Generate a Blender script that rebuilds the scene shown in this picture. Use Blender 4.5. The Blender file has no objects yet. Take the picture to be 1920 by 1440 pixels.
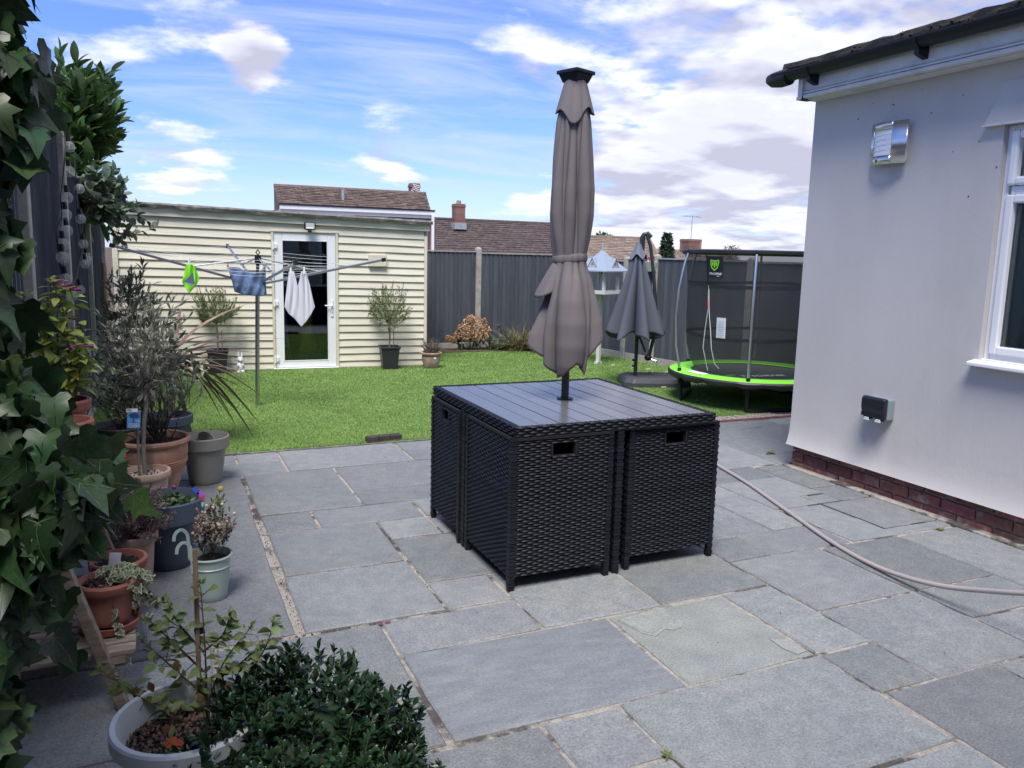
import bpy, bmesh, math, random
import numpy as np
from mathutils import Vector, Matrix, Euler
random.seed(7); RNG = np.random.default_rng(7)
R = math.radians; PI = math.pi
S = bpy.context.scene; C = S.collection

# ------------------------------------------------------------------ camera
cam = bpy.data.objects.new('camera', bpy.data.cameras.new('camera')); C.objects.link(cam); S.camera = cam
cam.data.sensor_width = 36; cam.data.sensor_fit = 'HORIZONTAL'; cam.data.lens = 28.086; cam.data.shift_y = -0.00833
cam.data.clip_start = 0.05; cam.data.clip_end = 2000
cr = Vector((0.9131147, -0.4070243, 0.0235109)); cu = Vector((0.0409137, 0.1488558, 0.9880122)); cf = Vector((0.4056447, 0.9012065, -0.1525753))
cam.matrix_world = Matrix(((cr.x, cu.x, -cf.x, 0), (cr.y, cu.y, -cf.y, 0), (cr.z, cu.z, -cf.z, 1.524), (0, 0, 0, 1)))

# ------------------------------------------------------------------ sky, sun, exposure
SUN = Vector((-0.27, -0.40, 0.88)).normalized()
W = bpy.data.worlds.new('World'); S.world = W; W.use_nodes = True
def build_world():
    nt = W.node_tree; N = nt.nodes; L = nt.links; N.clear()
    def n(t, **k):
        o = N.new(t)
        for a, b in k.items(): setattr(o, a, b)
        return o
    def math_(op, a, b=None, clamp=False):
        m = n('ShaderNodeMath', operation=op, use_clamp=clamp)
        for i, v in enumerate((a, b)):
            if v is None: continue
            if isinstance(v, (int, float)): m.inputs[i].default_value = v
            else: L.new(v, m.inputs[i])
        return m.outputs[0]
    def mapr(v, a, b, c=0., d=1., smooth=True):
        m = n('ShaderNodeMapRange', interpolation_type='SMOOTHSTEP' if smooth else 'LINEAR', clamp=True)
        L.new(v, m.inputs[0])
        for i, x in enumerate((a, b, c, d)): m.inputs[i + 1].default_value = x
        return m.outputs[0]
    tc = n('ShaderNodeTexCoord'); D = tc.outputs['Generated']
    sky = n('ShaderNodeTexSky', sky_type='NISHITA', sun_disc=False)
    sky.sun_elevation = math.asin(SUN.z); sky.sun_rotation = math.atan2(SUN.x, SUN.y)
    sky.air_density = 1.0; sky.dust_density = 0.3; sky.ozone_density = 2.0
    L.new(D, sky.inputs[0]) if sky.inputs else None
    sep = n('ShaderNodeSeparateXYZ'); L.new(D, sep.inputs[0])
    zc = math_('ADD', math_('MAXIMUM', sep.outputs[2], 0.0), 0.16)
    def plane(dz=0.0, sx=1., sy=1., off=(0, 0, 0)):
        z = zc if not dz else math_('ADD', zc, dz)
        cx = n('ShaderNodeCombineXYZ')
        L.new(math_('MULTIPLY', math_('DIVIDE', sep.outputs[0], z), sx), cx.inputs[0])
        L.new(math_('MULTIPLY', math_('DIVIDE', sep.outputs[1], z), sy), cx.inputs[1])
        a = n('ShaderNodeVectorMath', operation='ADD'); L.new(cx.outputs[0], a.inputs[0]); a.inputs[1].default_value = off
        return a.outputs[0]
    def noise(v, scale, detail, rough, dist=0.):
        t = n('ShaderNodeTexNoise'); L.new(v, t.inputs['Vector']); t.inputs['Scale'].default_value = scale
        t.inputs['Detail'].default_value = detail; t.inputs['Roughness'].default_value = rough; t.inputs['Distortion'].default_value = dist
        return t.outputs[0]
    # how cloudy: more to the right of the garden, and a number of single cumulus heads
    dr = n('ShaderNodeVectorMath', operation='DOT_PRODUCT'); L.new(D, dr.inputs[0]); dr.inputs[1].default_value = (0.913, -0.407, 0.0)
    right = dr.outputs['Value']
    bias = mapr(right, -0.25, 0.32, -0.055, 0.15)
    blobs = BLOBS
    wob = noise(plane(), 4.2, 5., .62)
    for d, rad, amp in blobs:
        dd = n('ShaderNodeVectorMath', operation='DISTANCE'); L.new(D, dd.inputs[0]); dd.inputs[1].default_value = d
        q = math_('ADD', dd.outputs['Value'], math_('MULTIPLY', math_('SUBTRACT', wob, .5), rad * 1.3))
        bias = math_('ADD', bias, mapr(q, rad * 1.05, rad * .3, 0.0, amp))
    OFF = (3.1, 1.7, 0.4)
    def dens(dz):
        a = noise(plane(dz, off=OFF), 1.7, 10., .58, .1)
        return math_('ADD', a, bias)
    def soft(dz): return noise(plane(dz, off=OFF), 1.7, 4.5, .5, .1)
    d0 = dens(0.0); mask = mapr(d0, 0.545, 0.70)
    lit = math_('ADD', math_('MULTIPLY', math_('SUBTRACT', soft(0.0), soft(0.03)), 9.0), 0.57, True)
    thick = mapr(d0, .66, .90, 1.0, 0.0)
    lit = math_('MULTIPLY', lit, math_('ADD', math_('MULTIPLY', thick, .35), .65))
    ramp = n('ShaderNodeMix', data_type='RGBA'); L.new(lit, ramp.inputs[0])
    ramp.inputs[6].default_value = CLOUD_DARK; ramp.inputs[7].default_value = CLOUD_LIT
    # thin high cloud
    ci = noise(plane(sx=.55, sy=1.5, off=(1.3, .2, 0)), 1.5, 8., .6, .9)
    ci = mapr(ci, .40, .72, 0., .62)
    cm = n('ShaderNodeMix', data_type='RGBA'); L.new(ci, cm.inputs[0])
    tint = n('ShaderNodeMix', data_type='RGBA', blend_type='MULTIPLY'); tint.inputs[0].default_value = 1
    L.new(sky.outputs[0], tint.inputs[6]); tint.inputs[7].default_value = SKY_TINT
    L.new(tint.outputs[2], cm.inputs[6]); cm.inputs[7].default_value = CIRRUS
    hz = mapr(sep.outputs[2], 0.0, 0.12, .5, 0.0)                       # pale air towards the horizon, all round
    hm = n('ShaderNodeMix', data_type='RGBA'); L.new(hz, hm.inputs[0]); L.new(cm.outputs[2], hm.inputs[6]); hm.inputs[7].default_value = HORIZON
    fm = n('ShaderNodeMix', data_type='RGBA'); L.new(mask, fm.inputs[0]); L.new(hm.outputs[2], fm.inputs[6]); L.new(ramp.outputs[2], fm.inputs[7])
    bg = n('ShaderNodeBackground'); L.new(fm.outputs[2], bg.inputs[0]); bg.inputs[1].default_value = SKY_STRENGTH
    out = n('ShaderNodeOutputWorld'); L.new(bg.outputs[0], out.inputs[0])
SKY_STRENGTH = 0.052
SKY_TINT = (.57, .69, 1.10, 1)
CLOUD_LIT = (5.6, 5.75, 6.5, 1); CLOUD_DARK = (3.3, 3.35, 4.25, 1); CIRRUS = (4.0, 4.5, 6.3, 1); HORIZON = (4.3, 4.9, 6.4, 1)
BLOBS = [((.115, .972, .204), .052, .22), ((.03, .994, .107), .07, .18), ((.27, .957, .106), .045, .16), ((.343, .933, .111), .035, .14), ((.57, .788, .233), .16, .12), ((.70, .66, .22), .16, .12),
         ((.60, .79, .14), .10, .14), ((.51, .855, .08), .09, .14), ((.64, .764, .076), .10, .13), ((.428, .901, .067), .05, .12), ((.011, .998, .06), .04, .12)]
build_world()
sun = bpy.data.objects.new('sun', bpy.data.lights.new('sun', 'SUN')); C.objects.link(sun)
sun.data.energy = 1.5; sun.data.angle = R(26); sun.data.color = (1.0, 0.96, 0.9)
sun.rotation_euler = SUN.to_track_quat('Z', 'Y').to_euler()
S.view_settings.view_transform = 'Standard'; S.view_settings.look = 'None'
S.view_settings.exposure = 1.85; S.view_settings.gamma = 1; S.view_settings.use_curve_mapping = False
S.cycles.max_bounces = 6; S.cycles.transparent_max_bounces = 16

# ------------------------------------------------------------------ materials
MATS = {}
def mat(name, col, rough=.7, var=.12, scale=6., bump=0., bscale=None, metal=0., spec=.5, rnd=0., leaf=False, trans=0., col2=None, c2=(.5, .65), c2scale=3., vec=(1, 1, 1), coat=0., detail=5., hue=0., fine=0., fscale=260.):
    """principled surface: noise-varied base colour, optional second colour in patches, per-object/per-island variation, noise relief"""
    if name in MATS: return MATS[name]
    m = bpy.data.materials.new(name); m.use_nodes = True; MATS[name] = m
    nt = m.node_tree; N = nt.nodes; L = nt.links; b = N['Principled BSDF']
    tc = N.new('ShaderNodeTexCoord'); mp = N.new('ShaderNodeMapping'); mp.inputs['Scale'].default_value = vec
    L.new(tc.outputs['Object'], mp.inputs[0])
    oi = N.new('ShaderNodeObjectInfo')
    ad = N.new('ShaderNodeVectorMath'); ad.operation = 'ADD'; sc = N.new('ShaderNodeVectorMath'); sc.operation = 'SCALE'
    cb = N.new('ShaderNodeCombineXYZ')
    for i in range(3): L.new(oi.outputs['Random'], cb.inputs[i])
    L.new(cb.outputs[0], sc.inputs[0]); sc.inputs['Scale'].default_value = 37.
    L.new(mp.outputs[0], ad.inputs[0]); L.new(sc.outputs[0], ad.inputs[1]); V = ad.outputs[0]
    nz = N.new('ShaderNodeTexNoise'); nz.inputs['Scale'].default_value = scale; nz.inputs['Detail'].default_value = detail; nz.inputs['Roughness'].default_value = .6
    L.new(V, nz.inputs['Vector'])
    mr = N.new('ShaderNodeMapRange'); mr.inputs[1].default_value = .3; mr.inputs[2].default_value = .7
    mr.inputs[3].default_value = 1 - var; mr.inputs[4].default_value = 1 + var; L.new(nz.outputs[0], mr.inputs[0])
    val = mr.outputs[0]
    if fine:
        nf = N.new('ShaderNodeTexNoise'); nf.inputs['Scale'].default_value = fscale; nf.inputs['Detail'].default_value = 3; nf.inputs['Roughness'].default_value = .7; L.new(V, nf.inputs['Vector'])
        mf = N.new('ShaderNodeMapRange'); mf.inputs[1].default_value = .3; mf.inputs[2].default_value = .7; mf.inputs[3].default_value = 1 - fine; mf.inputs[4].default_value = 1 + fine; L.new(nf.outputs[0], mf.inputs[0])
        mm = N.new('ShaderNodeMath'); mm.operation = 'MULTIPLY'; L.new(mf.outputs[0], mm.inputs[0]); L.new(val, mm.inputs[1]); val = mm.outputs[0]
    base = None
    if col2 is not None:
        n2 = N.new('ShaderNodeTexNoise'); n2.inputs['Scale'].default_value = c2scale; n2.inputs['Detail'].default_value = 6; n2.inputs['Roughness'].default_value = .65
        L.new(V, n2.inputs['Vector'])
        m2 = N.new('ShaderNodeMapRange'); m2.inputs[1].default_value = c2[0]; m2.inputs[2].default_value = c2[1]; L.new(n2.outputs[0], m2.inputs[0])
        mx = N.new('ShaderNodeMix'); mx.data_type = 'RGBA'; L.new(m2.outputs[0], mx.inputs[0])
        mx.inputs[6].default_value = (*col, 1); mx.inputs[7].default_value = (*col2, 1); base = mx.outputs[2]
    hsv = N.new('ShaderNodeHueSaturation'); hsv.inputs['Color'].default_value = (*col, 1)
    if base: L.new(base, hsv.inputs['Color'])
    if rnd or hue:
        gi = N.new('ShaderNodeNewGeometry'); a = N.new('ShaderNodeMath'); a.operation = 'ADD'
        L.new(oi.outputs['Random'], a.inputs[0]); L.new(gi.outputs['Random Per Island'], a.inputs[1])
        fr = N.new('ShaderNodeMath'); fr.operation = 'FRACT'; L.new(a.outputs[0], fr.inputs[0])
        rr = N.new('ShaderNodeMapRange'); rr.inputs[3].default_value = 1 - rnd; rr.inputs[4].default_value = 1 + rnd; L.new(fr.outputs[0], rr.inputs[0])
        mu = N.new('ShaderNodeMath'); mu.operation = 'MULTIPLY'; L.new(rr.outputs[0], mu.inputs[0]); L.new(val, mu.inputs[1])
        L.new(mu.outputs[0], hsv.inputs['Value'])
        if hue:
            f2 = N.new('ShaderNodeMath'); f2.operation = 'MULTIPLY'; f2.inputs[1].default_value = 7.31; L.new(fr.outputs[0], f2.inputs[0])
            f3 = N.new('ShaderNodeMath'); f3.operation = 'FRACT'; L.new(f2.outputs[0], f3.inputs[0])
            hr = N.new('ShaderNodeMapRange'); hr.inputs[3].default_value = .5 - hue; hr.inputs[4].default_value = .5 + hue; L.new(f3.outputs[0], hr.inputs[0])
            L.new(hr.outputs[0], hsv.inputs['Hue'])
    else:
        L.new(val, hsv.inputs['Value'])
    L.new(hsv.outputs[0], b.inputs['Base Color'])
    b.inputs['Roughness'].default_value = rough; b.inputs['Metallic'].default_value = metal; b.inputs['Specular IOR Level'].default_value = spec
    if coat: b.inputs['Coat Weight'].default_value = coat; b.inputs['Coat Roughness'].default_value = .2
    if bump:
        bn = N.new('ShaderNodeTexNoise'); bn.inputs['Scale'].default_value = bscale or scale * 4; bn.inputs['Detail'].default_value = 6; bn.inputs['Roughness'].default_value = .65
        L.new(V, bn.inputs['Vector'])
        bp = N.new('ShaderNodeBump'); bp.inputs['Strength'].default_value = 1.; bp.inputs['Distance'].default_value = bump
        L.new(bn.outputs[0], bp.inputs['Height']); L.new(bp.outputs[0], b.inputs['Normal'])
    if trans:
        tl = N.new('ShaderNodeBsdfTranslucent'); L.new(hsv.outputs[0], tl.inputs['Color'])
        ms = N.new('ShaderNodeMixShader'); ms.inputs[0].default_value = trans
        o = N['Material Output']; L.new(b.outputs[0], ms.inputs[1]); L.new(tl.outputs[0], ms.inputs[2]); L.new(ms.outputs[0], o.inputs[0])
    return m
def glass_mat(name, tint=(1, 1, 1), opac=0.0, rough=0.):
    if name in MATS: return MATS[name]
    m = bpy.data.materials.new(name); m.use_nodes = True; MATS[name] = m; nt = m.node_tree; N = nt.nodes; L = nt.links
    N.remove(N['Principled BSDF'])
    g = N.new('ShaderNodeBsdfGlossy'); g.inputs['Roughness'].default_value = rough; t = N.new('ShaderNodeBsdfTransparent'); t.inputs[0].default_value = (*tint, 1)
    f = N.new('ShaderNodeFresnel'); f.inputs[0].default_value = 1.6
    a = N.new('ShaderNodeMath'); a.operation = 'ADD'; a.inputs[1].default_value = opac; L.new(f.outputs[0], a.inputs[0])
    ms = N.new('ShaderNodeMixShader'); L.new(a.outputs[0], ms.inputs[0]); L.new(t.outputs[0], ms.inputs[1]); L.new(g.outputs[0], ms.inputs[2])
    L.new(ms.outputs[0], N['Material Output'].inputs[0]); return m
def net_mat(name, col, cover):
    if name in MATS: return MATS[name]
    m = bpy.data.materials.new(name); m.use_nodes = True; MATS[name] = m; nt = m.node_tree; N = nt.nodes; L = nt.links
    b = N['Principled BSDF']; b.inputs['Base Color'].default_value = (*col, 1); b.inputs['Roughness'].default_value = .8
    t = N.new('ShaderNodeBsdfTransparent'); ms = N.new('ShaderNodeMixShader'); ms.inputs[0].default_value = cover
    L.new(t.outputs[0], ms.inputs[1]); L.new(b.outputs[0], ms.inputs[2]); L.new(ms.outputs[0], N['Material Output'].inputs[0]); return m

# ------------------------------------------------------------------ mesh helpers
def frame(d, up=(0, 0, 1)):
    d = Vector(d).normalized(); u = Vector(up)
    x = d.cross(u)
    if x.length < 1e-4: x = d.cross(Vector((1, 0, 0)))
    x.normalize(); return x, d, x.cross(d)
class MB:
    def __init__(s): s.v = []; s.f = []
    def add(s, v, f):
        k = len(s.v); s.v.extend([tuple(p) for p in v]); s.f.extend([tuple(i + k for i in q) for q in f]); return s
    def hexa(s, p):
        return s.add(p, [(0, 3, 2, 1), (4, 5, 6, 7), (0, 1, 5, 4), (1, 2, 6, 5), (2, 3, 7, 6), (3, 0, 4, 7)])
    def box(s, x0, x1, y0, y1, z0, z1):
        return s.hexa([(x0, y0, z0), (x1, y0, z0), (x1, y1, z0), (x0, y1, z0), (x0, y0, z1), (x1, y0, z1), (x1, y1, z1), (x0, y1, z1)])
    def beam(s, a, b, w, h, up=(0, 0, 1), w2=None, h2=None):
        a = Vector(a); b = Vector(b); x, d, z = frame(b - a, up); w2 = w if w2 is None else w2; h2 = h if h2 is None else h2
        P = [a - x * w / 2 - z * h / 2, a + x * w / 2 - z * h / 2, b + x * w2 / 2 - z * h2 / 2, b - x * w2 / 2 - z * h2 / 2,
             a - x * w / 2 + z * h / 2, a + x * w / 2 + z * h / 2, b + x * w2 / 2 + z * h2 / 2, b - x * w2 / 2 + z * h2 / 2]
        return s.hexa(P)
    def tube(s, pts, r, n=8, cap=True, closed=False):
        pts = [Vector(p) for p in pts]; m = len(pts); k = len(s.v)
        rs = r if hasattr(r, '__len__') else [r] * m; x = None
        for i, p in enumerate(pts):
            if closed: d = pts[(i + 1) % m] - pts[i - 1]
            else: d = pts[min(i + 1, m - 1)] - pts[max(i - 1, 0)]
            d = d.normalized() if d.length > 1e-9 else Vector((0, 0, 1))
            if x is None: x = frame(d)[0]
            x = (x - d * x.dot(d)); x = x.normalized() if x.length > 1e-6 else frame(d)[0]
            y = d.cross(x)
            for j in range(n):
                a = 2 * PI * j / n; s.v.append(tuple(p + (x * math.cos(a) + y * math.sin(a)) * rs[i]))
        for i in range(m if closed else m - 1):
            for j in range(n):
                a = k + i * n + j; b = k + i * n + (j + 1) % n; q = (i + 1) % m; s.f.append((a, b, k + q * n + (j + 1) % n, k + q * n + j))
        if cap and not closed:
            s.f.append(tuple(k + j for j in range(n))[::-1]); s.f.append(tuple(k + (m - 1) * n + j for j in range(n)))
        return s
    def lathe(s, prof, n=24, c=(0, 0, 0), sx=1, sy=1):
        k = len(s.v); m = len(prof)
        for r, z in prof:
            for j in range(n):
                a = 2 * PI * j / n; s.v.append((c[0] + r * sx * math.cos(a), c[1] + r * sy * math.sin(a), c[2] + z))
        for i in range(m - 1):
            for j in range(n): s.f.append((k + i * n + j, k + i * n + (j + 1) % n, k + (i + 1) * n + (j + 1) % n, k + (i + 1) * n + j))
        return s
    def disc(s, r, z, n=24, c=(0, 0, 0), sx=1, sy=1):
        return s.add([(c[0] + r * sx * math.cos(2 * PI * j / n), c[1] + r * sy * math.sin(2 * PI * j / n), c[2] + z) for j in range(n)], [tuple(range(n))])
    def prism(s, poly, z0, z1):
        n = len(poly); return s.add([(x, y, z0) for x, y in poly] + [(x, y, z1) for x, y in poly],
            [tuple(range(n))[::-1], tuple(range(n, 2 * n))] + [(i, (i + 1) % n, n + (i + 1) % n, n + i) for i in range(n)])
    def sheet(s, g, closed=False):
        m = len(g); n = len(g[0]); k = len(s.v)
        for row in g: s.v.extend([tuple(p) for p in row])
        for i in range(m - 1):
            for j in range(n if closed else n - 1):
                a = k + i * n + j; b = k + i * n + (j + 1) % n; s.f.append((a, b, k + (i + 1) * n + (j + 1) % n, k + (i + 1) * n + j))
        return s
    def ball(s, c, r, n=8, m=6, sc=(1, 1, 1)):
        return s.sheet([[(c[0] + r * sc[0] * math.sin(PI * i / m) * math.cos(2 * PI * j / n), c[1] + r * sc[1] * math.sin(PI * i / m) * math.sin(2 * PI * j / n), c[2] - r * sc[2] * math.cos(PI * i / m)) for j in range(n)] for i in range(m + 1)], True)
    def xf(s, M):
        s.v = [tuple(M @ Vector(p)) for p in s.v]; return s
def mesh_of(name, v, f, m, smooth=False):
    me = bpy.data.meshes.new(name); me.from_pydata(v, [], f); me.validate(clean_customdata=False)
    if m: me.materials.append(m)
    if smooth: me.polygons.foreach_set('use_smooth', [True] * len(me.polygons))
    me.update(); return me
def link(name, me, parent=None, loc=None, rot=None):
    o = bpy.data.objects.new(name, me); C.objects.link(o)
    if parent: o.parent = parent
    if loc is not None: o.location = loc
    if rot is not None: o.rotation_euler = rot
    return o
def tag(o, label=None, cat=None, group=None, kind=None):
    for k, v in (('label', label), ('category', cat), ('group', group), ('kind', kind)):
        if v: o[k] = v
    return o
def thing(name, label, cat, loc=(0, 0, 0), rz=0, group=None):
    o = bpy.data.objects.new(name, None); C.objects.link(o); o.location = loc; o.rotation_euler = (0, 0, rz); o.empty_display_size = .1
    return tag(o, label, cat, group)
def part(name, mb, m, parent=None, smooth=False, bevel=0, kind=None, loc=None, rot=None, label=None, segs=2):
    me = mesh_of(name, mb.v, mb.f, m, smooth)
    if smooth:
        try: me.set_sharp_from_angle(angle=R(40))
        except Exception: pass
    o = link(name, me, parent, loc, rot)
    if bevel:
        b = o.modifiers.new('bevel', 'BEVEL'); b.width = bevel; b.segments = segs; b.limit_method = 'ANGLE'; b.angle_limit = R(35)
    if kind: o['kind'] = kind
    if label: o['label'] = label
    return o
def np_mesh(name, V, F, m, parent=None, kind='stuff', smooth=False):
    """V (n,3), F (k,3|4) arrays -> one object"""
    me = bpy.data.meshes.new(name); n = F.shape[1]; k = len(F)
    me.vertices.add(len(V)); me.vertices.foreach_set('co', V.astype(np.float32).ravel())
    me.loops.add(k * n); me.loops.foreach_set('vertex_index', F.astype(np.int32).ravel())
    me.polygons.add(k); me.polygons.foreach_set('loop_start', np.arange(0, k * n, n, dtype=np.int32)); me.polygons.foreach_set('loop_total', np.full(k, n, dtype=np.int32))
    if smooth: me.polygons.foreach_set('use_smooth', [True] * k)
    me.update(calc_edges=True); me.materials.append(m)
    o = link(name, me, parent)
    if kind: o['kind'] = kind
    return o
def dup(root, label=None, loc=None, rz=None, group=None):
    r = root.copy(); C.objects.link(r)
    if loc is not None: r.location = loc
    if rz is not None: r.rotation_euler = (0, 0, rz)
    if label: r['label'] = label
    if group: r['group'] = group
    for ch in list(root.children):
        c = ch.copy(); C.objects.link(c); c.parent = r
        for g in list(ch.children):
            d = g.copy(); C.objects.link(d); d.parent = c
    return r
def text_mesh(s, size, m, parent, M, name='lettering', ex=.0004, shear=0., sx=1.):
    cu_ = bpy.data.curves.new('t', 'FONT'); cu_.body = s; cu_.size = size; cu_.extrude = ex; cu_.align_x = 'CENTER'; cu_.align_y = 'CENTER'; cu_.shear = shear
    o = bpy.data.objects.new('t', cu_); C.objects.link(o); bpy.context.view_layer.update()
    me = bpy.data.meshes.new_from_object(o.evaluated_get(bpy.context.evaluated_depsgraph_get())); bpy.data.objects.remove(o); bpy.data.curves.remove(cu_)
    me.transform(M @ Matrix.Diagonal((sx, 1, 1, 1))); me.materials.clear(); me.materials.append(m); return link(name, me, parent)

# ------------------------------------------------------------------ leaves
def leaf_blade(ws, fold=.15, curl=.2, wave=0., tip=True):
    """long leaf: half widths ws at even steps from stalk to tip; length 1 along +Y, face +Z"""
    n = len(ws); V = []; F = []
    for i, w in enumerate(ws):
        y = i / (n - 1); z = -curl * y * y; e = wave * math.sin(i * 2.1)
        V += [(-w, y, z + fold * w + e), (0, y, z), (w, y, z + fold * w - e)]
    for i in range(n - 1):
        a = 3 * i; F += [(a, a + 1, a + 4, a + 3), (a + 1, a + 2, a + 5, a + 4)]
    return np.array(V), F
def leaf_ivy(lob=1., curl=.2, fold=.12, asym=0.):
    out = [(0, 0), (.22, -.16), (.42, -.12), (.5, .08), (.36, .2), (.6 * lob, .46), (.28, .5), (.2, .66), (0, 1.0), (-.2, .66), (-.28, .5), (-.6 * lob, .46), (-.36, .2), (-.5, .08), (-.42, -.12), (-.22, -.16)]
    mids = [(0, .22), (0, .55)]; P = [(x + asym * y * y, y) for x, y in out + mids]
    V = np.array([(x, y, -curl * y * abs(y) - .35 * curl * x * x + fold * abs(x)) for x, y in P]); c0, c1 = 16, 17
    F = [(c0, 0, 1), (c0, 1, 2), (c0, 2, 3), (c0, 3, 4), (c0, 4, 5), (c0, 5, 6, c1), (c1, 6, 7), (c1, 7, 8), (c1, 8, 9), (c1, 9, 10), (c1, 10, 11, c0), (c0, 11, 12), (c0, 12, 13), (c0, 13, 14), (c0, 14, 15), (c0, 15, 0)]
    F = [f[::-1] for f in F]; return V, F
VEINS = [(0, 1.0), (.58, .46), (-.58, .46), (.42, -.08), (-.42, -.08)]
def lmat(pos, d, up, size, roll=0.):
    d = Vector(d).normalized(); u = Vector(up); x = d.cross(u)
    if x.length < 1e-3: x = d.cross(Vector((1, .3, .2)))
    x.normalize(); z = x.cross(d); c, s_ = math.cos(roll), math.sin(roll); x, z = x * c + z * s_, z * c - x * s_
    p = Vector(pos)
    return Matrix(((x.x * size, d.x * size, z.x * size, p.x), (x.y * size, d.y * size, z.y * size, p.y), (x.z * size, d.z * size, z.z * size, p.z), (0, 0, 0, 1)))
CAMP = Vector((0, 0, 1.524))
def leafset(parent, shapes, mats, m, maxparts=0, name='leaf', rest='foliage', smooth=True):
    """the leaves that show largest become parts sharing mesh data, the others one joined part"""
    W_ = parent.matrix_basis
    order = sorted(range(len(mats)), key=lambda i: -(mats[i].col[1].to_3d().length / ((W_ @ mats[i].translation) - CAMP).length))
    keep = set(order[:maxparts])
    ms = m if isinstance(m, list) else [m]; m = ms[0]; mes = []
    for q in (shapes if maxparts else []):
        me = mesh_of(name, [tuple(p) for p in q[0]], q[1], m, smooth)
        for x in ms[1:]: me.materials.append(x)
        if len(q) > 2: me.polygons.foreach_set('material_index', q[2])
        mes.append(me)
    tri = []
    for q in shapes:
        v, f = q[0], q[1]
        T = []
        for q in f: T += [q] if len(q) == 3 else [(q[0], q[1], q[2]), (q[0], q[2], q[3])]
        tri.append(np.array(T))
    Vs = []; Fs = []; k = 0
    for i, M in enumerate(mats):
        j = i % len(shapes)
        if i in keep:
            o = bpy.data.objects.new(name, mes[j]); C.objects.link(o); o.parent = parent; o.matrix_basis = M
        else:
            A = np.array(M); v = shapes[j][0] @ A[:3, :3].T + A[:3, 3]; Vs.append(v); Fs.append(tri[j] + k); k += len(v)
    if Vs: np_mesh(rest, np.concatenate(Vs), np.concatenate(Fs), m, parent, 'stuff', smooth)
def rv(s=1.): return Vector((random.gauss(0, s), random.gauss(0, s), random.gauss(0, s)))
def curve(a, b, sag=0., n=6, jit=0., bend=None):
    a = Vector(a); b = Vector(b); P = []
    for i in range(n + 1):
        t = i / n; p = a.lerp(b, t) + Vector((0, 0, -sag * 4 * t * (1 - t)))
        if bend is not None: p += Vector(bend) * (4 * t * (1 - t))
        if jit and 0 < i < n: p += rv(jit)
        P.append(p)
    return P
def bez(p0, p1, p2, n=8):
    p0, p1, p2 = Vector(p0), Vector(p1), Vector(p2)
    return [p0 * (1 - t) ** 2 + p1 * 2 * t * (1 - t) + p2 * t * t for t in [i / n for i in range(n + 1)]]
# ------------------------------------------------------------------ materials in use
slate = mat('slate', (.182, .191, .201), .58, .12, 16, .0034, 60, rnd=.19, hue=.045, col2=(.212, .218, .212), c2=(.40, .70), c2scale=3.2, spec=.4, fine=.34, fscale=120)
slate_green = mat('slate_green', (.235, .247, .232), .66, .12, 7, .003, 30, rnd=.06, col2=(.19, .205, .22), c2=(.5, .7), c2scale=2.5, fine=.3, fscale=120)
slate_blue = mat('slate_blue', (.168, .181, .200), .6, .10, 12, .002, 40, rnd=.05, col2=(.20, .212, .222), c2=(.46, .66), c2scale=9, vec=(.7, 2., 1), fine=.32, fscale=120)
mortar = mat('mortar', (.315, .285, .25), .95, .25, 30, .005, 120, col2=(.075, .065, .06), c2=(.49, .58), c2scale=4.2, fine=.3, fscale=150)
earth = mat('earth', (.09, .065, .045), 1, .35, 14, .01, 60)
grassm = mat('grass_blade', (.24, .375, .112), .8, .15, 3, rnd=.38, hue=.025, trans=.25, spec=.12)
turf = mat('turf', (.14, .21, .06), .95, .3, 30, .006, 200)
gravel = mat('gravel', (.33, .29, .26), .9, .3, 40, .006, 160, col2=(.16, .13, .12), c2=(.45, .6), c2scale=60)
render = mat('render', (.515, .495, .485), .92, .045, 1.8, .0014, 60, col2=(.45, .435, .425), c2=(.5, .8), c2scale=1.1, spec=.2, vec=(1, 1, .45), fine=.025, fscale=120)
brick = mat('brick', (.165, .066, .058), .9, .3, 16, .003, 70, rnd=.3, hue=.02, col2=(.27, .22, .19), c2=(.50, .70), c2scale=9, fine=.2)
mortar_grey = mat('mortar_grey', (.30, .27, .24), .95, .2, 20, .003, 80)
felt = mat('mossy_felt', (.022, .021, .020), .95, .4, 14, .008, 40, col2=(.05, .040, .024), c2=(.54, .68), c2scale=7)
blackp = mat('black_plastic', (.013, .014, .017), .45, .1, 8, spec=.3)
whitep = mat('white_plastic', (.78, .79, .80), .3, .03, 5)
whited = mat('weathered_white', (.60, .60, .59), .6, .10, 8, .0006, 60, col2=(.42, .41, .39), c2=(.58, .75), c2scale=6)
cream = mat('cream_boards', (.655, .615, .495), .72, .07, 4, .0012, 40, rnd=.055, col2=(.53, .49, .39), c2=(.56, .8), c2scale=5, vec=(.5, 3, 6))
creamt = mat('cream_trim', (.63, .585, .47), .72, .08, 5, .001, 40, rnd=.04)
feltg = mat('grey_felt', (.13, .125, .115), .95, .35, 18, .006, 60, col2=(.21, .2, .17), c2=(.5, .65), c2scale=12)
fencem = mat('slate_blue_boards', (.066, .073, .090), .8, .18, 5, .0012, 50, rnd=.16, col2=(.10, .108, .125), c2=(.55, .75), c2scale=4, vec=(3, 3, .4))
fencel = mat('weathered_grey_boards', (.105, .115, .14), .85, .2, 5, .0014, 50, rnd=.13, col2=(.17, .175, .19), c2=(.5, .72), c2scale=5, vec=(3, 3, .35))
conc = mat('concrete', (.36, .34, .30), .92, .14, 22, .0025, 120, col2=(.26, .245, .22), c2=(.5, .68), c2scale=7)
glass = glass_mat('window_glass', (.93, .97, .95))
dglass = glass_mat('door_glass', (.84, .90, .87), .055)
darkroom = mat('dark_lining', (.035, .04, .045), .9, .2, 3)
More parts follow.
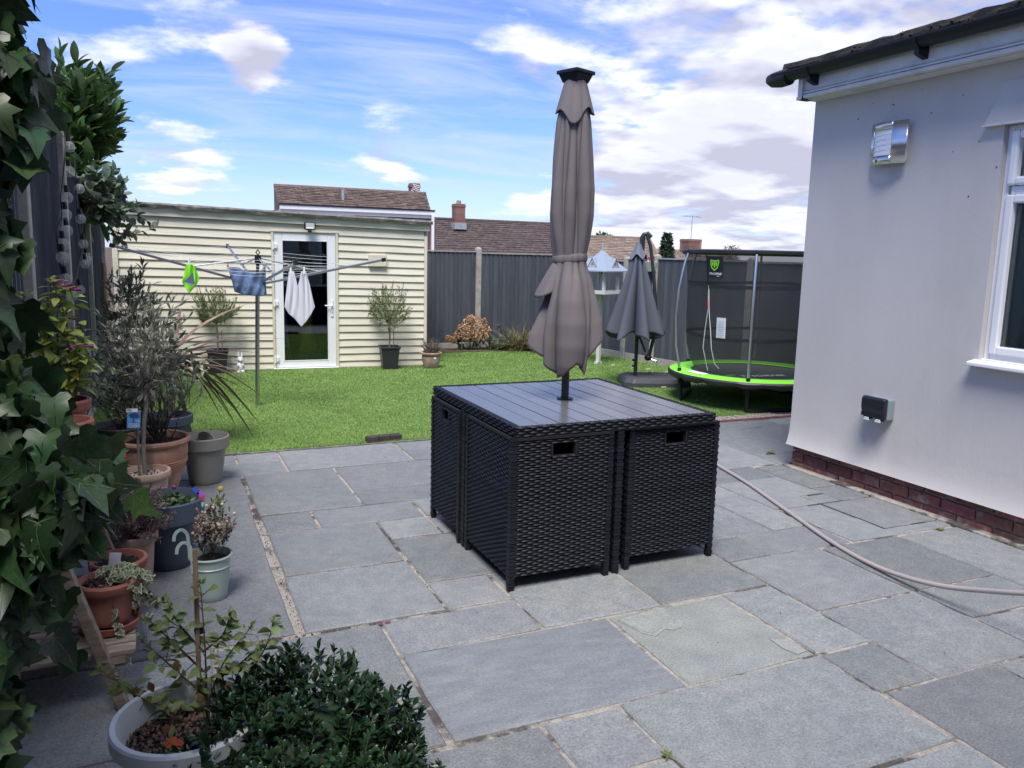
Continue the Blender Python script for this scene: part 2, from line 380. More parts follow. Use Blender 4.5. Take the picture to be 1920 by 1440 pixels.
roomw = mat('room_wall', (.55, .57, .55), .9, .04, 3)
metal = mat('brushed_steel', (.62, .63, .64), .28, .05, 30, metal=1., vec=(1, 1, 12))
alu = mat('aluminium', (.55, .56, .58), .32, .06, 20, metal=1.)
darkm = mat('dark_metal', (.026, .028, .032), .45, .15, 10)

# ------------------------------------------------------------------ ground
b = MB(); b.sheet([[(-300, -300, -.06), (300, -300, -.06)], [(-300, 300, -.06), (300, 300, -.06)]][::1]); g = part('ground', b, earth); g['kind'] = 'structure'

# ------------------------------------------------------------------ patio: mortar bed with every flagstone
patio = MB().box(-.62, 6.3, -1.6, 6.06, -.05, -.009); patio = part('patio', patio, mortar); patio['kind'] = 'structure'
def slab(poly, m=slate, gap=.010, rough=.0022):
    n = len(poly); cx = sum(p[0] for p in poly) / n; cy = sum(p[1] for p in poly) / n
    out = []
    for i in range(n):                                               # inset each edge (axis-aligned), subdivide, chip
        x0, y0 = poly[i]; x1, y1 = poly[(i + 1) % n]
        L_ = math.hypot(x1 - x0, y1 - y0); k = max(2, min(5, int(L_ / .14)))
        px, py = poly[i - 1]
        nx, ny = -(y1 - y0) / L_, (x1 - x0) / L_                        # inward for counter-clockwise
        Lp = math.hypot(x0 - px, y0 - py); mx_, my_ = -(y0 - py) / Lp, (x0 - px) / Lp
        c = (x0 + (nx + mx_) * gap, y0 + (ny + my_) * gap)
        out.append((c[0] + random.uniform(-.003, .003), c[1] + random.uniform(-.003, .003)))
        x2, y2 = poly[(i + 2) % n]; L2 = math.hypot(x2 - x1, y2 - y1); qx, qy = -(y2 - y1) / L2, (x2 - x1) / L2
        e = (x1 + (nx + qx) * gap, y1 + (ny + qy) * gap)
        for j in range(1, k):
            t = j / k; w = random.gauss(0, rough); out.append((c[0] + (e[0] - c[0]) * t + nx * w, c[1] + (e[1] - c[1]) * t + ny * w))
    tx, ty, tz = random.uniform(-.003, .003), random.uniform(-.003, .003), random.uniform(-.0012, .0012)
    V = []; n = len(out)
    def sh(p, d):
        l = math.hypot(cx - p[0], cy - p[1]); return p[0] + (cx - p[0]) / l * d, p[1] + (cy - p[1]) / l * d
    for p in out: q = sh(p, .007); V.append((q[0], q[1], tz + (q[0] - cx) * tx + (q[1] - cy) * ty))
    for p in out: V.append((p[0], p[1], tz - .0055 + (p[0] - cx) * tx + (p[1] - cy) * ty + random.uniform(-.002, .001)))
    for p in out: V.append((p[0], p[1], -.03))
    F = [tuple(range(n))]
    for a in (0, n):
        for i in range(n): j = (i + 1) % n; F.append((a + i, a + n + i, a + n + j, a + j))
    me = mesh_of('paving_slab', V, F, m); return link('paving_slab', me, patio)
RECTS = [(-.55, .18, 4.87, 5.47), (.18, .49, 4.87, 5.47), (-.55, .18, 5.47, 6.05), (.18, .80, 5.47, 5.79), (.18, .495, 5.79, 6.05), (.495, .80, 5.79, 6.05),
 (.80, 1.705, 5.48, 6.05), (1.705, 2.3, 5.77, 6.05), (1.705, 2.3, 5.48, 5.77), (2.3, 2.9, 5.48, 6.05), (2.9, 3.6, 5.48, 6.05),
 (.495, 1.105, 4.58, 5.475), (1.105, 2.0, 4.885, 5.475), (1.105, 2.0, 4.58, 4.885), (2.0, 2.6, 4.88, 5.475), (2.0, 2.6, 4.27, 4.88), (2.6, 3.2, 4.52, 5.475), (3.2, 3.6, 4.52, 5.475),
 (.50, .79, 4.28, 4.58), (.79, 1.395, 4.27, 4.58), (1.395, 2.0, 4.27, 4.58), (.50, 1.10, 3.66, 4.275), (1.10, 1.395, 3.96, 4.265), (1.395, 2.0, 3.96, 4.27), (2.0, 2.6, 3.66, 4.27),
 (1.10, 1.7, 3.36, 3.96), (1.7, 2.0, 3.36, 3.96), (2.0, 2.6, 3.36, 3.66), (.495, 1.10, 3.06, 3.66), (1.10, 1.41, 3.055, 3.36), (-.55, .475, 3.99, 4.87), (-.55, .47, 3.065, 3.99),
 (.155, .80, 2.45, 3.045), (.15, .79, 2.16, 2.445), (-.55, .15, 2.46, 3.06), (-.55, .15, 1.86, 2.46), (-.55, .5, 1.26, 1.86), (.80, 1.41, 2.75, 3.05), (1.41, 2.0, 2.755, 3.36), (2.0, 2.605, 2.77, 3.36),
 (2.31, 2.605, 2.17, 2.765), (.5, 1.10, 1.56, 2.15), (.15, .5, 1.86, 2.16), (1.10, 1.40, 1.85, 2.15), (1.40, 2.315, 1.57, 2.165), (1.10, 1.40, 1.26, 1.845), (.5, 1.10, .96, 1.56),
 (2.315, 2.605, 1.865, 2.165), (2.605, 3.2, 1.86, 2.46), (2.605, 3.2, 2.46, 3.06), (2.33, 2.91, 1.26, 1.865), (2.91, 3.5, 1.26, 1.86), (3.2, 3.76, 1.86, 2.155), (1.40, 1.94, .96, 1.565), (1.94, 2.325, .96, 1.565),
 (3.2, 3.76, 2.455, 3.04), (3.2, 3.76, 2.155, 2.455), (3.76, 4.265, 2.1, 3.03), (3.76, 4.265, 1.2, 2.1), (3.5, 3.76, 1.26, 1.86), (2.605, 2.89, 3.06, 3.345), (2.89, 3.44, 3.06, 3.35), (2.6, 3.155, 3.35, 3.94), (3.155, 3.432, 3.35, 3.94),
 (2.6, 3.43, 3.94, 4.22), (2.6, 3.43, 4.22, 4.52), (3.43, 3.98, 4.22, 4.52), (3.79, 4.25, 3.15, 3.632), (3.79, 3.98, 3.64, 3.80), (3.98, 4.265, 3.64, 3.92), (3.99, 4.265, 3.92, 4.48), (3.6, 4.24, 4.52, 5.31),
 (4.24, 4.55, 4.48, 4.755), (4.55, 5.2, 4.48, 4.755), (4.24, 4.77, 4.757, 5.31), (4.77, 5.34, 4.757, 5.57), (4.18, 4.476, 5.31, 5.58), (4.476, 4.77, 5.31, 5.57), (3.6, 4.18, 5.31, 5.85), (4.18, 5.03, 5.58, 5.85), (5.03, 5.31, 5.575, 5.84), (5.31, 5.9, 5.57, 5.84), (5.34, 5.95, 4.757, 5.57),
 (-.55, .1, .66, 1.26), (.1, .5, .66, 1.26), (.5, 1.4, .36, .96), (1.4, 2.0, .06, .96), (2.0, 2.6, .36, .96), (2.325, 2.91, .96, 1.26), (2.91, 3.76, .66, 1.26), (2.6, 2.91, .36, .96), (3.76, 4.265, .3, 1.2), (-.55, .5, 0, .66), (2.0, 2.9, -.3, .36), (2.91, 3.76, 0, .66), (.5, 1.4, -.3, .36)]
for x0, x1, y0, y1 in RECTS:
    far = y0 > 3.0 and x0 > 2.55
    slab([(x0, y0), (x1, y0), (x1, y1), (x0, y1)], slate, .0055 if far else (.0088 if x0 < 2.5 else .0075))
slab([(.80, 2.16), (1.705, 2.16), (1.705, 2.75), (.80, 2.75)], slate_blue, .009)
rs = slab([(1.705, 2.165), (2.31, 2.165), (2.31, 2.75), (1.705, 2.75)], slate_green, .009)
slab([(3.445, 3.64), (3.78, 3.64), (3.78, 3.81), (3.98, 3.81), (3.98, 4.22), (3.43, 4.22)], slate, .006)
slab([(3.455, 3.055), (4.24, 3.045), (4.24, 3.14), (3.785, 3.14), (3.785, 3.632), (3.445, 3.632)], slate, .006)
def flake(pts, z):                                                    # riven layers left standing on the pale green flag
    b = MB().prism(pts, .0005, z); o = part('riven_layer', b, mat('slate_pale', (.262, .272, .255), .66, .12, 7, .003, 30, fine=.3, fscale=120), patio)
flake([(1.73, 2.70), (1.90, 2.725), (1.985, 2.735), (1.965, 2.66), (1.985, 2.585), (1.945, 2.545), (1.89, 2.54), (1.875, 2.56), (1.80, 2.52), (1.765, 2.56)], .0026)
flake([(1.74, 2.68), (1.83, 2.70), (1.875, 2.63), (1.87, 2.575), (1.80, 2.54), (1.775, 2.57)], .0045)
flake([(2.22, 2.33), (2.285, 2.30), (2.29, 2.20), (2.235, 2.19), (2.215, 2.25)], .0022)
# dark recesses round the inspection cover
b = MB()
for q in ((3.775, 3.80, 3.14, 3.64), (3.80, 4.24, 3.132, 3.150), (3.70, 3.99, 3.632, 3.648), (3.99, 4.24, 3.905, 3.925), (4.02, 4.14, 3.132, 3.165), (3.86, 3.98, 3.79, 3.815)): b.box(q[0], q[1], q[2], q[3], -.006, -.003 if q[1] - q[0] > .05 else .0005)
part('cover_recess', b, darkroom, patio)
b = MB().box(4.225, 4.292, -1.5, 4.45, -.02, .012); part('mortar_fillet', b, mortar, patio, bevel=.006)

# ------------------------------------------------------------------ lawn and gravel strip
LAWN = [(-.62, 6.075), (4.3, 6.045), (6.45, 6.08), (6.95, 6.1), (6.5, 9.05), (6.1, 11.3), (3.5, 11.35), (-.62, 11.4)]
b = MB().prism(LAWN, -.05, .004); o = part('lawn', b, turf); o['kind'] = 'structure'
def inlawn(x, y): 
    r = False; n = len(LAWN)
    for i in range(n):
        x0, y0 = LAWN[i]; x1, y1 = LAWN[i - 1]
        if (y0 > y) != (y1 > y) and x < (x1 - x0) * (y - y0) / (y1 - y0) + x0: r = not r
    return r
def blades(n):
    X = RNG.uniform(-.6, 6.9, n * 2); Y = 6.08 + 5.3 * RNG.uniform(0, 1, n * 2) ** 1.45
    k = np.ones(len(X), bool); xs = np.array([p[0] for p in LAWN]); ys = np.array([p[1] for p in LAWN]); r = np.zeros(len(X), bool)
    for i in range(len(LAWN)):
        x0, y0, x1, y1 = xs[i], ys[i], xs[i - 1], ys[i - 1]
        if y0 == y1: continue
        r ^= ((y0 > Y) != (y1 > Y)) & (X < (x1 - x0) * (Y - y0) / (y1 - y0) + x0)
    X = X[r][:n]; Y = Y[r][:n]; n = len(X)
    h = RNG.uniform(.010, .020, n); w = RNG.uniform(.0018, .0034, n) * (1 + .22 * (Y - 6)); a = RNG.uniform(0, 2 * PI, n); l = RNG.uniform(.2, .9, n) * h; la = RNG.uniform(0, 2 * PI, n)
    V = np.zeros((n, 3, 3)); V[:, 0] = np.stack([X - w * np.cos(a), Y - w * np.sin(a), 0 * X + .003], 1); V[:, 1] = np.stack([X + w * np.cos(a), Y + w * np.sin(a), 0 * X + .003], 1)
    V[:, 2] = np.stack([X + l * np.cos(la), Y + l * np.sin(la), h], 1)
    return V.reshape(-1, 3), np.arange(3 * n).reshape(-1, 3)
V, F = blades(420000); o = np_mesh('grass', V, F, grassm); tag(o, 'bright green artificial grass blades covering the lawn', 'grass')
b = MB().prism([(3.6, 5.86), (6.3, 5.845), (6.9, 5.9), (6.9, 6.1), (6.45, 6.08), (4.3, 6.045), (3.6, 6.05)], -.05, .001); o = part('gravel_strip', b, gravel); o['kind'] = 'structure'
def pebbles(n, fx, size, name, m, parent=None, kind='stuff'):
    base = np.array([(1, 0, 0), (-1, 0, 0), (0, 1, 0), (0, -1, 0), (0, 0, 1.), (0, 0, -1)]); tr = np.array([(0, 2, 4), (2, 1, 4), (1, 3, 4), (3, 0, 4), (2, 0, 5), (1, 2, 5), (3, 1, 5), (0, 3, 5)])
    Vs = []; Fs = []
    for i in range(n):
        p = fx(); s_ = random.uniform(.5, 1.2) * size; A = np.array(Euler((random.uniform(0, 6), random.uniform(0, 6), random.uniform(0, 6))).to_matrix()); v = base * np.array([1, random.uniform(.6, 1), random.uniform(.5, .8)]) + RNG.normal(0, .12, (6, 3))
        Vs.append((v * s_) @ A.T + np.array(p)); Fs.append(tr + 6 * i)
    return np_mesh(name, np.concatenate(Vs), np.concatenate(Fs), m, parent, kind)
gravs = mat('gravel_stones', (.36, .31, .28), .9, .2, 20, rnd=.4, hue=.02)
o = pebbles(2600, lambda: (random.uniform(3.9, 6.6), random.uniform(5.875, 6.06), .004), .010, 'gravel', gravs); tag(o, 'loose pale gravel in the strip between paving and lawn', 'gravel')
b = MB().tube([(3.7, 5.868, .006), (4.6, 5.872, .008), (5.3, 5.866, .007), (6.3, 5.86, .008)], .011, 6); o = part('edging_strip', b, mat('red_edging', (.17, .065, .055), .9, .3, 20)); tag(o, 'thin reddish edging strip along the gravel beside the paving', 'edging')
b = MB().box(-.3, .52, 6.045, 6.085, -.03, .012); b.box(.52, 3.9, 6.045, 6.07, -.03, .006); o = part('lawn_edging', b, feltg); tag(o, 'thin grey edging strip between paving and the lawn', 'edging')
b = MB().prism([(3.35, 11.28), (6.12, 11.22), (6.05, 11.74), (3.2, 11.76)], -.05, .02); o = part('planting_bed', b, earth); o['kind'] = 'structure'

# ------------------------------------------------------------------ house on the right
house = thing('house', 'grey rendered house wall with brick base, white window and black gutter', 'house', (4.29, 4.42, 0))
def hx(mb): return mb.xf(Matrix.Translation((-4.29, -4.42, 0)))
prof = [(.168, .052), (.20, .040), (.26, .028), (.36, .021), (.7, .02), (1.2, .02), (1.8, .02), (2.607, .02)]
def wallsheet(y0, y1, z0, z1, n=12):
    zs = [z0] + [z for z, _ in prof if z0 < z < z1] + [z1]
    def off(z):
        for (a, p), (c, q) in zip(prof, prof[1:]):
            if a <= z <= c: return p + (q - p) * (z - a) / (c - a)
        return prof[0][1]
    return [[(4.29 - off(z), y0 + (y1 - y0) * i / n, z) for i in range(n + 1)] for z in zs]
b = MB(); WY0, WY1, WZ0, WZ1 = 1.62, 3.03, .985, 2.275
b.sheet(wallsheet(WY1, 4.44, .168, 2.607)); b.sheet(wallsheet(-1.5, WY0, .168, 2.607)); b.sheet(wallsheet(WY0, WY1, .168, WZ0)); b.sheet(wallsheet(WY0, WY1, WZ1, 2.607))
b.sheet([[(4.29 - o_, 4.44, z) for z, o_ in prof], [(4.6, 4.44, z) for z, _ in prof], [(9.0, 4.44, z) for z, _ in prof]])
b.add([(4.24, -1.5, .168), (4.24, 4.44, .168), (4.6, 4.44, .168), (4.6, -1.5, .168)], [(0, 1, 2, 3)])
for y in (WY0, WY1): b.add([(4.27, y, WZ0), (4.40, y, WZ0), (4.40, y, WZ1), (4.27, y, WZ1)], [(0, 1, 2, 3)])
for z in (WZ0, WZ1): b.add([(4.27, WY0, z), (4.40, WY0, z), (4.40, WY1, z), (4.27, WY1, z)], [(0, 1, 2, 3)])
part('rendered_wall', hx(b), render, house, smooth=True)
b = MB().box(4.305, 9, -1.5, 4.405, -.05, .17); bw = part('brick_base', hx(b), mortar_grey, house)
def brk(x0, x1, y0, y1, z0, z1):
    j = lambda: random.uniform(-.002, .002)
    b = MB().hexa([(x0 + j(), y0 + j(), z0), (x1, y0 + j(), z0), (x1, y1 + j(), z0), (x0 + j(), y1 + j(), z0), (x0 + j(), y0 + j(), z1), (x1, y0 + j(), z1), (x1, y1 + j(), z1), (x0 + j(), y1 + j(), z1)])
    part('brick', hx(b), brick, bw, bevel=.003, segs=1)
for r, z in enumerate((-.024, .051, .126)):
    y = 4.42 - (.0 if r % 2 else .0); first = True
    while y > .6:
        L_ = .105 if (first and r % 2) else .215
        brk(4.29, 4.34, y - L_, y, z, z + .064); y -= L_ + .0105; first = False
    x = 4.35 if r % 2 == 0 else 4.35
    for k in range(5): brk(x, x + .21, 4.38, 4.42, z, z + .064); x += .22
b = MB().box(4.16, 9, -1.5, 4.44, 2.607, 2.62); part('soffit', hx(b), whited, house)
b = MB().box(4.128, 4.16, -1.5, 4.43, 2.612, 2.80); b.box(4.112, 4.128, -1.5, 4.40, 2.612, 2.634); b.box(4.116, 4.128, -1.5, 4.40, 2.640, 2.652); b.box(4.122, 4.128, -1.5, 4.40, 2.658, 2.664)
part('fascia_board', hx(b), whited, house, bevel=.003)
b = MB().box(4.105, 4.20, 4.405, 4.445, 2.603, 2.80); b.box(4.10, 4.20, 4.405, 4.45, 2.603, 2.625); part('fascia_corner', hx(b), whited, house, bevel=.003)
def gutter_sheet(y0, y1, r=.055, cx=4.073, cz=2.79, n=10):
    g = [[(cx + r * math.cos(PI + PI * j / n), y, cz + r * math.sin(PI + PI * j / n)) for j in range(n + 1)] for y in (y0, y1)]; return g
b = MB().sheet(gutter_sheet(-1.5, 4.62)); b.sheet([[(x * .93 + 4.073 * .07, y, z * .97 + .03 * 2.79) for x, y, z in row] for row in gutter_sheet(-1.5, 4.62)])
b.box(4.016, 4.024, -1.5, 4.62, 2.786, 2.795)
gut = part('gutter', hx(b), blackp, house, smooth=True)
for y in (4.30, 3.46, 2.5, 1.5):
    b = MB().sheet(gutter_sheet(y - .018, y + .018, .062)); b.hexa([(4.05, y - .015, 2.70), (4.13, y - .02, 2.68), (4.13, y + .02, 2.68), (4.05, y + .015, 2.70), (4.05, y - .015, 2.74), (4.13, y - .02, 2.78), (4.13, y + .02, 2.78), (4.05, y + .015, 2.74)])
    part('gutter_bracket', hx(b), blackp, gut, smooth=True)
b = MB().tube([(4.073, 4.50, 2.765), (4.073, 4.58, 2.765), (4.073, 4.66, 2.770), (4.073, 4.70, 2.780)], [.055, .058, .050, .034], 14); part('stop_end', hx(b), blackp, gut, smooth=True)
# flat roof edge, lumpy with moss
b = MB(); rows = []
for i in range(61):
    y = 4.60 - i * .1; j = lambda a=.006: random.uniform(-a, a)
    rows.append([(4.105 + j(), y, 2.795), (4.098 + j(), y, 2.83 + j()), (4.105 + j(.008), y, 2.862 + j(.010)), (4.15 + j(), y, 2.878 + j(.01)), (4.4, y, 2.885), (9, y, 2.95)])
b.sheet(rows); b.add([rows[0][0], rows[0][1], rows[0][2], rows[0][3], rows[0][4], rows[0][5], (9, 4.6, 2.78), (4.4, 4.6, 2.78)], [tuple(range(8))]); part('roof_felt', hx(b), felt, house)
o = pebbles(140, lambda: (random.uniform(4.098, 4.12) - 4.29, random.uniform(-.5, 4.55) - 4.42, 2.85 + random.uniform(-.04, .008)), .014, 'moss_clumps', felt, house)
# window
win = MB(); fw = .062; FX0, FX1 = 4.296, 4.356
def fr(b, y0, y1, z0, z1, w, x0=FX0, x1=FX1):
    b.box(x0, x1, y0, y0 + w, z0, z1); b.box(x0, x1, y1 - w, y1, z0, z1); b.box(x0, x1, y0 + w, y1 - w, z0, z0 + w); b.box(x0, x1, y0 + w, y1 - w, z1 - w, z1); return b
fr(win, WY0, WY1, WZ0, WZ1, .036, FX0 + .012, FX1)
for z in (1.90,): win.box(FX0 + .012, FX1, WY0 + .05, WY1 - .05, z, z + .045)
win.box(FX0 + .012, FX1, 2.30, 2.35, WZ0 + .05, 1.90)
wn = part('window', hx(win), whitep, house, bevel=.006)
for y0, y1 in ((2.352, WY1 - .034), (WY0 + .034, 2.298)):
    b = fr(MB(), y0, y1, WZ0 + .034, 1.898, .046, FX0 - .004, FX1 - .01); part('casement', hx(b), whitep, wn, bevel=.008)
b = fr(MB(), WY0 + .034, WY1 - .034, 1.947, WZ1 - .034, .046, FX0 - .012, FX1 - .01); part('top_light', hx(b), whitep, wn, bevel=.012)
b = MB().box(4.326, 4.334, WY0 + .06, WY1 - .06, WZ0 + .05, WZ1 - .05); part('window_pane', hx(b), glass, wn)
b = MB().hexa([(4.205, WY0 - .03, .948), (4.345, WY0 - .03, .952), (4.345, WY1 + .028, .952), (4.205, WY1 + .028, .948), (4.205, WY0 - .03, .972), (4.345, WY0 - .03, .995), (4.345, WY1 + .028, .995), (4.205, WY1 + .028, .972)])
part('window_sill', hx(b), whitep, wn, bevel=.006)
b = MB().hexa([(4.238, WY0 - .05, 2.278), (4.275, WY0 - .05, 2.278), (4.275, WY1 + .10, 2.278), (4.238, WY1 + .10, 2.278), (4.262, WY0 - .05, 2.50), (4.275, WY0 - .05, 2.50), (4.275, WY1 + .02, 2.50), (4.262, WY1 + .02, 2.50)])
part('rendered_hood', hx(b), render, house); b = MB().box(4.232, 4.27, WY0 - .05, WY1 + .108, 2.270, 2.278); part('hood_bead', hx(b), whited, house)
b = MB(); b.box(4.40, 8.9, -1.4, -1.38, 0, 2.6); b.box(4.40, 8.9, 4.36, 4.38, 0, 2.6); b.box(7.0, 7.02, -1.4, 4.38, 0, 2.6); b.box(4.4, 8.9, -1.4, 4.38, .0, .02); b.box(4.4, 8.9, -1.4, 4.38, 2.58, 2.6)
part('room_lining', hx(b), roomw, house); b = MB().box(4.358, 4.60, WY0, WY1, .96, .985); part('inner_sill', hx(b), whitep, house); b = MB().box(4.358, 4.615, WY1, WY1 + .03, .985, WZ1).box(4.358, 4.615, WY0 - .03, WY0, .985, WZ1).box(4.358, 4.615, WY0, WY1, WZ1, WZ1 + .03); part('inner_reveal', hx(b), mat('plaster', (.66, .68, .66), .9, .03, 4), house)

# the house the view is taken from, behind the viewer (mirrored in the garden room door)
mh = thing('house', 'main rendered house behind the viewer, joining the grey wall on the right', 'house', (2.5, -1.75, 0))
b = MB()
for q in ((-4.5, -2.9, 0, 5), (-2.9, -1.3, 0, .95), (-2.9, -1.3, 2.2, 5), (-1.3, .1, 0, 5), (.1, 2.1, 2.15, 5), (2.1, 6.5, 0, 5)): b.box(q[0], q[1], -.3, 0, q[2], q[3])
part('rendered_wall', b, render, mh); part('gutter', MB().box(-4.7, 6.7, -.05, .12, 4.9, 5.02), blackp, mh)
part('roof', MB().hexa([(-4.7, -6, 5), (6.7, -6, 5), (6.7, .1, 5), (-4.7, .1, 5), (-4.7, -3, 7.4), (6.7, -3, 7.4), (6.7, -2.9, 7.4), (-4.7, -2.9, 7.4)]), felt, mh)
part('window', fr(MB(), -2.9, -1.3, .95, 2.2, .07, 0, 1).xf(Matrix(((0, 1, 0, 0), (1, 0, 0, 0), (0, 0, 1, 0), (0, 0, 0, 1))).inverted() @ Matrix.Translation((0, 0, 0))) if False else MB().box(-2.9, -1.3, -.12, -.06, .95, 1.02).box(-2.9, -1.3, -.12, -.06, 2.13, 2.2).box(-2.9, -2.83, -.12, -.06, 1.02, 2.13).box(-1.37, -1.3, -.12, -.06, 1.02, 2.13), whitep, mh)
part('window_pane', MB().box(-2.83, -1.37, -.10, -.09, 1.02, 2.13), darkroom, mh)
part('patio_door', MB().box(.1, .18, -.12, -.06, .02, 2.15).box(1.06, 1.14, -.12, -.06, .02, 2.08).box(2.02, 2.1, -.12, -.06, .02, 2.15).box(.18, 2.02, -.12, -.06, 2.08, 2.15), whitep, mh); part('door_pane', MB().box(.18, 2.02, -.10, -.09, .02, 2.08), darkroom, mh)

# ------------------------------------------------------------------ garden room
SA = R(-3.67); ca, sa = math.cos(SA), math.sin(SA)
shed = thing('garden_room', 'cream weatherboarded flat-roofed garden room with white glazed door', 'shed', (3.279, 10.126, 0), SA)
XL, XR = -3.70, .012; D0, D1 = -1.945, -1.135                              # front along local x, wall on y=0
def ztop(x): return 1.765 + (1.85 - 1.765) * (x / -3.55)
b = MB(); yb = .03; b.box(XL, D0, yb, yb + .05, 0, 1.86); b.box(D1, XR, yb, yb + .05, 0, 1.86); b.box(D0, D1, yb, yb + .05, 1.70, 1.86); b.box(XR - .05, XR, yb, 2.6, 0, 1.86); b.box(XL, XL + .05, yb, 2.6, 0, 1.86); b.box(XL, XR, 2.6, 2.65, 0, 1.86)
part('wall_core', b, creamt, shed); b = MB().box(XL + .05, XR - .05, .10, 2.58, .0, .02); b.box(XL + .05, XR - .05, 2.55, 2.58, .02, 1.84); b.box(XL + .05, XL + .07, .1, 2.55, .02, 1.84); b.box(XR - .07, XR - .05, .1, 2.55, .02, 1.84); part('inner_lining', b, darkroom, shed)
def zb(k, x):                                                        # lower edge of board k at x (boards fan a little)
    t = x / -3.54; return (1.66 - .0925 * k) * (1 - t) + (1.733 - .0966 * k) * t
def board(x0, x1, k):
    lo0, lo1 = zb(k, x0), zb(k, x1); hi0, hi1 = zb(k - 1, x0) + .012, zb(k - 1, x1) + .012
    lo0 = max(lo0, .012); lo1 = max(lo1, .012)
    if k == 0: hi0, hi1 = min(hi0, ztop(x0) + .01), min(hi1, ztop(x1) + .01)
    n = 5; j = lambda: random.uniform(-.0022, .0022); g = [[], [], [], []]
    for i in range(n + 1):
        t = i / n; x = x0 + (x1 - x0) * t; lo = lo0 + (lo1 - lo0) * t + j(); hi = hi0 + (hi1 - hi0) * t
        a, c = .001 + j(), .016
        for q, p in zip(g, ((x, c + .01, lo), (x, a - .006, lo), (x, c, hi), (x, c + .012, hi))): q.append(p)
    b = MB().sheet([g[1], g[0]]); b.sheet([g[2], g[1]]); b.sheet([g[3], g[2]]); k_ = [q[0] for q in g]; e = [q[-1] for q in g]; b.add(k_, [(0, 1, 2, 3)]); b.add(e, [(3, 2, 1, 0)])
    part('cladding_board', b, cream, shed)
for k in range(0, 19):
    if max(zb(k - 1, -3.6), zb(k - 1, 0)) < .03: continue
    if zb(k, D0) > 1.68 or k == 0: board(XL + .06, XR - .035, k) if k == 0 else None
    if k > 0: board(XL + .06, D0 - .001, k); board(D1 + .001, XR - .035, k)
b = MB().box(XR - .034, XR + .004, -.016, .04, 0, 1.70); part('corner_trim', b, creamt, shed, bevel=.003)
b = MB().box(XL, XL + .058, -.016, .04, 0, 1.80); part('corner_trim', b, creamt, shed, bevel=.003)
b = MB().hexa([(XL, -.03, ztop(XL)), (XR + .03, -.03, ztop(XR)), (XR + .03, .02, ztop(XR)), (XL, .02, ztop(XL)), (XL, -.03, ztop(XL) + .12), (XR + .03, -.03, ztop(XR) + .105), (XR + .03, .02, ztop(XR) + .105), (XL, .02, ztop(XL) + .12)]); part('fascia_board', b, cream, shed, bevel=.003)
rows = []
for i in range(38):
    x = XL - .06 + i * (XR - XL + .12) / 37; z = ztop(x) + .105 + .012 * (x / -3.7); j = lambda a=.003: random.uniform(-a, a)
    rows.append([(x, -.02, z - .012), (x, -.075 + j(), z - .022 + j(.009)), (x, -.085 + j(), z + .012 + j()), (x, -.05 + j(), z + .034 + j(.003)), (x, .5, z + .04), (x, 2.7, z + .045)])
b = MB().sheet([list(r) for r in zip(*rows)][::-1]); b.sheet([[rows[0][0], rows[0][5]], [(XL - .06, .0, 1.83), (XL - .06, 2.7, 1.83)]]); part('roof_felt', b, feltg, shed)
b = MB().box(XL - .02, XR + .02, -.05, .02, -.04, .012); part('base_sill', b, mat('grey_sill', (.22, .21, .2), .9, .2, 10), shed)
for x0 in (D0, D1 - .032): b = MB().box(x0, x0 + .03, -.014, .04, .012, 1.705); part('door_architrave', b, creamt, shed, bevel=.002)
b = MB().box(D0 - .01, D1 + .01, -.018, .02, 1.705, 1.722); part('door_architrave', b, creamt, shed, bevel=.002)
d0, d1 = D0 + .033, D1 - .034
door = part('door', MB().box(d0, d0 + .095, .0, .05, .02, 1.70).box(d1 - .095, d1, .0, .05, .02, 1.70).box(d0 + .095, d1 - .095, .0, .05, .02, .105).box(d0 + .095, d1 - .095, .0, .05, 1.60, 1.70), whitep, shed, bevel=.006)
b = MB(); b.box(d0 + .08, d1 - .08, .018, .026, .09, 1.61); part('door_pane', b, dglass, door)
for q in ((d0 + .093, d0 + .103, .104, 1.602), (d1 - .103, d1 - .093, .104, 1.602)): b = MB().box(q[0], q[1], -.004, .018, q[2], q[3]); part('glazing_bead', b, whitep, door)
b = MB().box(d0 + .1, d1 - .1, -.004, .018, .1, .108); b.box(d0 + .1, d1 - .1, -.004, .018, 1.598, 1.605); part('glazing_bead', b, whitep, door)
for z in (1.53, .83, .13): b = MB().box(d0 - .02, d0 + .035, -.022, .0, z - .028, z + .028); b.tube([(d0 - .008, -.024, z - .045), (d0 - .008, -.024, z + .045)], .011, 8); part('hinge', b, whitep, door, bevel=.003)
b = MB().box(d1 - .062, d1 - .034, -.012, .0, .66, .87); b.tube([(d1 - .048, -.03, .80), (d1 - .11, -.036, .80), (d1 - .14, -.034, .80)], .009, 8); b.tube([(d1 - .048, -.03, .80), (d1 - .048, 0, .80)], .010, 8); part('door_handle', b, whitep, door, bevel=.003)
b = MB().box(d1 - .052, d1 - .044, -.0135, -.012, .70, .725); part('keyhole', b, darkm, door)
b = MB().box(d0 - .03, d1 + .03, -.045, .03, -.02, .016); part('threshold', b, whitep, door, bevel=.004)
b = MB().box(-.755, -.525, -.045, .01, 1.30, 1.452); part('vent_cover', b, creamt, shed, bevel=.006)
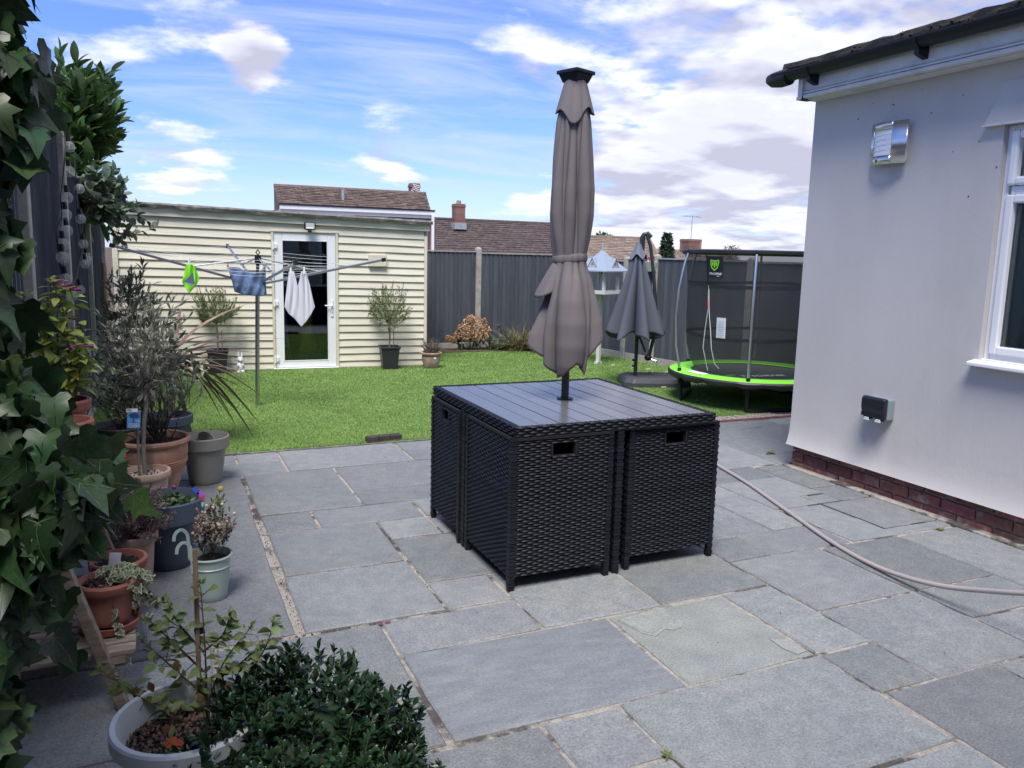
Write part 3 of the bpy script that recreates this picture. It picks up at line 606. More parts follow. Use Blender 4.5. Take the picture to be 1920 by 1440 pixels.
# things standing inside, behind the door glass
purple = mat('purple_foam', (.33, .22, .62), .6, .05, 5); lime = mat('lime_plastic', (.25, .62, .06), .4, .05, 5); yell = mat('yellow_cloth', (.55, .5, .05), .8, .1, 6)
o = part('foam_noodle', MB().tube([(-1.72, .30, .02), (-1.755, .30, .35), (-1.785, .32, .72)], .025, 10), purple, smooth=True); o.matrix_world = shed.matrix_basis; tag(o, 'long purple foam noodle leaning inside the glazed garden room door', 'foam noodle')
o = part('toy_cone', MB().lathe([(.15, .02), (.13, .12), (.07, .45), (.06, .75), (.08, .8)], 16, (-1.45, .7, 0)), yell, smooth=True); o.matrix_world = shed.matrix_basis; tag(o, 'tall yellow cone shape standing behind the garden room glass', 'toy')
for z_, lb_ in ((.27, 'upper of two lime green tubes low behind the garden room glass'), (.12, 'lower of two lime green tubes low behind the garden room glass')):
    o = part('toy_rail', MB().tube([(-1.84, .2, z_), (-1.73, .2, z_)], .017, 8), lime); o.matrix_world = shed.matrix_basis; tag(o, lb_, 'toy')
o = part('storage_box', MB().box(-1.62, -1.3, .5, .9, .02, .14), mat('blue_box', (.05, .12, .16), .5), bevel=.01); o.matrix_world = shed.matrix_basis; tag(o, 'low dark blue box on the garden room floor inside the door', 'box')
# floodlight
fl = thing('floodlight', 'small black floodlight on the fascia above the garden room door', 'floodlight', (3.279, 10.126, 0), SA)
fx, fz = -1.488, 1.782; b = MB().box(fx - .068, fx + .068, -.125, -.075, fz - .048, fz + .048); part('housing', b, blackp, fl, bevel=.012)
b = MB().box(fx - .052, fx + .052, -.129, -.126, fz - .034, fz + .036); part('lens', b, mat('lens_glass', (.5, .52, .5), .12, .05, 5), fl); b = MB().hexa([(fx - .05, -.130, fz - .033), (fx + .05, -.130, fz - .033), (fx + .05, -.1295, fz - .033), (fx - .05, -.1295, fz - .033), (fx - .03, -.130, fz - .012), (fx + .03, -.130, fz - .012), (fx + .03, -.1295, fz - .012), (fx - .03, -.1295, fz - .012)]); part('reflector', b, mat('reflector', (.85, .86, .85), .2), fl)
b = MB().box(fx - .02, fx + .02, -.08, -.02, fz - .03, fz + .02); b.tube([(fx - .02, -.09, fz - .05), (fx - .02, -.1, fz - .066), (fx + .02, -.1, fz - .066)], .008, 6); part('bracket', b, blackp, fl)

# ------------------------------------------------------------------ fences
def fence(name, label, pts, hts, m, bw, gb=.1, ph=.09, pt=None, postw=.085, side=1, group=None):
    root = thing(name, label, 'fence', (pts[0][0], pts[0][1], 0), 0, group); ox, oy = pts[0][0], pts[0][1]
    for i in range(len(pts)):
        x, y = pts[i][0] - ox, pts[i][1] - oy; h = pt[i]; w = postw / 2; k = min(i, len(pts) - 2)
        dx, dy = pts[k + 1][0] - pts[k][0], pts[k + 1][1] - pts[k][1]; a = math.atan2(dy, dx)
        b = MB(); b.box(-w, w, -w, w, -.03, h - .03); b.hexa([(-w, -w, h - .03), (w, -w, h - .03), (w, w, h - .03), (-w, w, h - .03), (-w * .45, -w * .45, h), (w * .45, -w * .45, h), (w * .45, w * .45, h), (-w * .45, w * .45, h)])
        part('concrete_post', b, conc, root, bevel=.006, loc=(x, y, 0), rot=(0, 0, a))
    for i in range(len(pts) - 1):
        x0, y0 = pts[i][0] - ox, pts[i][1] - oy; x1, y1 = pts[i + 1][0] - ox, pts[i + 1][1] - oy
        L_ = math.hypot(x1 - x0, y1 - y0); dx, dy = (x1 - x0) / L_, (y1 - y0) / L_; a = math.atan2(dy, dx); h = hts[i]; w = postw / 2 + .004
        b = MB().box(w, L_ - w, -.02, .02, -.02, gb); part('gravel_board', b, conc, root, bevel=.004, loc=(x0, y0, 0), rot=(0, 0, a))
        n = max(1, int((L_ - 2 * w) / bw)); s_ = (L_ - 2 * w) / n
        for k in range(n):
            t0 = w + k * s_; q = side; zt = h + random.uniform(-.003, .003); j = lambda: random.uniform(-.001, .001)
            b = MB().hexa([(t0, q * .0, gb + .002), (t0 + s_ + .012, q * .0, gb + .002), (t0 + s_ + .012, q * (.006), gb + .002), (t0, q * .020, gb + .002), (t0 + j(), 0, zt), (t0 + s_ + .012 + j(), 0, zt), (t0 + s_ + .012 + j(), q * .006, zt), (t0 + j(), q * .020, zt)])
            part('fence_board', b, m, root, loc=(x0, y0, 0), rot=(0, 0, a))
        b = MB().box(w, L_ - w, -.03, .03, h + .004, h + .022); part('capping_rail', b, mat('capping', (.30, .30, .31), .85, .2, 10), root, loc=(x0, y0, 0), rot=(0, 0, a))
        b = MB(); [b.box(w, L_ - w, -.045 * side, -.002 * side, z, z + .05) for z in (gb + .1, (gb + h) / 2, h - .15)]; part('arris_rails', b, m, root, loc=(x0, y0, 0), rot=(0, 0, a))
    return root
fence('fence', 'dark blue-grey board fence along the back, behind the orange hydrangea', [(3.05, 11.76), (4.66, 11.745), (6.07, 11.735)], [1.505, 1.485], fencem, .071, .1, pt=[1.55, 1.59, 1.55], side=-1)
fence('fence', 'dark blue-grey board fence on the right, behind the trampoline and grey parasol', [(6.115, 11.45), (6.335, 10.06), (6.432, 9.45), (6.69, 7.80), (6.95, 6.15), (7.2, 4.5)], [1.42, 1.455, 1.47, 1.46, 1.46], fencem, .071, .1, pt=[1.5, 1.5, 1.545, 1.535, 1.53, 1.53], side=-1)
fence('fence', 'weathered grey board fence on the left, half hidden by ivy and laurel', [(-.60, .95), (-.59, 2.75), (-.575, 4.55), (-.56, 6.35), (-.54, 8.2), (-.515, 10.0)], [2.35, 2.35, 2.3, 2.02, 1.82], fencel, .105, .12, pt=[2.45, 2.45, 2.42, 2.33, 2.12, 1.88], postw=.095, side=-1)

# ------------------------------------------------------------------ neighbouring houses
tileA = mat('brown_tiles', (.125, .088, .072), .9, .2, 6, rnd=.2, hue=.02, col2=(.19, .14, .115), c2=(.5, .7), c2scale=9, vec=(1, .3, 1))
tileB = mat('dark_tiles', (.075, .055, .052), .9, .22, 5, rnd=.2, hue=.015, col2=(.12, .09, .08), c2=(.5, .7), c2scale=8)
tileC = mat('sandy_tiles', (.21, .155, .12), .9, .22, 6, rnd=.22, hue=.02, col2=(.28, .22, .17), c2=(.5, .7), c2scale=8)
bwall = mat('house_brick', (.23, .12, .10), .95, .25, 20, rnd=.2)
greyw = mat('grey_cladding', (.13, .135, .16), .8, .1, 4)
def tiled(root, x0, x1, y0, z0, y1, z1, m, pitch, tw, cut0=0, cut1=0):
    """roof slope as overlapping rows of single tiles (one joined part), from eave (y0,z0) up to ridge (y1,z1)"""
    n = max(2, int(math.hypot(y1 - y0, z1 - z0) / pitch)); V = []; F = []
    sl = Vector((0, y1 - y0, z1 - z0)).normalized(); nr = Vector((0, -sl.z, sl.y))
    for r in range(n):
        t0, t1 = r / n, (r + 1.15) / n; xa = x0 + cut0 * r / n; xb = x1 - cut1 * r / n; x = xa - (tw / 2 if r % 2 else 0)
        while x < xb:
            a, c = max(x, xa), min(x + tw * .96, xb)
            if c - a > .02:
                q = .03 + random.uniform(-.008, .012); p0 = Vector((0, y0 + (y1 - y0) * t0, z0 + (z1 - z0) * t0)) ; p1 = Vector((0, y0 + (y1 - y0) * t1, z0 + (z1 - z0) * t1)); k = len(V)
                for xx, pp, qq in ((a, p0, 0), (c, p0, 0), (a, p0, q), (c, p0, q), (c, p1, .004), (a, p1, .004)): V.append((xx, pp.y + nr.y * qq, pp.z + nr.z * qq))
                F += [(k, k + 1, k + 3, k + 2), (k + 2, k + 3, k + 4, k + 5)]
            x += tw
    o = link('roof_tiles', mesh_of('roof_tiles', V, F, m), root); o['kind'] = 'stuff'; return o
def chimney(root, x, y, z0, z1, w, parent=None, pot=True, lead=True):
    b = MB(); zz = z0; i = 0
    while zz < z1 - .14: b.box(x - w / 2 + random.uniform(-.006, .006), x + w / 2 + random.uniform(-.006, .006), y - w / 2, y + w / 2, zz, zz + .062); zz += .068
    b.box(x - w / 2 - .02, x + w / 2 + .02, y - w / 2 - .02, y + w / 2 + .02, z1 - .14, z1 - .07); b.box(x - w / 2, x + w / 2, y - w / 2, y + w / 2, z1 - .07, z1)
    c = part('chimney', b, bwall, root)
    if lead: part('lead_flashing', MB().box(x - w / 2 - .05, x + w / 2 + .05, y - w / 2 - .06, y + w / 2, z0 - .02, z0 + .28), mat('lead', (.30, .32, .34), .6, .15, 8), c)
    if pot: part('chimney_pot', MB().lathe([(w * .25, z1), (w * .22, z1 + .16), (0, z1 + .17)], 10, (x, y, 0)), mat('pot_clay', (.3, .2, .16)), c)
    return c
ha = thing('house', 'brown tiled house with grey dormer wall and white gutter rising behind the garden room', 'house', (3.3, 24, 0))
tiled(ha, .10, 4.72, .25, 2.70, 2.6, 3.42, tileA, .20, .24, .22, -.58); part('roof_deck', MB().hexa([(.12, .3, 2.60), (4.7, .3, 2.60), (4.7, 2.62, 2.60), (.30, 2.62, 2.60), (.12, .3, 2.66), (4.7, .3, 2.66), (5.25, 2.62, 3.38), (.3, 2.62, 3.38)]), tileA, ha)
part('ridge_tiles', MB().tube([(.3, 2.62, 3.42), (5.3, 2.62, 3.42)], .06, 8), tileA, ha)
part('upper_wall', MB().box(.14, 4.62, .22, 2.6, 1.5, 2.62), greyw, ha); part('brick_wall', MB().box(-.02, 4.9, .35, 5, 0, 2.55), bwall, ha)
b = MB().box(.12, 4.78, .10, .22, 2.60, 2.72); b.box(.12, 4.78, .16, .24, 2.50, 2.60); part('gutter', b, whitep, ha); part('downpipe', MB().box(4.68, 4.76, .06, .14, 0, 2.6), whitep, ha); part('roof_verge', MB().box(.10, 4.80, .08, .35, 2.715, 2.755), blackp, ha)
part('vent_pipe', MB().tube([(2.17, 1.2, 2.9), (2.17, 1.2, 3.30)], .045, 10), mat('zinc', (.45, .47, .48), .4, metal=.6), ha)
chimney(ha, 4.98, 2.9, 3.2, 3.76, .32, pot=False, lead=False)
b = MB(); 
for i in range(5): b.tube([(4.80 + i * .03, 2.68, 3.50 + .05 * i), (5.10 + i * .02, 2.68, 3.42 + .055 * i)], .011, 4)
b.tube([(4.86, 2.70, 3.74), (5.12, 2.70, 3.42)], .013, 4); part('aerial', b, whitep, ha)
hb = thing('house', 'long dark tiled house roof with brick chimney, behind the back fence', 'house', (11.4, 34, 0))
tiled(hb, -.6, 7.7, .0, 1.2, 3.2, 3.0, tileB, .21, .27); part('roof_deck', MB().hexa([(-.6, .1, 1.1), (7.7, .1, 1.1), (7.7, 3.2, 1.1), (-.6, 3.2, 1.1), (-.6, .1, 1.17), (7.7, .1, 1.17), (7.7, 3.2, 2.94), (-.6, 3.2, 2.94)]), tileB, hb); part('ridge_tiles', MB().tube([(-.6, 3.2, 3.02), (7.7, 3.2, 2.98)], .09, 8), tileB, hb); part('house_wall', MB().box(-.3, 7.5, .4, 6, 0, 1.5), bwall, hb)
chimney(hb, 2.0, 2.4, 2.55, 3.72, .50); 
hc = thing('house', 'lower sandy tiled house roof with sloping hip, left of the conical tree', 'house', (20.5, 38, 0))
tiled(hc, -.9, 5.75, .0, 1.05, 3.2, 2.52, tileC, .21, .27, 0, -1.15); part('roof_deck', MB().hexa([(-.9, .1, .95), (5.7, .1, .95), (6.8, 3.2, .95), (-.9, 3.2, .95), (-.9, .1, 1.02), (5.7, .1, 1.02), (6.8, 3.2, 2.46), (-.9, 3.2, 2.46)]), tileC, hc); part('ridge_tiles', MB().tube([(-.9, 3.2, 2.53), (6.9, 3.2, 2.53)], .08, 8), tileC, hc); part('house_wall', MB().box(-.7, 5.6, .4, 6, 0, 1.3), bwall, hc); chimney(hc, 1.75, 3.3, 2.2, 3.05, .46, pot=False)
part('hip_tiles', MB().tube([(5.75, 0, 1.08), (6.9, 3.2, 2.53)], .08, 6), tileC, hc)
hd = thing('house', 'far low house roof with square chimney and tall aerial, above the right fence', 'house', (25.5, 39.5, 0))
tiled(hd, .3, 8.6, .0, .9, 3., 1.93, tileC, .22, .28); part('house_wall', MB().box(.4, 8.5, .3, 6, 0, 1.1), bwall, hd); part('roof_deck', MB().hexa([(.3, .1, .8), (8.5, .1, .8), (8.5, 3, .8), (.3, 3, .8), (.3, .1, .87), (8.5, .1, .87), (8.5, 3, 1.87), (.3, 3, 1.87)]), tileC, hd); c = chimney(hd, 5.3, 2.2, 1.4, 2.58, .95, pot=False, lead=False)
part('aerial', MB().tube([(5.3, 2.2, 2.58), (5.32, 2.2, 4.02)], .022, 6).tube([(4.75, 2.2, 3.98), (6.0, 2.2, 3.96)], .017, 5).tube([(4.77, 2.0, 3.98), (4.77, 2.4, 3.98)], .015, 4).tube([(5.6, 2.0, 3.97), (5.6, 2.4, 3.97)], .015, 4), alu, c)
# ------------------------------------------------------------------ materials for the furniture
wicker = mat('black_wicker', (.0105, .0115, .0165), .5, .25, 30, rnd=.3, spec=.28)
wickerb = mat('wicker_backing', (.006, .006, .008), .7, .1, 8)
slatm = mat('grey_table_slat', (.105, .103, .108), .25, .16, 3, .0004, 40, rnd=.10, spec=.6, vec=(1, .25, 1))
taupe = mat('taupe_canvas', (.165, .148, .150), .85, .05, 3, .0005, 240, spec=.25, trans=.05)
taupe_shade = mat('shaded_canvas', (.05, .045, .05), .9, .05, 3)  # taupe canvas darkened for the shade inside the closed parasol
greyc = mat('grey_canvas', (.088, .097, .125), .85, .06, 3, .0004, 200, spec=.3, trans=.04)
basep = mat('dark_grey_plastic', (.058, .06, .066), .5, .1, 12, .001, 60)
pole_m = mat('charcoal_pole', (.045, .047, .052), .4, .1, 10)
green = mat('lime_pad', (.26, .78, .06), .45, .05, 6, .001, 12)
padblack = mat('black_pad', (.018, .018, .021), .45, .2, 5, .008, 9)
netm = net_mat('enclosure_net', (.016, .017, .02), .5)
matm = mat('jump_mat', (.05, .052, .062), .7, .15, 30)
galv = mat('galvanised_pole', (.62, .64, .66), .3, .06, 12, metal=.9)
white = mat('white_print', (.85, .86, .87), .5, .02, 5)
bluegrey = mat('blue_grey_roof', (.27, .32, .40), .6, .06, 5)
ivoryp = mat('white_wood', (.60, .60, .56), .55, .05, 8)

def weave(w, h, ox, oz, hole=None, px=.0270, pz=.0116, amp=.0029, y=0.):
    """woven strands over ribs, face towards -y; real relief"""
    V = []; F = []; rows = int(round(h / pz)); pz = h / rows; ribs = max(2, int(round(w / px))); px = w / ribs; ns = ribs * 3
    for r in range(rows):
        z0 = oz + r * pz; ph = r % 2; jz = random.uniform(-.0008, .0008); ja = random.uniform(.8, 1.15)
        prev = None
        for i in range(ns + 1):
            x = ox + w * i / ns; d = amp * ja * math.cos(PI * (x - ox) / px + PI * ph + PI / 2 * 0)
            zc = z0 + pz / 2 + jz
            if hole and hole[0] < x < hole[1] and hole[2] < zc < hole[3]: prev = None; continue
            k = len(V); V += [(x, y - d + .0035, zc - pz * .46), (x, y - d - .0016, zc), (x, y - d + .0035, zc + pz * .46)]
            if prev is not None: F += [(prev, k, k + 1, prev + 1), (prev + 1, k + 1, k + 2, prev + 2)]
            prev = k
    return V, F
def wpanel(name, parent, w, h, oz, loc, rz, hole=None):
    V, F = weave(w, h, -w / 2, oz, hole); o = link(name, mesh_of(name, V, F, wicker, False), parent, loc, (0, 0, rz)); o['kind'] = 'stuff'
    return o
def wpost(parent, x, y, z0, z1, s=.026, name='leg'):
    b = MB(); n = int((z1 - z0) / .017)
    for i in range(n):
        za = z0 + (z1 - z0) * i / n; zb_ = z0 + (z1 - z0) * (i + .86) / n; e = .0012 if i % 2 else -.0008
        b.box(x - s / 2 - e, x + s / 2 + e, y - s / 2 - e, y + s / 2 + e, za, zb_)
    b.box(x - s / 2 + .003, x + s / 2 - .003, y - s / 2 + .003, y + s / 2 - .003, z0, z1)
    return part(name, b, wicker, parent)
def cube_chair(label, x0, x1, y0, y1, back, sides, hz=.712):
    """wicker cube chair pushed in under the table; back: direction its woven back faces"""
    cx, cy = (x0 + x1) / 2, (y0 + y1) / 2; t = thing('cube_chair', label, 'garden chair', (cx, cy, 0), 0, 'wicker cube chairs pushed in under the table')
    w, d = x1 - x0, y1 - y0; s = .028; zb0 = .062
    for sx in (-1, 1):
        for sy in (-1, 1): wpost(t, sx * (w / 2 - s / 2), sy * (d / 2 - s / 2), 0, hz, s)
    b = MB().box(-w / 2 + .014, w / 2 - .014, -d / 2 + .014, d / 2 - .014, zb0 + .01, .40)
    ang = {'-y': 0, 'x': PI / 2, 'y': PI, '-x': -PI / 2}
    def face(dirn, hole):
        L_ = (w if dirn in ('y', '-y') else d) - 2 * s; off = (d if dirn in ('y', '-y') else w) / 2 - .004
        a = ang[dirn]; n = {'-y': (0, -1), 'y': (0, 1), 'x': (1, 0), '-x': (-1, 0)}[dirn]
        hh = (-.062, .062, .615, .672) if hole else None
        wpanel('woven_back' if hole else 'woven_side', t, L_, hz - zb0 - .006, zb0, (n[0] * off, n[1] * off, 0), a, hh)
        bb = MB(); y = .012
        if hole:
            for q in ((-L_ / 2, hh[0], zb0, hz - .01), (hh[1], L_ / 2, zb0, hz - .01), (hh[0], hh[1], zb0, hh[2]), (hh[0], hh[1], hh[3], hz - .01)): bb.box(q[0], q[1], .005, .02, q[2], q[3])
            for q in ((hh[0] - .004, hh[0] + .004), (hh[1] - .004, hh[1] + .004)): bb.box(q[0], q[1], -.006, .02, hh[2], hh[3])
        else: bb.box(-L_ / 2, L_ / 2, .006, .02, zb0, hz - .01)
        bb.box(-L_ / 2, L_ / 2, -.004, .012, hz - .014, hz - .002)
        part('panel_backing', bb, wickerb, t, loc=(n[0] * off, n[1] * off, 0), rot=(0, 0, a))
    face(back, True)
    for q in sides: face(q, False)
    part('seat', b, wickerb, t)
    return t
cube_chair('nearest cube chair, at the front left corner under the table, its left side woven', 1.415, 1.940, 3.127, 3.695, '-y', ('-x', 'x'))
cube_chair('front right cube chair under the table, nearest the house wall', 2.045, 2.572, 3.155, 3.72, '-y', ('-x', 'x'))
cube_chair('cube chair at the far left corner of the table with its handle slot facing left', 1.410, 1.965, 3.775, 4.235, '-x', ('-y', 'y'))
cube_chair('cube chair hidden at the far right corner of the table, next to the lawn', 2.02, 2.575, 3.76, 4.25, 'x', ('-y', 'y'))

# ------------------------------------------------------------------ table
T0, T1, U0, U1 = 1.437, 2.528, 3.135, 4.285
tab = thing('table', 'square black wicker dining table with grey slatted top', 'garden table', ((T0 + T1) / 2, (U0 + U1) / 2, 0))
tx, ty = (T0 + T1) / 2, (U0 + U1) / 2; hw, hd = (T1 - T0) / 2, (U1 - U0) / 2; zt = .757
for n_, L_, off, a in (('woven_rim', 2 * hw, hd, 0), ('woven_rim', 2 * hw, hd, PI), ('woven_rim', 2 * hd, hw, PI / 2), ('woven_rim', 2 * hd, hw, -PI / 2)):
    V, F = weave(L_, .048, -L_ / 2, zt - .046, None, .030, .0128, .0034); q = {0: (0, -off, 0), PI: (0, off, 0), PI / 2: (off, 0, 0), -PI / 2: (-off, 0, 0)}[a]
    o = link(n_, mesh_of(n_, V, F, wicker), tab, q, (0, 0, a)); o['kind'] = 'stuff'
b = MB(); rw = .032
for x0, x1, y0, y1 in ((-hw, hw, -hd, -hd + rw), (-hw, hw, hd - rw, hd), (-hw, -hw + rw, -hd + rw, hd - rw), (hw - rw, hw, -hd + rw, hd - rw)):
    b.box(x0 + .004, x1 - .004, y0 + .004, y1 - .004, zt - .05, zt - .003)
part('top_frame', b, wickerb, tab)
b = MB(); nr = 0
for sgn in (-1, 1):                                                   # wrapped strands over the rim
    n = int(2 * hw / .0125)
    for i in range(n): x = -hw + (i + .5) * 2 * hw / n; e = .0012 * (i % 2); b.box(x - .0055, x + .0055, sgn * hd - rw / 2 - rw / 2 * sgn - .0, sgn * hd - rw / 2 - rw / 2 * sgn + rw, zt - .004, zt - .001 + e) if False else b.box(x - .0055, x + .0055, min(sgn * hd, sgn * (hd - rw)), max(sgn * hd, sgn * (hd - rw)), zt - .004, zt - .001 + e)
    n = int(2 * hd / .0125)
    for i in range(n): y = -hd + (i + .5) * 2 * hd / n; e = .0012 * (i % 2); b.box(min(sgn * hw, sgn * (hw - rw)), max(sgn * hw, sgn * (hw - rw)), y - .0055, y + .0055, zt - .0045, zt - .0012 + e)
o = part('rim_binding', b, wicker, tab); o['kind'] = 'stuff'
ns = 10; iw = 2 * (hw - rw) / ns; hx0, hy0 = 1.985 - tx, 3.715 - ty
for i in range(ns):
    x0 = -hw + rw + i * iw + .0022; x1 = x0 + iw - .0044; g = random.uniform(-.0008, .0008)
    if x0 < hx0 - .03 and x1 > hx0 + .03 or abs((x0 + x1) / 2 - hx0) < iw * .9:
        pts = lambda: None
    b = MB().box(x0, x1, -hd + rw + .002, hd - rw - .002, zt - .018, zt - .001 + g); part('slat', b, slatm, tab, bevel=.0022)
b = MB().box(-hw + .05, hw - .05, -hd + .05, hd - .05, zt - .05, zt - .022); part('top_support', b, wickerb, tab)
b = MB().lathe([(.030, zt + .001), (.044, zt + .002), (.044, zt + .005), (.024, zt + .007)], 20, (hx0, hy0, 0)); part('parasol_ring', b, blackp, tab, smooth=True)
for x, y in ((1.985 - tx, U0 + .02 - ty), (T0 - .004 - tx, 3.735 - ty), (1.99 - tx, U1 - .03 - ty), (T1 - .02 - tx, 3.735 - ty)): wpost(tab, x, y, 0, zt - .05, .034)

# ------------------------------------------------------------------ closed parasol through the table
um = thing('parasol', 'tall closed taupe parasol with black solar cap standing through the table', 'parasol', (1.985, 3.715, 0))
b = MB().tube([(0, 0, .02), (0, 0, 2.38)], .0205, 16); part('pole', b, pole_m, um, smooth=True)
b = MB().hexa([(-.047, -.047, 2.372), (.047, -.047, 2.372), (.047, .047, 2.372), (-.047, .047, 2.372), (-.062, -.062, 2.412), (.062, -.062, 2.412), (.062, .062, 2.412), (-.062, .062, 2.412)]); b.box(-.070, .070, -.070, .070, 2.412, 2.430)
o = part('solar_cap', b, blackp, um, bevel=.004, rot=(0, 0, R(20)))
part('solar_panel', MB().box(-.058, .058, -.058, .058, 2.430, 2.433), mat('solar_cell', (.02, .025, .06), .15, .1, 40), o)
def closed_canopy(Rz, hem, folds, nth=192, nz=70, ztop=2.38, seed=3, twist=0.):
    rr = random.Random(seed); ph = [rr.uniform(0, 6) for _ in range(8)]; am = [rr.uniform(.6, 1.4) for _ in range(8)]
    g = []
    for i in range(nz + 1):
        t = i / nz; row = []
        for j in range(nth):
            th = 2 * PI * j / nth; zh = hem(th); z = ztop + (zh - ztop) * t
            r, amp = Rz(z, th); w = 0
            for k, (f, a) in enumerate(folds): w += a * am[k] * (-.8 + 2 * abs(math.sin(f * th / 2 + ph[k] + twist * (z - 1.5) + .12 * math.sin(3 * z + k))))
            w += .12 * math.sin(9 * z + 3 * th + ph[3]) * .5
            q = r * (1 + amp * w); row.append((q * math.cos(th), q * math.sin(th), z))
        g.append(row)
    return g
cang = math.atan2(-3.715, -1.985)                                     # towards the viewer's side of the pole
def interp(tbl, z):
    for (a, p), (c, q) in zip(tbl, tbl[1:]):
        if a >= z >= c: return p + (q - p) * (a - z) / (a - c)
    return tbl[-1][1] if z < tbl[-1][0] else tbl[0][1]
RT = [(2.38, .040), (2.30, .062), (2.18, .088), (2.0, .105), (1.85, .120), (1.72, .118), (1.6, .100), (1.52, .084), (1.495, .080), (1.46, .088), (1.38, .125), (1.28, .150), (1.15, .170), (1.05, .165), (.88, .12)]
AT = [(2.38, .06), (2.18, .14), (1.85, .20), (1.6, .22), (1.5, .16), (1.42, .24), (1.25, .32), (1.0, .40), (.88, .45)]
def uhem(th):
    d = (th - cang + PI) % (2 * PI) - PI                              # 0 = facing us; right of it negative or positive
    T_ = [(-180, 1.12), (-130, 1.16), (-100, 1.12), (-72, 1.04), (-50, .97), (-22, .885), (-5, .90), (18, .965), (34, .945), (46, .90), (56, .955), (70, 1.05), (92, 1.13), (125, 1.0), (150, 1.14), (180, 1.12)]
    q = math.degrees(d)
    for (a, p), (c, e) in zip(T_, T_[1:]):
        if a <= q <= c: return p + (e - p) * (q - a) / (c - a)
    return 1.12
CR = [(-150, .34, 13), (-118, .42, 11), (-88, .30, 12), (-62, .40, 9), (-34, .46, 9), (-14, .30, 8), (8, .36, 9), (33, .46, 9), (58, .40, 10), (88, .36, 12), (118, .40, 12), (152, .36, 13)]
CRP = [(.11 * math.sin(3.1 * k + 1), 2.2 + .7 * (k % 4), 1.3 * k) for k in range(len(CR))]
RTM = [(2.38, .042), (2.30, .064), (2.18, .090), (2.0, .108), (1.85, .120), (1.72, .117), (1.6, .101), (1.52, .084), (1.495, .081), (1.46, .090), (1.38, .126), (1.28, .156), (1.17, .178), (1.05, .180), (.95, .165), (.88, .140)]
RTL = [(1.495, .081), (1.45, .084), (1.36, .098), (1.28, .122), (1.20, .158), (1.10, .186), (1.02, .190)]
def cloth_r(z, th):
    d = math.degrees((th - cang + PI) % (2 * PI) - PI); r = interp(RTM, z)
    if z < 1.495 and -125 < d < -30: k = min(1, (d + 125) / 20, (-30 - d) / 18); r += (interp(RTL, z) - r) * k
    lo = max(0, min(1, (1.34 - z) / .24)); r += lo * (.034 * math.exp(-((d + 78) / 13) ** 2) + .026 * math.exp(-((d - 82) / 14) ** 2) + .02 * math.exp(-((d - 40) / 10) ** 2) - .012)
    q = 1.0; amp = interp([(2.4, .25), (2.25, .7), (1.9, 1.0), (1.6, .85), (1.5, .5), (1.42, .8), (1.2, .95), (.9, .9)], z)
    for (a, dep, w), (sh_, f_, p_) in zip(CR, CRP):
        x = abs((d - a - 9 * math.sin(f_ * z + p_) + 180) % 360 - 180); q -= amp * dep * (1 if abs(a) > 20 or z > 1.5 else max(.15, 1 - (1.5 - z) * 4)) * math.exp(-x / w) * (.75 + .25 * math.sin(3.7 * z + p_))
    w_ = .020 * math.sin(14 * z + .09 * d + 1.0) * math.exp(-((z - 1.60) / .13) ** 2) + .016 * math.sin(11 * z - .06 * d) * math.exp(-((z - 1.36) / .12) ** 2) + .008 * math.sin(5 * z + .05 * d)
    return r * (q + w_) * interp([(2.4, 1.02), (1.9, 1.04), (1.5, 1.10), (1.3, 1.13)], z) + .002
g = []
for i in range(91):
    t = i / 90; g.append([(cloth_r(z, th) * math.cos(th), cloth_r(z, th) * math.sin(th), z) for th in [2 * PI * k / 240 for k in range(240)] for z in [2.385 + (uhem(th) - 2.385) * t]])
o = part('canopy', MB().sheet(g, True), taupe, um, smooth=True); m_ = o.modifiers.new('thick', 'SOLIDIFY'); m_.thickness = .003
hemline = [g[-1][k] for k in range(0, 240, 2)]; part('hem', MB().tube([(x * 1.003, y * 1.003, z + .002) for x, y, z in hemline], .0032, 5, closed=True), taupe, um, smooth=True)
g2 = [[(x * .86, y * .86, z + .012) for x, y, z in row] for row in g[56:]]; part('canopy_shade', MB().sheet(g2, True), taupe_shade, um, smooth=True)  # added inner sheet, shade under the folds put into its dark colour
def vhem(th): return 2.232 + .014 * math.cos(4 * (th - cang) + 2.6) - .065 * max(0, math.cos(th - cang + .12))**6
VR = [(2.40, .040), (2.37, .050), (2.30, .066), (2.22, .083), (2.14, .094)]
g = closed_canopy(lambda z, th: (interp(VR, z) * (1 + .1 * max(0, math.cos(4 * (th - cang) + 2.4 + PI))), interp([(2.4, .02), (2.14, .20)], z)), vhem, [(3, .5), (7, .35)], 96, 20, 2.392, 9)
o = part('vent_flap', MB().sheet(g, True), taupe, um, smooth=True); m_ = o.modifiers.new('thick', 'SOLIDIFY'); m_.thickness = .003
g = []                                                                # the flap caught up on the left, over a dark hollow
for i in range(15):
    t = i / 14; row = []
    for j in range(31):
        d = R(-118) + R(88) * j / 30; u = j / 30; zh = 1.385 - .075 * math.sin(PI * u) ** .7 - .03 * u; z = 1.475 + (zh - 1.475) * t; th = cang + d
        r = .082 + (.090 * math.sin(PI * u) ** .6 + .004) * t ** .85 + .007 * math.sin(5 * u * PI + 2 * t) * t; row.append((r * math.cos(th), r * math.sin(th), z))
    g.append(row)
o = part('canopy_flap', MB().sheet(g), taupe, um, smooth=True); o.modifiers.new('thick', 'SOLIDIFY').thickness = .003
def ring(z, f): return [((.5 * cloth_r(z, th) + .5 * .091) * f * math.cos(th), (.5 * cloth_r(z, th) + .5 * .091) * f * math.sin(th), z + .010 * math.sin(th + 2.4)) for th in [2 * PI * k / 96 for k in range(96)]]
o = part('tie_strap', MB().sheet([ring(1.517, 1.0), ring(1.511, 1.05), ring(1.483, 1.05), ring(1.476, 1.0)], True), taupe, um, smooth=True)
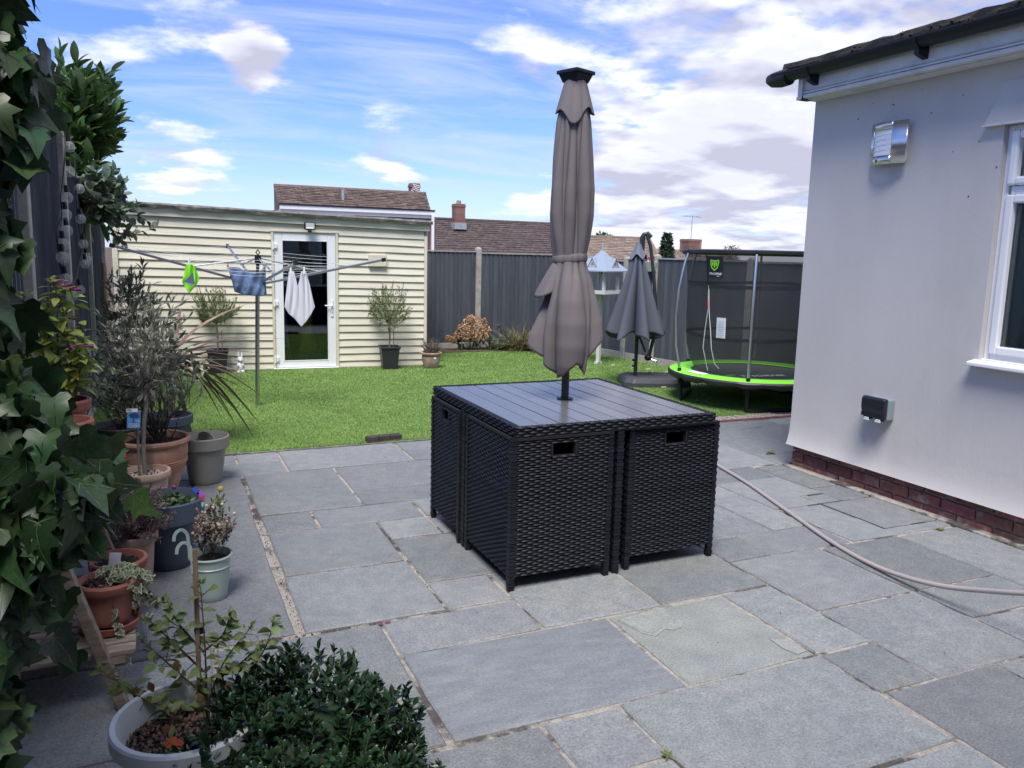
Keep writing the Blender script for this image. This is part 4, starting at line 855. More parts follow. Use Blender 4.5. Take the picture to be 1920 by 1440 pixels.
for k in range(8):
    a = cang + (k - 3.5) * .45; b = MB().tube([(.030 * math.cos(a), .03 * math.sin(a), 1.5), (.05 * math.cos(a), .05 * math.sin(a), .98 + .03 * (k % 3))], .006, 5); part('rib', b, blackp, um)

# ------------------------------------------------------------------ cantilever parasol on the lawn
cu_ = thing('parasol', 'closed dark grey cantilever parasol with crank arm on the lawn by the right fence', 'parasol', (5.168, 7.931, 0))
bp = MB()
def rr_poly(w, d, c): return [(-w + c, -d), (w - c, -d), (w, -d + c), (w, d - c), (w - c, d), (-w + c, d), (-w, d - c), (-w, -d + c)]
P0 = rr_poly(.40, .27, .09)
for z, f in ((0, 1), (.055, 1.0), (.10, .93), (.115, .86)): bp.v += [(x * f, y * f, z) for x, y in P0]
for i in range(3): bp.f += [(8 * i + j, 8 * i + (j + 1) % 8, 8 * i + 8 + (j + 1) % 8, 8 * i + 8 + j) for j in range(8)]
bp.f.append(tuple(24 + j for j in range(8)))
o = part('base_weight', bp, basep, cu_, bevel=.012, rot=(0, 0, R(-19)), loc=(.24, -.03, 0))
part('base_rib', MB().box(-.34, .34, -.015, .015, .113, .122).box(-.015, .015, -.22, .22, .113, .121), basep, o, bevel=.004)
for x, y in ((-.22, .1), (.22, .1), (.22, -.1)): part('filler_cap', MB().lathe([(.035, .114), (.033, .126), (0, .126)], 12, (x, y, 0)), basep, o)
part('pole', MB().tube([(0, 0, .08), (0, 0, .70), (.012, -.008, 1.3), (.02, -.01, 1.74)], .021, 12), darkm, cu_, smooth=True)
part('knob', MB().ball((-.035, 0, .23), .016).ball((-.035, 0, .30), .016), blackp, cu_)
part('pole_hub', MB().tube([(.0, 0, 1.66), (.0, 0, 1.72), (.02, -.012, 1.76), (.06, -.03, 1.775), (.10, -.05, 1.73)], .024, 10), darkm, cu_, smooth=True)
part('boom', MB().tube([(.05, -.03, 1.76), (.09, -.06, 1.62), (.13, -.09, 1.3), (.165, -.12, .9), (.155, -.11, .55), (.125, -.085, .36)], .020, 12), darkm, cu_, smooth=True)
part('crank_box', MB().ball((.115, -.08, .335), .045, 12, 8, (1, 1, .8)), blackp, cu_, smooth=True); part('crank_handle', MB().tube([(.14, -.1, .32), (.19, -.14, .30), (.20, -.15, .26), (.215, -.16, .25)], .008, 6), galv, cu_)
part('stay', MB().tube([(.01, 0, .62), (.09, -.06, .40)], .013, 8), darkm, cu_)
def gR(z, th):
    t = max(0, (1.60 - z) / 1.0); r = .035 + .345 * t ** 1.05; return r, .42 + .14 * t
def ghem(th): return .60 + .035 * math.cos(6 * th + .6) - .02 * math.cos(12 * th)
def gcan():
    g = []
    for i in range(41):
        t = i / 40; row = []
        for j in range(144):
            th = 2 * PI * j / 144; z = 1.62 + (ghem(th) - 1.62) * t; r, a = gR(z, th); s_ = abs(math.cos(4 * th + .9)); q = r * (1 - a * 1.35 * (1 - s_ ** .8)) * (1 + .03 * math.sin(5 * th + 4 * z))
            row.append((q * math.cos(th) - .02, q * math.sin(th) + .02, z))
        g.append(row)
    return g
o = part('canopy', MB().sheet(gcan(), True), greyc, cu_, smooth=True); m_ = o.modifiers.new('thick', 'SOLIDIFY'); m_.thickness = .003
g = []
for i in range(9):
    t = i / 8; g.append([((.03 + .075 * t ** 1.3 * (1 - .25 * abs(math.sin(2 * th + .5)))) * math.cos(th) - .02, (.03 + .075 * t ** 1.3 * (1 - .25 * abs(math.sin(2 * th + .5)))) * math.sin(th) + .02, 1.665 - (.16 + .03 * math.cos(4 * th)) * t) for th in [2 * PI * j / 48 for j in range(48)]])
part('top_cap', MB().sheet(g, True), mat('pale_grey_canvas', (.15, .165, .21), .85, .05, 3, spec=.3), cu_, smooth=True)

# ------------------------------------------------------------------ trampoline
TC = (5.836, 6.70); tr = thing('trampoline', 'round trampoline with lime green pad and black safety net', 'trampoline', (*TC, 0))
a0 = R(167.26); RP = .816
def ringp(r, z, n=64, f=None): return [(r * math.cos(2 * PI * k / n), r * math.sin(2 * PI * k / n), z + (f(2 * PI * k / n) if f else 0)) for k in range(n)]
part('frame', MB().tube(ringp(.80, .30), .022, 8, closed=True), blackp, tr, smooth=True)
part('jump_mat', MB().disc(.64, .318, 64), matm, tr)
part('safety_pad', MB().sheet([ringp(.635, .322), ringp(.70, .338), ringp(.78, .340), ringp(.865, .322)], True), green, tr, smooth=True)
sk = lambda th: .012 * math.sin(17 * th) + .010 * math.sin(31 * th + 1)
part('pad_skirt', MB().sheet([ringp(.866, .323), ringp(.882, .305, f=lambda t: sk(t) * .3), ringp(.878, .272, f=sk), ringp(.85, .255, f=sk)], True), padblack, tr, smooth=True)
def pol(r, a, z): return (r * math.cos(a), r * math.sin(a), z)
for k in range(6):
    a = a0 + k * PI / 3; P = [pol(.816, a, .20), pol(.826, a, .36), pol(.875, a, .60), pol(.895, a, .9), pol(.875, a, 1.2), pol(.83, a, 1.45), pol(.79, a, 1.575)]
    b = MB().tube(P, .0128, 10); q = part('net_pole', b, galv, tr, smooth=True); part('pole_sleeve', MB().tube([P[0], P[1]], .021, 8), blackp, q); part('pole_cap', MB().ball(P[-1], .024, 8, 6), blackp, q)
for k in (1, 3, 5):
    a = a0 + k * PI / 3; c = a + PI / 3
    p = [pol(.80, a, .30), pol(.80, a, .10), pol(.79, a, .035)]; e = [pol(.79, c, .035), pol(.80, c, .10), pol(.80, c, .30)]
    mid = [tuple(Vector(p[2]).lerp(Vector(e[0]), t) + Vector((0, 0, -.017 + .012 * math.sin(PI * t)))) for t in (.07, .2, .4, .6, .8, .93)]
    part('leg', MB().tube(p + mid + e, .020, 8), blackp, tr, smooth=True)
n = 72; prof = [(.60, .335), (.645, .42), (.70, .60), (.72, .9), (.72, 1.2), (.745, 1.45), (.772, 1.56)]
dA = a0 + .62                                                         # entrance slit
b = MB().sheet([[pol(r, 2 * PI * k / n, z) for k in range(n)] for r, z in prof], True); part('safety_net', b, netm, tr, smooth=True)
part('net_top', MB().sheet([ringp(.775, 1.545), ringp(.80, 1.565), ringp(.80, 1.59), ringp(.77, 1.60)], True), padblack, tr, smooth=True)
for z, r in ((1.24, .727), (.72, .712)): part('net_band', MB().sheet([ringp(r, z - .016, f=lambda t: .008 * math.sin(3 * t)), ringp(r, z + .016, f=lambda t: .008 * math.sin(3 * t))], True), padblack, tr)
def onnet(da, z, r=None): return pol(r or (interp([(1.56, .772), (1.45, .745), (1.2, .72), (.6, .70), (.33, .60)], z) + .008), a0 + da, z)
z1 = onnet(.36, 1.52); part('zip', MB().tube([onnet(.37, 1.55), onnet(.37, 1.3), onnet(.375, 1.0)], .006, 5), blackp, tr)
part('zip_edge', MB().tube([onnet(.375, 1.24), onnet(.385, 1.0), onnet(.34, .8), onnet(.31, .6), onnet(.30, .36)], .0045, 5).tube([onnet(.385, 1.2), onnet(.40, 1.0), onnet(.44, .8), onnet(.47, .6), onnet(.48, .45), onnet(.55, .40)], .0045, 5), mat('zip_tape', (.55, .56, .54), .7), tr)
part('zip_pull', MB().tube([onnet(.38, 1.10), onnet(.385, 1.0)], .009, 5), mat('red_zip', (.5, .05, .06), .6), tr)
def card(da0, da1, z0, z1, lift):
    n_ = 6; return MB().sheet([[onnet(da0 + (da1 - da0) * i / n_, z, interp([(1.56, .772), (1.45, .745), (1.2, .72), (.6, .70), (.33, .60)], z) + lift) for i in range(n_ + 1)] for z in (z0, z1)])
fl_ = part('brand_flag', card(.385, .625, 1.32, 1.53, .016), mat('navy_print', (.012, .014, .03), .5), tr)
def netM(da, z, lift):                                                # x to the right as seen from outside, y up
    a = a0 + da; o_ = Vector((math.cos(a), math.sin(a), 0)); x = Vector((-math.sin(a), math.cos(a), 0)); r = interp([(1.56, .772), (1.45, .745), (1.2, .72), (.6, .70)], z) + lift
    return Matrix(((x.x, 0, o_.x, o_.x * r), (x.y, 0, o_.y, o_.y * r), (0, 1, 0, z), (0, 0, 0, 1)))
lm = mat('lime_print', (.22, .60, .03), .5); fm_ = netM(.505, 1.425, .032)
b = MB(); sh = [(-.05, .045), (-.03, .062), (0, .070), (.03, .062), (.05, .045), (.050, .01), (.038, -.028), (0, -.062), (-.038, -.028), (-.050, .01)]; si = [(x * .78, y * .78) for x, y in sh]
b.v = [(x, y + .022, 0) for x, y in sh] + [(x, y + .022, 0) for x, y in si]; b.f = [(i, (i + 1) % 10, 10 + (i + 1) % 10, 10 + i) for i in range(10)]
for q in ([(-.031, .050), (.031, .050), (.028, .032), (-.028, .032)], [(-.009, .03), (.009, .03), (.007, -.022), (0, -.028), (-.007, -.022)], [(-.030, .026), (-.016, .026), (-.014, -.016), (-.030, -.002)], [(.016, .026), (.030, .026), (.030, -.002), (.014, -.016)]): b.add([(x, y + .022, .0) for x, y in q], [tuple(range(len(q)))[::-1]])
part('emblem', b.xf(fm_), lm, fl_)
text_mesh('THORNE', .034, white, fl_, netM(.505, 1.357, .021), shear=.3, sx=1.1); part('underline', MB().box(0, .03, -.002, .002, 0, .0004).xf(netM(.53, 1.335, .021)), white, fl_)
lab = part('safety_label', card(.545, .685, .72, .925, .012), mat('label_white', (.62, .66, .70), .5), tr)
b = MB()
for i in range(9): w_ = .042 - (i % 3) * .004; b.box(-w_ + .002, w_, -.002 - i * .0195 + .07, .0025 - i * .0195 + .07, 0, .0004)
b.xf(netM(.615, .815, .0145)); part('printed_lines', b, mat('grey_print', (.35, .38, .42), .6), lab)
part('pad_sticker', MB().sheet([[pol(r, a0 + t, z) for t in (.12, .2, .28, .36, .44)] for r, z in ((.70, .343), (.80, .342))]), white, tr)
b = MB().ball((0, 0, 0), .05, 16, 4, (1.4, .5, .02)); b.xf(Matrix.Translation((-.42, -.18, .321))); part('mat_emblem', b, lm, tr); text_mesh('THORNE', .13, white, tr, Matrix.Translation((-.12, -.30, .320)) @ Matrix.Rotation(R(-8), 4, 'Z'), name='mat_lettering', shear=.3)

# ------------------------------------------------------------------ bird table
bt = thing('bird_table', 'white bird table with blue-grey pointed roof and gabled dormers', 'bird table', (5.64, 9.61, 0), R(24))
part('post', MB().beam((0, 0, 0), (0, 0, 1.0), .05, .05, (0, 1, 0)), ivoryp, bt, bevel=.004); part('foot', MB().beam((-.06, 0, .02), (.06, 0, .02), .05, .04), ivoryp, bt)
part('tray', MB().box(-.20, .20, -.20, .20, .995, 1.02).box(-.21, .21, -.215, -.20, .99, 1.04).box(-.21, .21, .20, .215, .99, 1.04).box(-.215, -.2, -.2, .2, .99, 1.04).box(.2, .215, -.2, .2, .99, 1.04), ivoryp, bt)
for sx in (-1, 1):
    for sy in (-1, 1): part('upright', MB().beam((sx * .16, sy * .16, 1.02), (sx * .16, sy * .16, 1.31), .035, .035, (0, 1, 0)), ivoryp, bt)
part('feeder', MB().tube([(0.02, 0, 1.04), (.02, 0, 1.26)], .025, 10), mat('clear_feeder', (.4, .4, .36), .3), bt); part('feeder_cap', MB().tube([(.02, 0, 1.25), (.02, 0, 1.30)], .02, 8), blackp, bt)
b = MB(); e = .265; k = .075
b.add([(-e, -e, 1.29), (e, -e, 1.29), (e, e, 1.29), (-e, e, 1.29), (-e, -e, 1.305), (e, -e, 1.305), (e, e, 1.305), (-e, e, 1.305), (-k, -k, 1.50), (k, -k, 1.50), (k, k, 1.50), (-k, k, 1.50), (0, 0, 1.59)], [(3, 2, 1, 0), (0, 1, 5, 4), (1, 2, 6, 5), (2, 3, 7, 6), (3, 0, 4, 7), (4, 5, 9, 8), (5, 6, 10, 9), (6, 7, 11, 10), (7, 4, 8, 11), (8, 9, 12), (9, 10, 12), (10, 11, 12), (11, 8, 12)]); rf = part('roof', b, bluegrey, bt)
part('finial', MB().tube([(0, 0, 1.56), (0, 0, 1.62), (0, 0, 1.70)], [.02, .012, .002], 8), bluegrey, rf)
for a in range(4):
    M_ = Matrix.Rotation(a * PI / 2, 4, 'Z'); b = MB(); b.add([(-.08, -.23, 1.35), (.08, -.23, 1.35), (0, -.235, 1.475), (-.08, -.1, 1.40), (.08, -.1, 1.40), (0, -.06, 1.475)], [(0, 2, 5, 3), (1, 4, 5, 2)]); d_ = part('dormer_roof', b.xf(M_), bluegrey, bt); d_.modifiers.new('t', 'SOLIDIFY').thickness = .008
    b = MB().add([(-.068, -.222, 1.355), (.068, -.222, 1.355), (0, -.222, 1.462)], [(0, 1, 2)]); g_ = part('dormer_gable', b.xf(M_), ivoryp, bt)
    b = MB(); [b.disc(.013, 0, 8, (x, y, 0)) for x, y in ((-.014, 0), (.014, 0), (0, .022))]; b.xf(M_ @ Matrix.Translation((0, -.224, 1.385)) @ Matrix.Rotation(PI / 2, 4, 'X')); part('trefoil', b, mat('trefoil_brown', (.25, .2, .12), .8), g_)
    part('ridge_spike', MB().tube([(0, -.23, 1.47), (0, -.235, 1.51)], [.008, .001], 5).xf(M_), bluegrey, bt)

# ------------------------------------------------------------------ rotary airer with washing
ai = thing('rotary_airer', 'rotary washing line with silver arms standing on the lawn', 'washing line', (.871, 7.878, 0))
part('pole', MB().tube([(0, 0, -.01), (.012, 0, .6), (.028, 0, 1.20)], .020, 12), metal, ai, smooth=True); part('upper_pole', MB().tube([(.026, 0, 1.15), (.036, 0, 1.43)], .016, 10), darkm, ai, smooth=True)
part('collar', MB().tube([(.026, 0, 1.14), (.028, 0, 1.22)], .034, 10), darkm, ai); part('hub', MB().tube([(.035, 0, 1.36), (.037, 0, 1.44)], .03, 10).tube([(.037, 0, 1.44), (.02, 0, 1.465), (.037, 0, 1.49), (.054, 0, 1.465)], .007, 6, closed=True), blackp, ai)
tips = {}; t8 = R(8); ax = Vector((math.cos(t8), math.sin(t8), 0)); bx_ = Vector((-math.sin(t8), math.cos(t8), 0))
for nm, d_, rr_, z in (('l', -ax, 1.22, 1.50), ('r', ax, 1.27, 1.415), ('f', -bx_, 1.18, 1.395), ('b', bx_, 1.18, 1.515)):
    tip = d_ * rr_ + Vector((.03, 0, z)); root_ = Vector((.028, 0, 1.17)) + d_ * .03; tips[nm] = (root_, tip)
    arm = part('arm', MB().beam(root_, tip, .017, .023), alu, ai, bevel=.003); part('arm_cap', MB().beam(tip - (tip - root_).normalized() * .02, tip + (tip - root_).normalized() * .02, .028, .036), blackp, arm)
    part('strut', MB().tube([(.036 + d_.x * .03, d_.y * .03, 1.41), tuple(root_.lerp(tip, .48))], .009, 6), alu, ai)
b = MB()
for u in (.35, .5, .62, .74, .86, .97):
    L_ = [tips[k][0].lerp(tips[k][1], u) + Vector((0, 0, .018)) for k in 'lfrb']
    for i in range(4): b.tube(curve(L_[i], L_[(i + 1) % 4], .022 + .01 * u, 8), .0014, 4)
o = part('clothes_lines', b, mat('line_cord', (.62, .64, .66), .5), ai)
def cloth(name, label, cat, pts, m, rows=12, cols=14, fold=.02, thick=.003, seed=1):
    """pts: outline columns [(top, bottom)] of points; folds run downward"""
    rr = random.Random(seed); g = []; n = len(pts) - 1; A_ = [(rr.uniform(.5, 2.6), rr.uniform(0, 6), rr.uniform(2, 9), rr.uniform(.3, 1)) for _ in range(7)]
    for j in range(cols + 1):
        s_ = j / cols * n; k = min(int(s_), n - 1); t = s_ - k; a = Vector(pts[k][0]).lerp(Vector(pts[k + 1][0]), t); c = Vector(pts[k][1]).lerp(Vector(pts[k + 1][1]), t)
        nd = Vector((-.11, -.99, 0)); row = []
        for i in range(rows + 1):
            u = i / rows; p = a.lerp(c, u) + nd * (fold * .8 * sum(w * math.sin(f * j * .55 + p_ + q_ * u * (1 if f > 1.4 else -.6)) for f, p_, q_, w in A_) / 2); row.append(tuple(p))
        g.append(row)
    o = part(name, MB().sheet(g), m, None, smooth=True); o.modifiers.new('t', 'SOLIDIFY').thickness = thick; tag(o, label, cat); sm = o.modifiers.new('s', 'SUBSURF'); sm.levels = sm.render_levels = 1
    return o
denim = mat('denim', (.085, .135, .26), .9, .35, 14, .002, 90, col2=(.22, .31, .47), c2=(.5, .66), c2scale=11)
sx, sy = .871, 7.878
def wp(x, y, z): return (sx + x, sy + y, z)
o = cloth('shorts', 'blue denim shorts slung over the washing line beside the pole', 'shorts', [(wp(-.245, -.16, 1.335), wp(-.20, -.16, 1.105)), (wp(-.15, -.18, 1.33), wp(-.14, -.18, 1.085)), (wp(-.09, -.2, 1.29), wp(-.06, -.2, 1.075)), (wp(0, -.2, 1.275), wp(0, -.2, 1.07)), (wp(.06, -.2, 1.33), wp(.06, -.2, 1.07)), (wp(.085, -.18, 1.345), wp(.085, -.18, 1.085))], denim, 14, 20, .022, .012, 4)
for q in (((-.23, -.17, 1.335), (-.20, -.17, 1.315), (-.06, -.225, 1.25)), ((.08, -.2, 1.34), (.03, -.22, 1.27), (-.06, -.225, 1.22))): pass
limec = mat('lime_cloth', (.22, .70, .03), .8, .1, 6); navyc = mat('grey_cloth', (.13, .15, .24), .85, .1, 6)
q = Vector((-.565, -.19, 0))
o = cloth('cleaning_cloth', 'bright lime green cloth with grey inside pegged on the washing line', 'cloth', [(wp(q.x - .04, q.y, 1.335), wp(q.x - .07, q.y, 1.19)), (wp(q.x - .01, q.y - .03, 1.36), wp(q.x - .02, q.y - .05, 1.09)), (wp(q.x + .02, q.y - .02, 1.35), wp(q.x + .05, q.y - .02, 1.17)), (wp(q.x + .035, q.y, 1.34), wp(q.x + .075, q.y, 1.23))], limec, 12, 14, .02, .004, 2)
g = MB().add([wp(q.x - .055, q.y - .085, 1.20), wp(q.x + .02, q.y - .1, 1.285), wp(q.x + .03, q.y - .09, 1.18), wp(q.x + .0, q.y - .095, 1.165)], [(0, 3, 2, 1)]); c_ = part('grey_lining', g, navyc, o); c_.modifiers.new('t', 'SOLIDIFY').thickness = .003
wht = mat('white_cotton', (.80, .80, .86), .85, .03, 5, trans=.25)
qx, qy = .36, -.30
cloth('bodysuit', 'white cotton baby bodysuit hanging from the washing line before the door', 'bodysuit', [(wp(qx - .09, qy, 1.30), wp(qx - .135, qy, .975)), (wp(qx - .075, qy - .01, 1.305), wp(qx - .10, qy - .02, .91)), (wp(qx - .045, qy - .02, 1.30), wp(qx - .05, qy - .02, .87)), (wp(qx - .014, qy - .02, 1.16), wp(qx + .01, qy - .03, .79)), (wp(qx + .018, qy - .02, 1.30), wp(qx + .05, qy - .02, .83)), (wp(qx + .05, qy - .01, 1.31), wp(qx + .10, qy - .02, .90)), (wp(qx + .07, qy, 1.30), wp(qx + .145, qy, .97))], wht, 18, 30, .014, .003, 7)
pegm = mat('peg_wood', (.35, .22, .10), .7, .2, 20)
for i, (x, y, z, lb, m_) in enumerate(((-.245, -.16, 1.345, 'brown clothes peg at the left corner of the denim shorts', pegm), (.07, -.19, 1.345, 'yellow clothes peg at the right corner of the denim shorts', mat('yellow_peg', (.6, .5, .05), .5)), (-.57, -.19, 1.365, 'pale clothes peg holding the lime green cloth', white), (qx - .07, qy, 1.31, 'white clothes peg on the left strap of the bodysuit', white), (qx + .05, qy, 1.31, 'white clothes peg on the right strap of the bodysuit', white))):
    t = thing('clothes_peg', lb, 'clothes peg', wp(x, y, z), .3 * i, 'clothes pegs on the washing line'); part('peg_half', MB().beam((-.006, 0, -.03), (-.003, 0, .035), .012, .008), m_, t); part('peg_half', MB().beam((.006, 0, -.03), (.003, 0, .035), .012, .008), m_, t)

# ------------------------------------------------------------------ on the house wall
la = thing('wall_lamp', 'curved stainless steel wall lamp with louvred glass on the grey house wall', 'wall lamp', (4.27, 3.755, 2.25))
b = MB(); nn = 14
def lx(y): return -.040 * math.cos(PI / 2 * y / .15) - .030
def lamp_plate(y0, y1, z0, z1, off=0):
    return [[(lx(y0 + (y1 - y0) * i / nn) - off, y0 + (y1 - y0) * i / nn, z) for i in range(nn + 1)] for z in (z0, z1)]
steel = mat('satin_steel', (.66, .67, .68), .3, .04, 30, metal=1., vec=(1, 1, 10))
g = MB(); g.sheet(lamp_plate(-.135, -.045, -.128, .128)); g.sheet(lamp_plate(.105, .132, -.128, .128)); g.sheet(lamp_plate(-.045, .105, .085, .128)); g.sheet(lamp_plate(-.045, .105, -.128, -.075))
o = part('steel_cover', g, steel, la, smooth=True); o.modifiers.new('t', 'SOLIDIFY').thickness = .003
frost = mat('frosted_glass', (.72, .74, .80), .35, .02, 4)
for i in range(5):
    z = -.073 + i * .0315; g = MB().sheet(lamp_plate(-.043, .103, z, z + .027, -.004)); part('louvre_pane', g, frost, la, smooth=True)
    if i: g = MB().sheet([[(p[0] - .006, p[1], p[2]) for p in r] for r in lamp_plate(-.048, .108, z - .0045, z - .001)]); part('louvre_bar', g, steel, la)
part('back_plate', MB().box(-.02, -.001, -.11, .11, -.11, .11), whitep, la); part('sensor', MB().ball((lx(.06) - .002, .06, -.103), .009, 10, 8), darkm, la, smooth=True)
so = thing('socket', 'black double outdoor socket with grey back box on the house wall', 'socket', (4.27, 3.64, .59))
part('back_box', MB().box(-.055, 0, -.088, .088, -.070, .066), mat('grey_box', (.22, .26, .29), .5, .05, 5), so, bevel=.008)
g = MB(); pr = [(-.058, .071), (-.086, .071), (-.098, .058), (-.099, .0), (-.092, -.03), (-.097, -.06), (-.058, -.06)]
for y in (-.085, .092): g.v += [(x, y, z) for x, z in pr]
k = len(pr); g.f = [tuple(range(k)), tuple(range(k, 2 * k))[::-1]] + [(i, i + k, (i + 1) % k + k, (i + 1) % k) for i in range(k)]
part('hinged_cover', g, mat('gloss_black', (.012, .013, .02), .3, .1, 8), so, bevel=.008)
for y in (-.045, .045): part('catch_flap', MB().box(-.09, -.058, y - .026, y + .026, -.076, -.058), blackp, so, bevel=.004); part('catch', MB().box(-.102, -.085, y - .022, y + .016, -.084, -.072).box(-.100, -.083, y - .020, y + .014, -.070, -.064), mat('clear_catch', (.55, .57, .62), .2), so, bevel=.003)
di = thing('reed_diffuser', 'glass reed diffuser with dark reeds on the inside window sill', 'reed diffuser', (4.43, 2.865, .985)); part('bottle', MB().box(-.03, .03, -.03, .03, 0, .055), glass_mat('bottle_glass', (.85, .9, .9), .1), di, bevel=.006); part('collar', MB().tube([(0, 0, .055), (0, 0, .075)], .014, 10), darkm, di)
part('reeds', MB().tube([(0, 0, .01), (.005, .012, .20)], .0045, 5).tube([(0, 0, .01), (-.01, .008, .205)], .0045, 5).tube([(0, 0, .01), (.0, -.055, .195)], .004, 5), blackp, di)
o = part('picture_frame', MB().box(-.01, .01, -.1, .1, 0, .17), mat('dark_wood', (.05, .03, .02), .6), None, bevel=.003, loc=(4.50, 2.62, .985)); tag(o, 'dark wooden frame at the right edge of the inside window sill', 'frame')
o = part('window_backing', MB().box(4.620, 4.628, 1.60, 3.05, .99, 2.30), mat('pale_teal_backing', (.50, .58, .57), .8, .05, 4, trans=.3), None); tag(o, 'pale blue-green blind added behind the glass of the house window to make it pale', 'backing')  # added sheet, stands in for the pale reflection in the window pane
crumb = mat('joint_crumb', (.06, .045, .035), .95, .3, 20, rnd=.5); pts_ = []
for _ in range(420):
    k = random.random()
    if k < .5: pts_.append((.487 + random.gauss(0, .007), random.uniform(3.0, 5.4), -.004))
    elif k < .7: pts_.append((random.uniform(.1, .85), 3.052 + random.gauss(0, .006), -.004))
    elif k < .85: pts_.append((1.10 + random.gauss(0, .005), random.uniform(3.1, 4.2), -.004))
    else: pts_.append((random.uniform(.6, 4.2), random.uniform(1.6, 5.8), .001))
it_ = iter(pts_); o = pebbles(420, lambda: next(it_), .0036, 'joint_debris', crumb); tag(o, 'dark crumbs of soil and leaf lying in the paving joints', 'debris')
sp = mat('wall_fleck', (.05, .04, .035), .9)
g = MB()
for y, z in ((3.33, 2.16), (3.17, 2.2), (4.05, 2.44), (3.94, 2.52), (3.58, 2.55), (3.5, 2.4), (3.2, 1.9), (3.05, 2.05), (3.3, 2.47), (3.78, 2.49)): g.ball((4.268 - 4.29, y - 4.42, z), random.uniform(.003, .007), 5, 4, (.5, 1, .7))
part('wall_specks', g, sp, house)

# ------------------------------------------------------------------ hose, block, loose bits
HP = [(3.95, 5.3, .012), (3.80, 4.85, .012), (3.736, 4.583, .012), (3.632, 4.139, .012), (3.511, 3.746, .012), (3.407, 3.408, .012), (3.316, 3.113, .012), (3.262, 2.882, .013), (3.232, 2.689, .020), (3.214, 2.515, .040), (3.207, 2.37, .066), (3.207, 2.25, .096), (3.20, 2.113, .142), (3.188, 1.953, .20), (3.22, 1.75, .28), (3.40, 1.5, .36), (3.8, 1.3, .45), (4.22, 1.25, .55)]
def smoothpath(P, n=5):
    P = [Vector(p) for p in P]; out = []
    for i in range(len(P) - 1):
        p0, p1, p2, p3 = P[max(i - 1, 0)], P[i], P[i + 1], P[min(i + 2, len(P) - 1)]
        for k in range(n): t = k / n; out.append(.5 * ((2 * p1) + (p2 - p0) * t + (2 * p0 - 5 * p1 + 4 * p2 - p3) * t * t + (3 * p1 - p0 - 3 * p2 + p3) * t ** 3))
    return out + [P[-1]]
o = part('garden_hose', MB().tube(smoothpath(HP), .0115, 10), mat('beige_hose', (.36, .32, .30), .45, .05, 5), None, smooth=True); tag(o, 'beige garden hose trailing across the paving from behind the table', 'hose')
o = part('lawn_hose', MB().tube(smoothpath([(2.45, 6.15, .02), (2.6, 6.24, .035), (3.0, 6.32, .045), (3.5, 6.33, .04), (3.9, 6.28, .03), (4.2, 6.2, .02)]), .008, 6), mat('white_hose', (.7, .7, .66), .5), None, smooth=True); tag(o, 'thin white hose loop lying on the lawn behind the table', 'hose')
t = thing('timber_block', 'short dark timber block lying on the lawn edge', 'block', (1.64, 6.12, 0), R(4)); g = MB(); 
for i in range(3): g.box(-.145 + i * .098, -.145 + i * .098 + .092, -.035, .035, -.005, .05 + .002 * (i % 2))
part('block', g, mat('dark_timber', (.045, .038, .036), .95, .35, 12, .004, 50), t, bevel=.006)
pk = mat('magenta_petal', (.20, .03, .075), .7, .2, 8)
for (x, y, lb) in ((.815, 3.035, 'magenta petals fallen on the paving joint left of the table'), (.47, 2.72, 'magenta petal fallen on the paving beside the round clipped bush')):
    g = MB(); [g.ball((random.uniform(-.03, .03), random.uniform(-.012, .012), .004), .008, 5, 4, (1.5, .8, .35)) for _ in range(4)]; o = part('fallen_petals', g, pk, None, loc=(x, y, 0)); tag(o, lb, 'petals')
rab = thing('rabbit_figure', 'small white rabbit figure standing against the garden room', 'figurine', (.925, 10.06, 0)); rw_ = mat('white_glaze', (.72, .72, .75), .35, .04, 5)
part('body', MB().ball((0, 0, .075), .048, 12, 8, (1, 1, 1.5)).ball((-.022, -.03, .02), .025, 8, 6).ball((.022, -.03, .02), .025, 8, 6), rw_, rab, smooth=True); part('head', MB().ball((0, -.01, .165), .036, 12, 8, (1, 1, 1.1)).ball((0, -.04, .157), .016, 8, 6), rw_, rab, smooth=True)
for sx_ in (-1, 1): part('ear', MB().tube([(sx_ * .014, 0, .19), (sx_ * .022, .004, .225), (sx_ * .018, .004, .262)], [.009, .013, .004], 8), rw_, rab, smooth=True); part('paw', MB().ball((sx_ * .03, -.04, .09), .014, 6, 5), mat('blue_glaze', (.25, .3, .45), .4), rab)
bas = thing('hanging_planter', 'pale green trough hooked over the right fence with a red and white cloth', 'planter', (6.385, 9.50, 1.30), R(99)); part('trough', MB().hexa([(-.09, .0, 0), (.09, .0, 0), (.1, .09, 0), (-.1, .09, 0), (-.11, 0, .14), (.11, 0, .14), (.11, .12, .14), (-.11, .12, .14)]), mat('pale_green_tin', (.45, .47, .36), .5, .08, 6), bas, bevel=.005)
o = thing('cloth', 'red and white patterned cloth bundled in the hanging trough on the fence', 'cloth', (6.385, 9.50, 1.43), R(99)); 
for i in range(14): part('cloth_fold', MB().ball((random.uniform(-.09, .09), .05, random.uniform(0, .07)), random.uniform(.015, .028), 6, 5), [mat('red_fabric', (.35, .03, .07), .9), mat('cream_fabric', (.7, .66, .66), .9), mat('navy_fabric', (.05, .04, .09), .9)][i % 3], o, smooth=True)
lt = mat('pale_litter', (.6, .56, .42), .9, .2, 9)
g = MB()
for x, y in ((5.72, 9.35), (5.9, 9.1), (6.0, 8.9), (5.62, 8.2), (5.75, 8.05), (5.5, 9.9), (6.1, 8.6), (5.35, 7.6)): g.box(x - random.uniform(.02, .05), x + .03, y - .012, y + .012, .016, .026)
o = part('leaf_litter', g, lt, None); tag(o, 'pale dry leaves and flecks scattered over the green lawn', 'litter', kind='stuff')
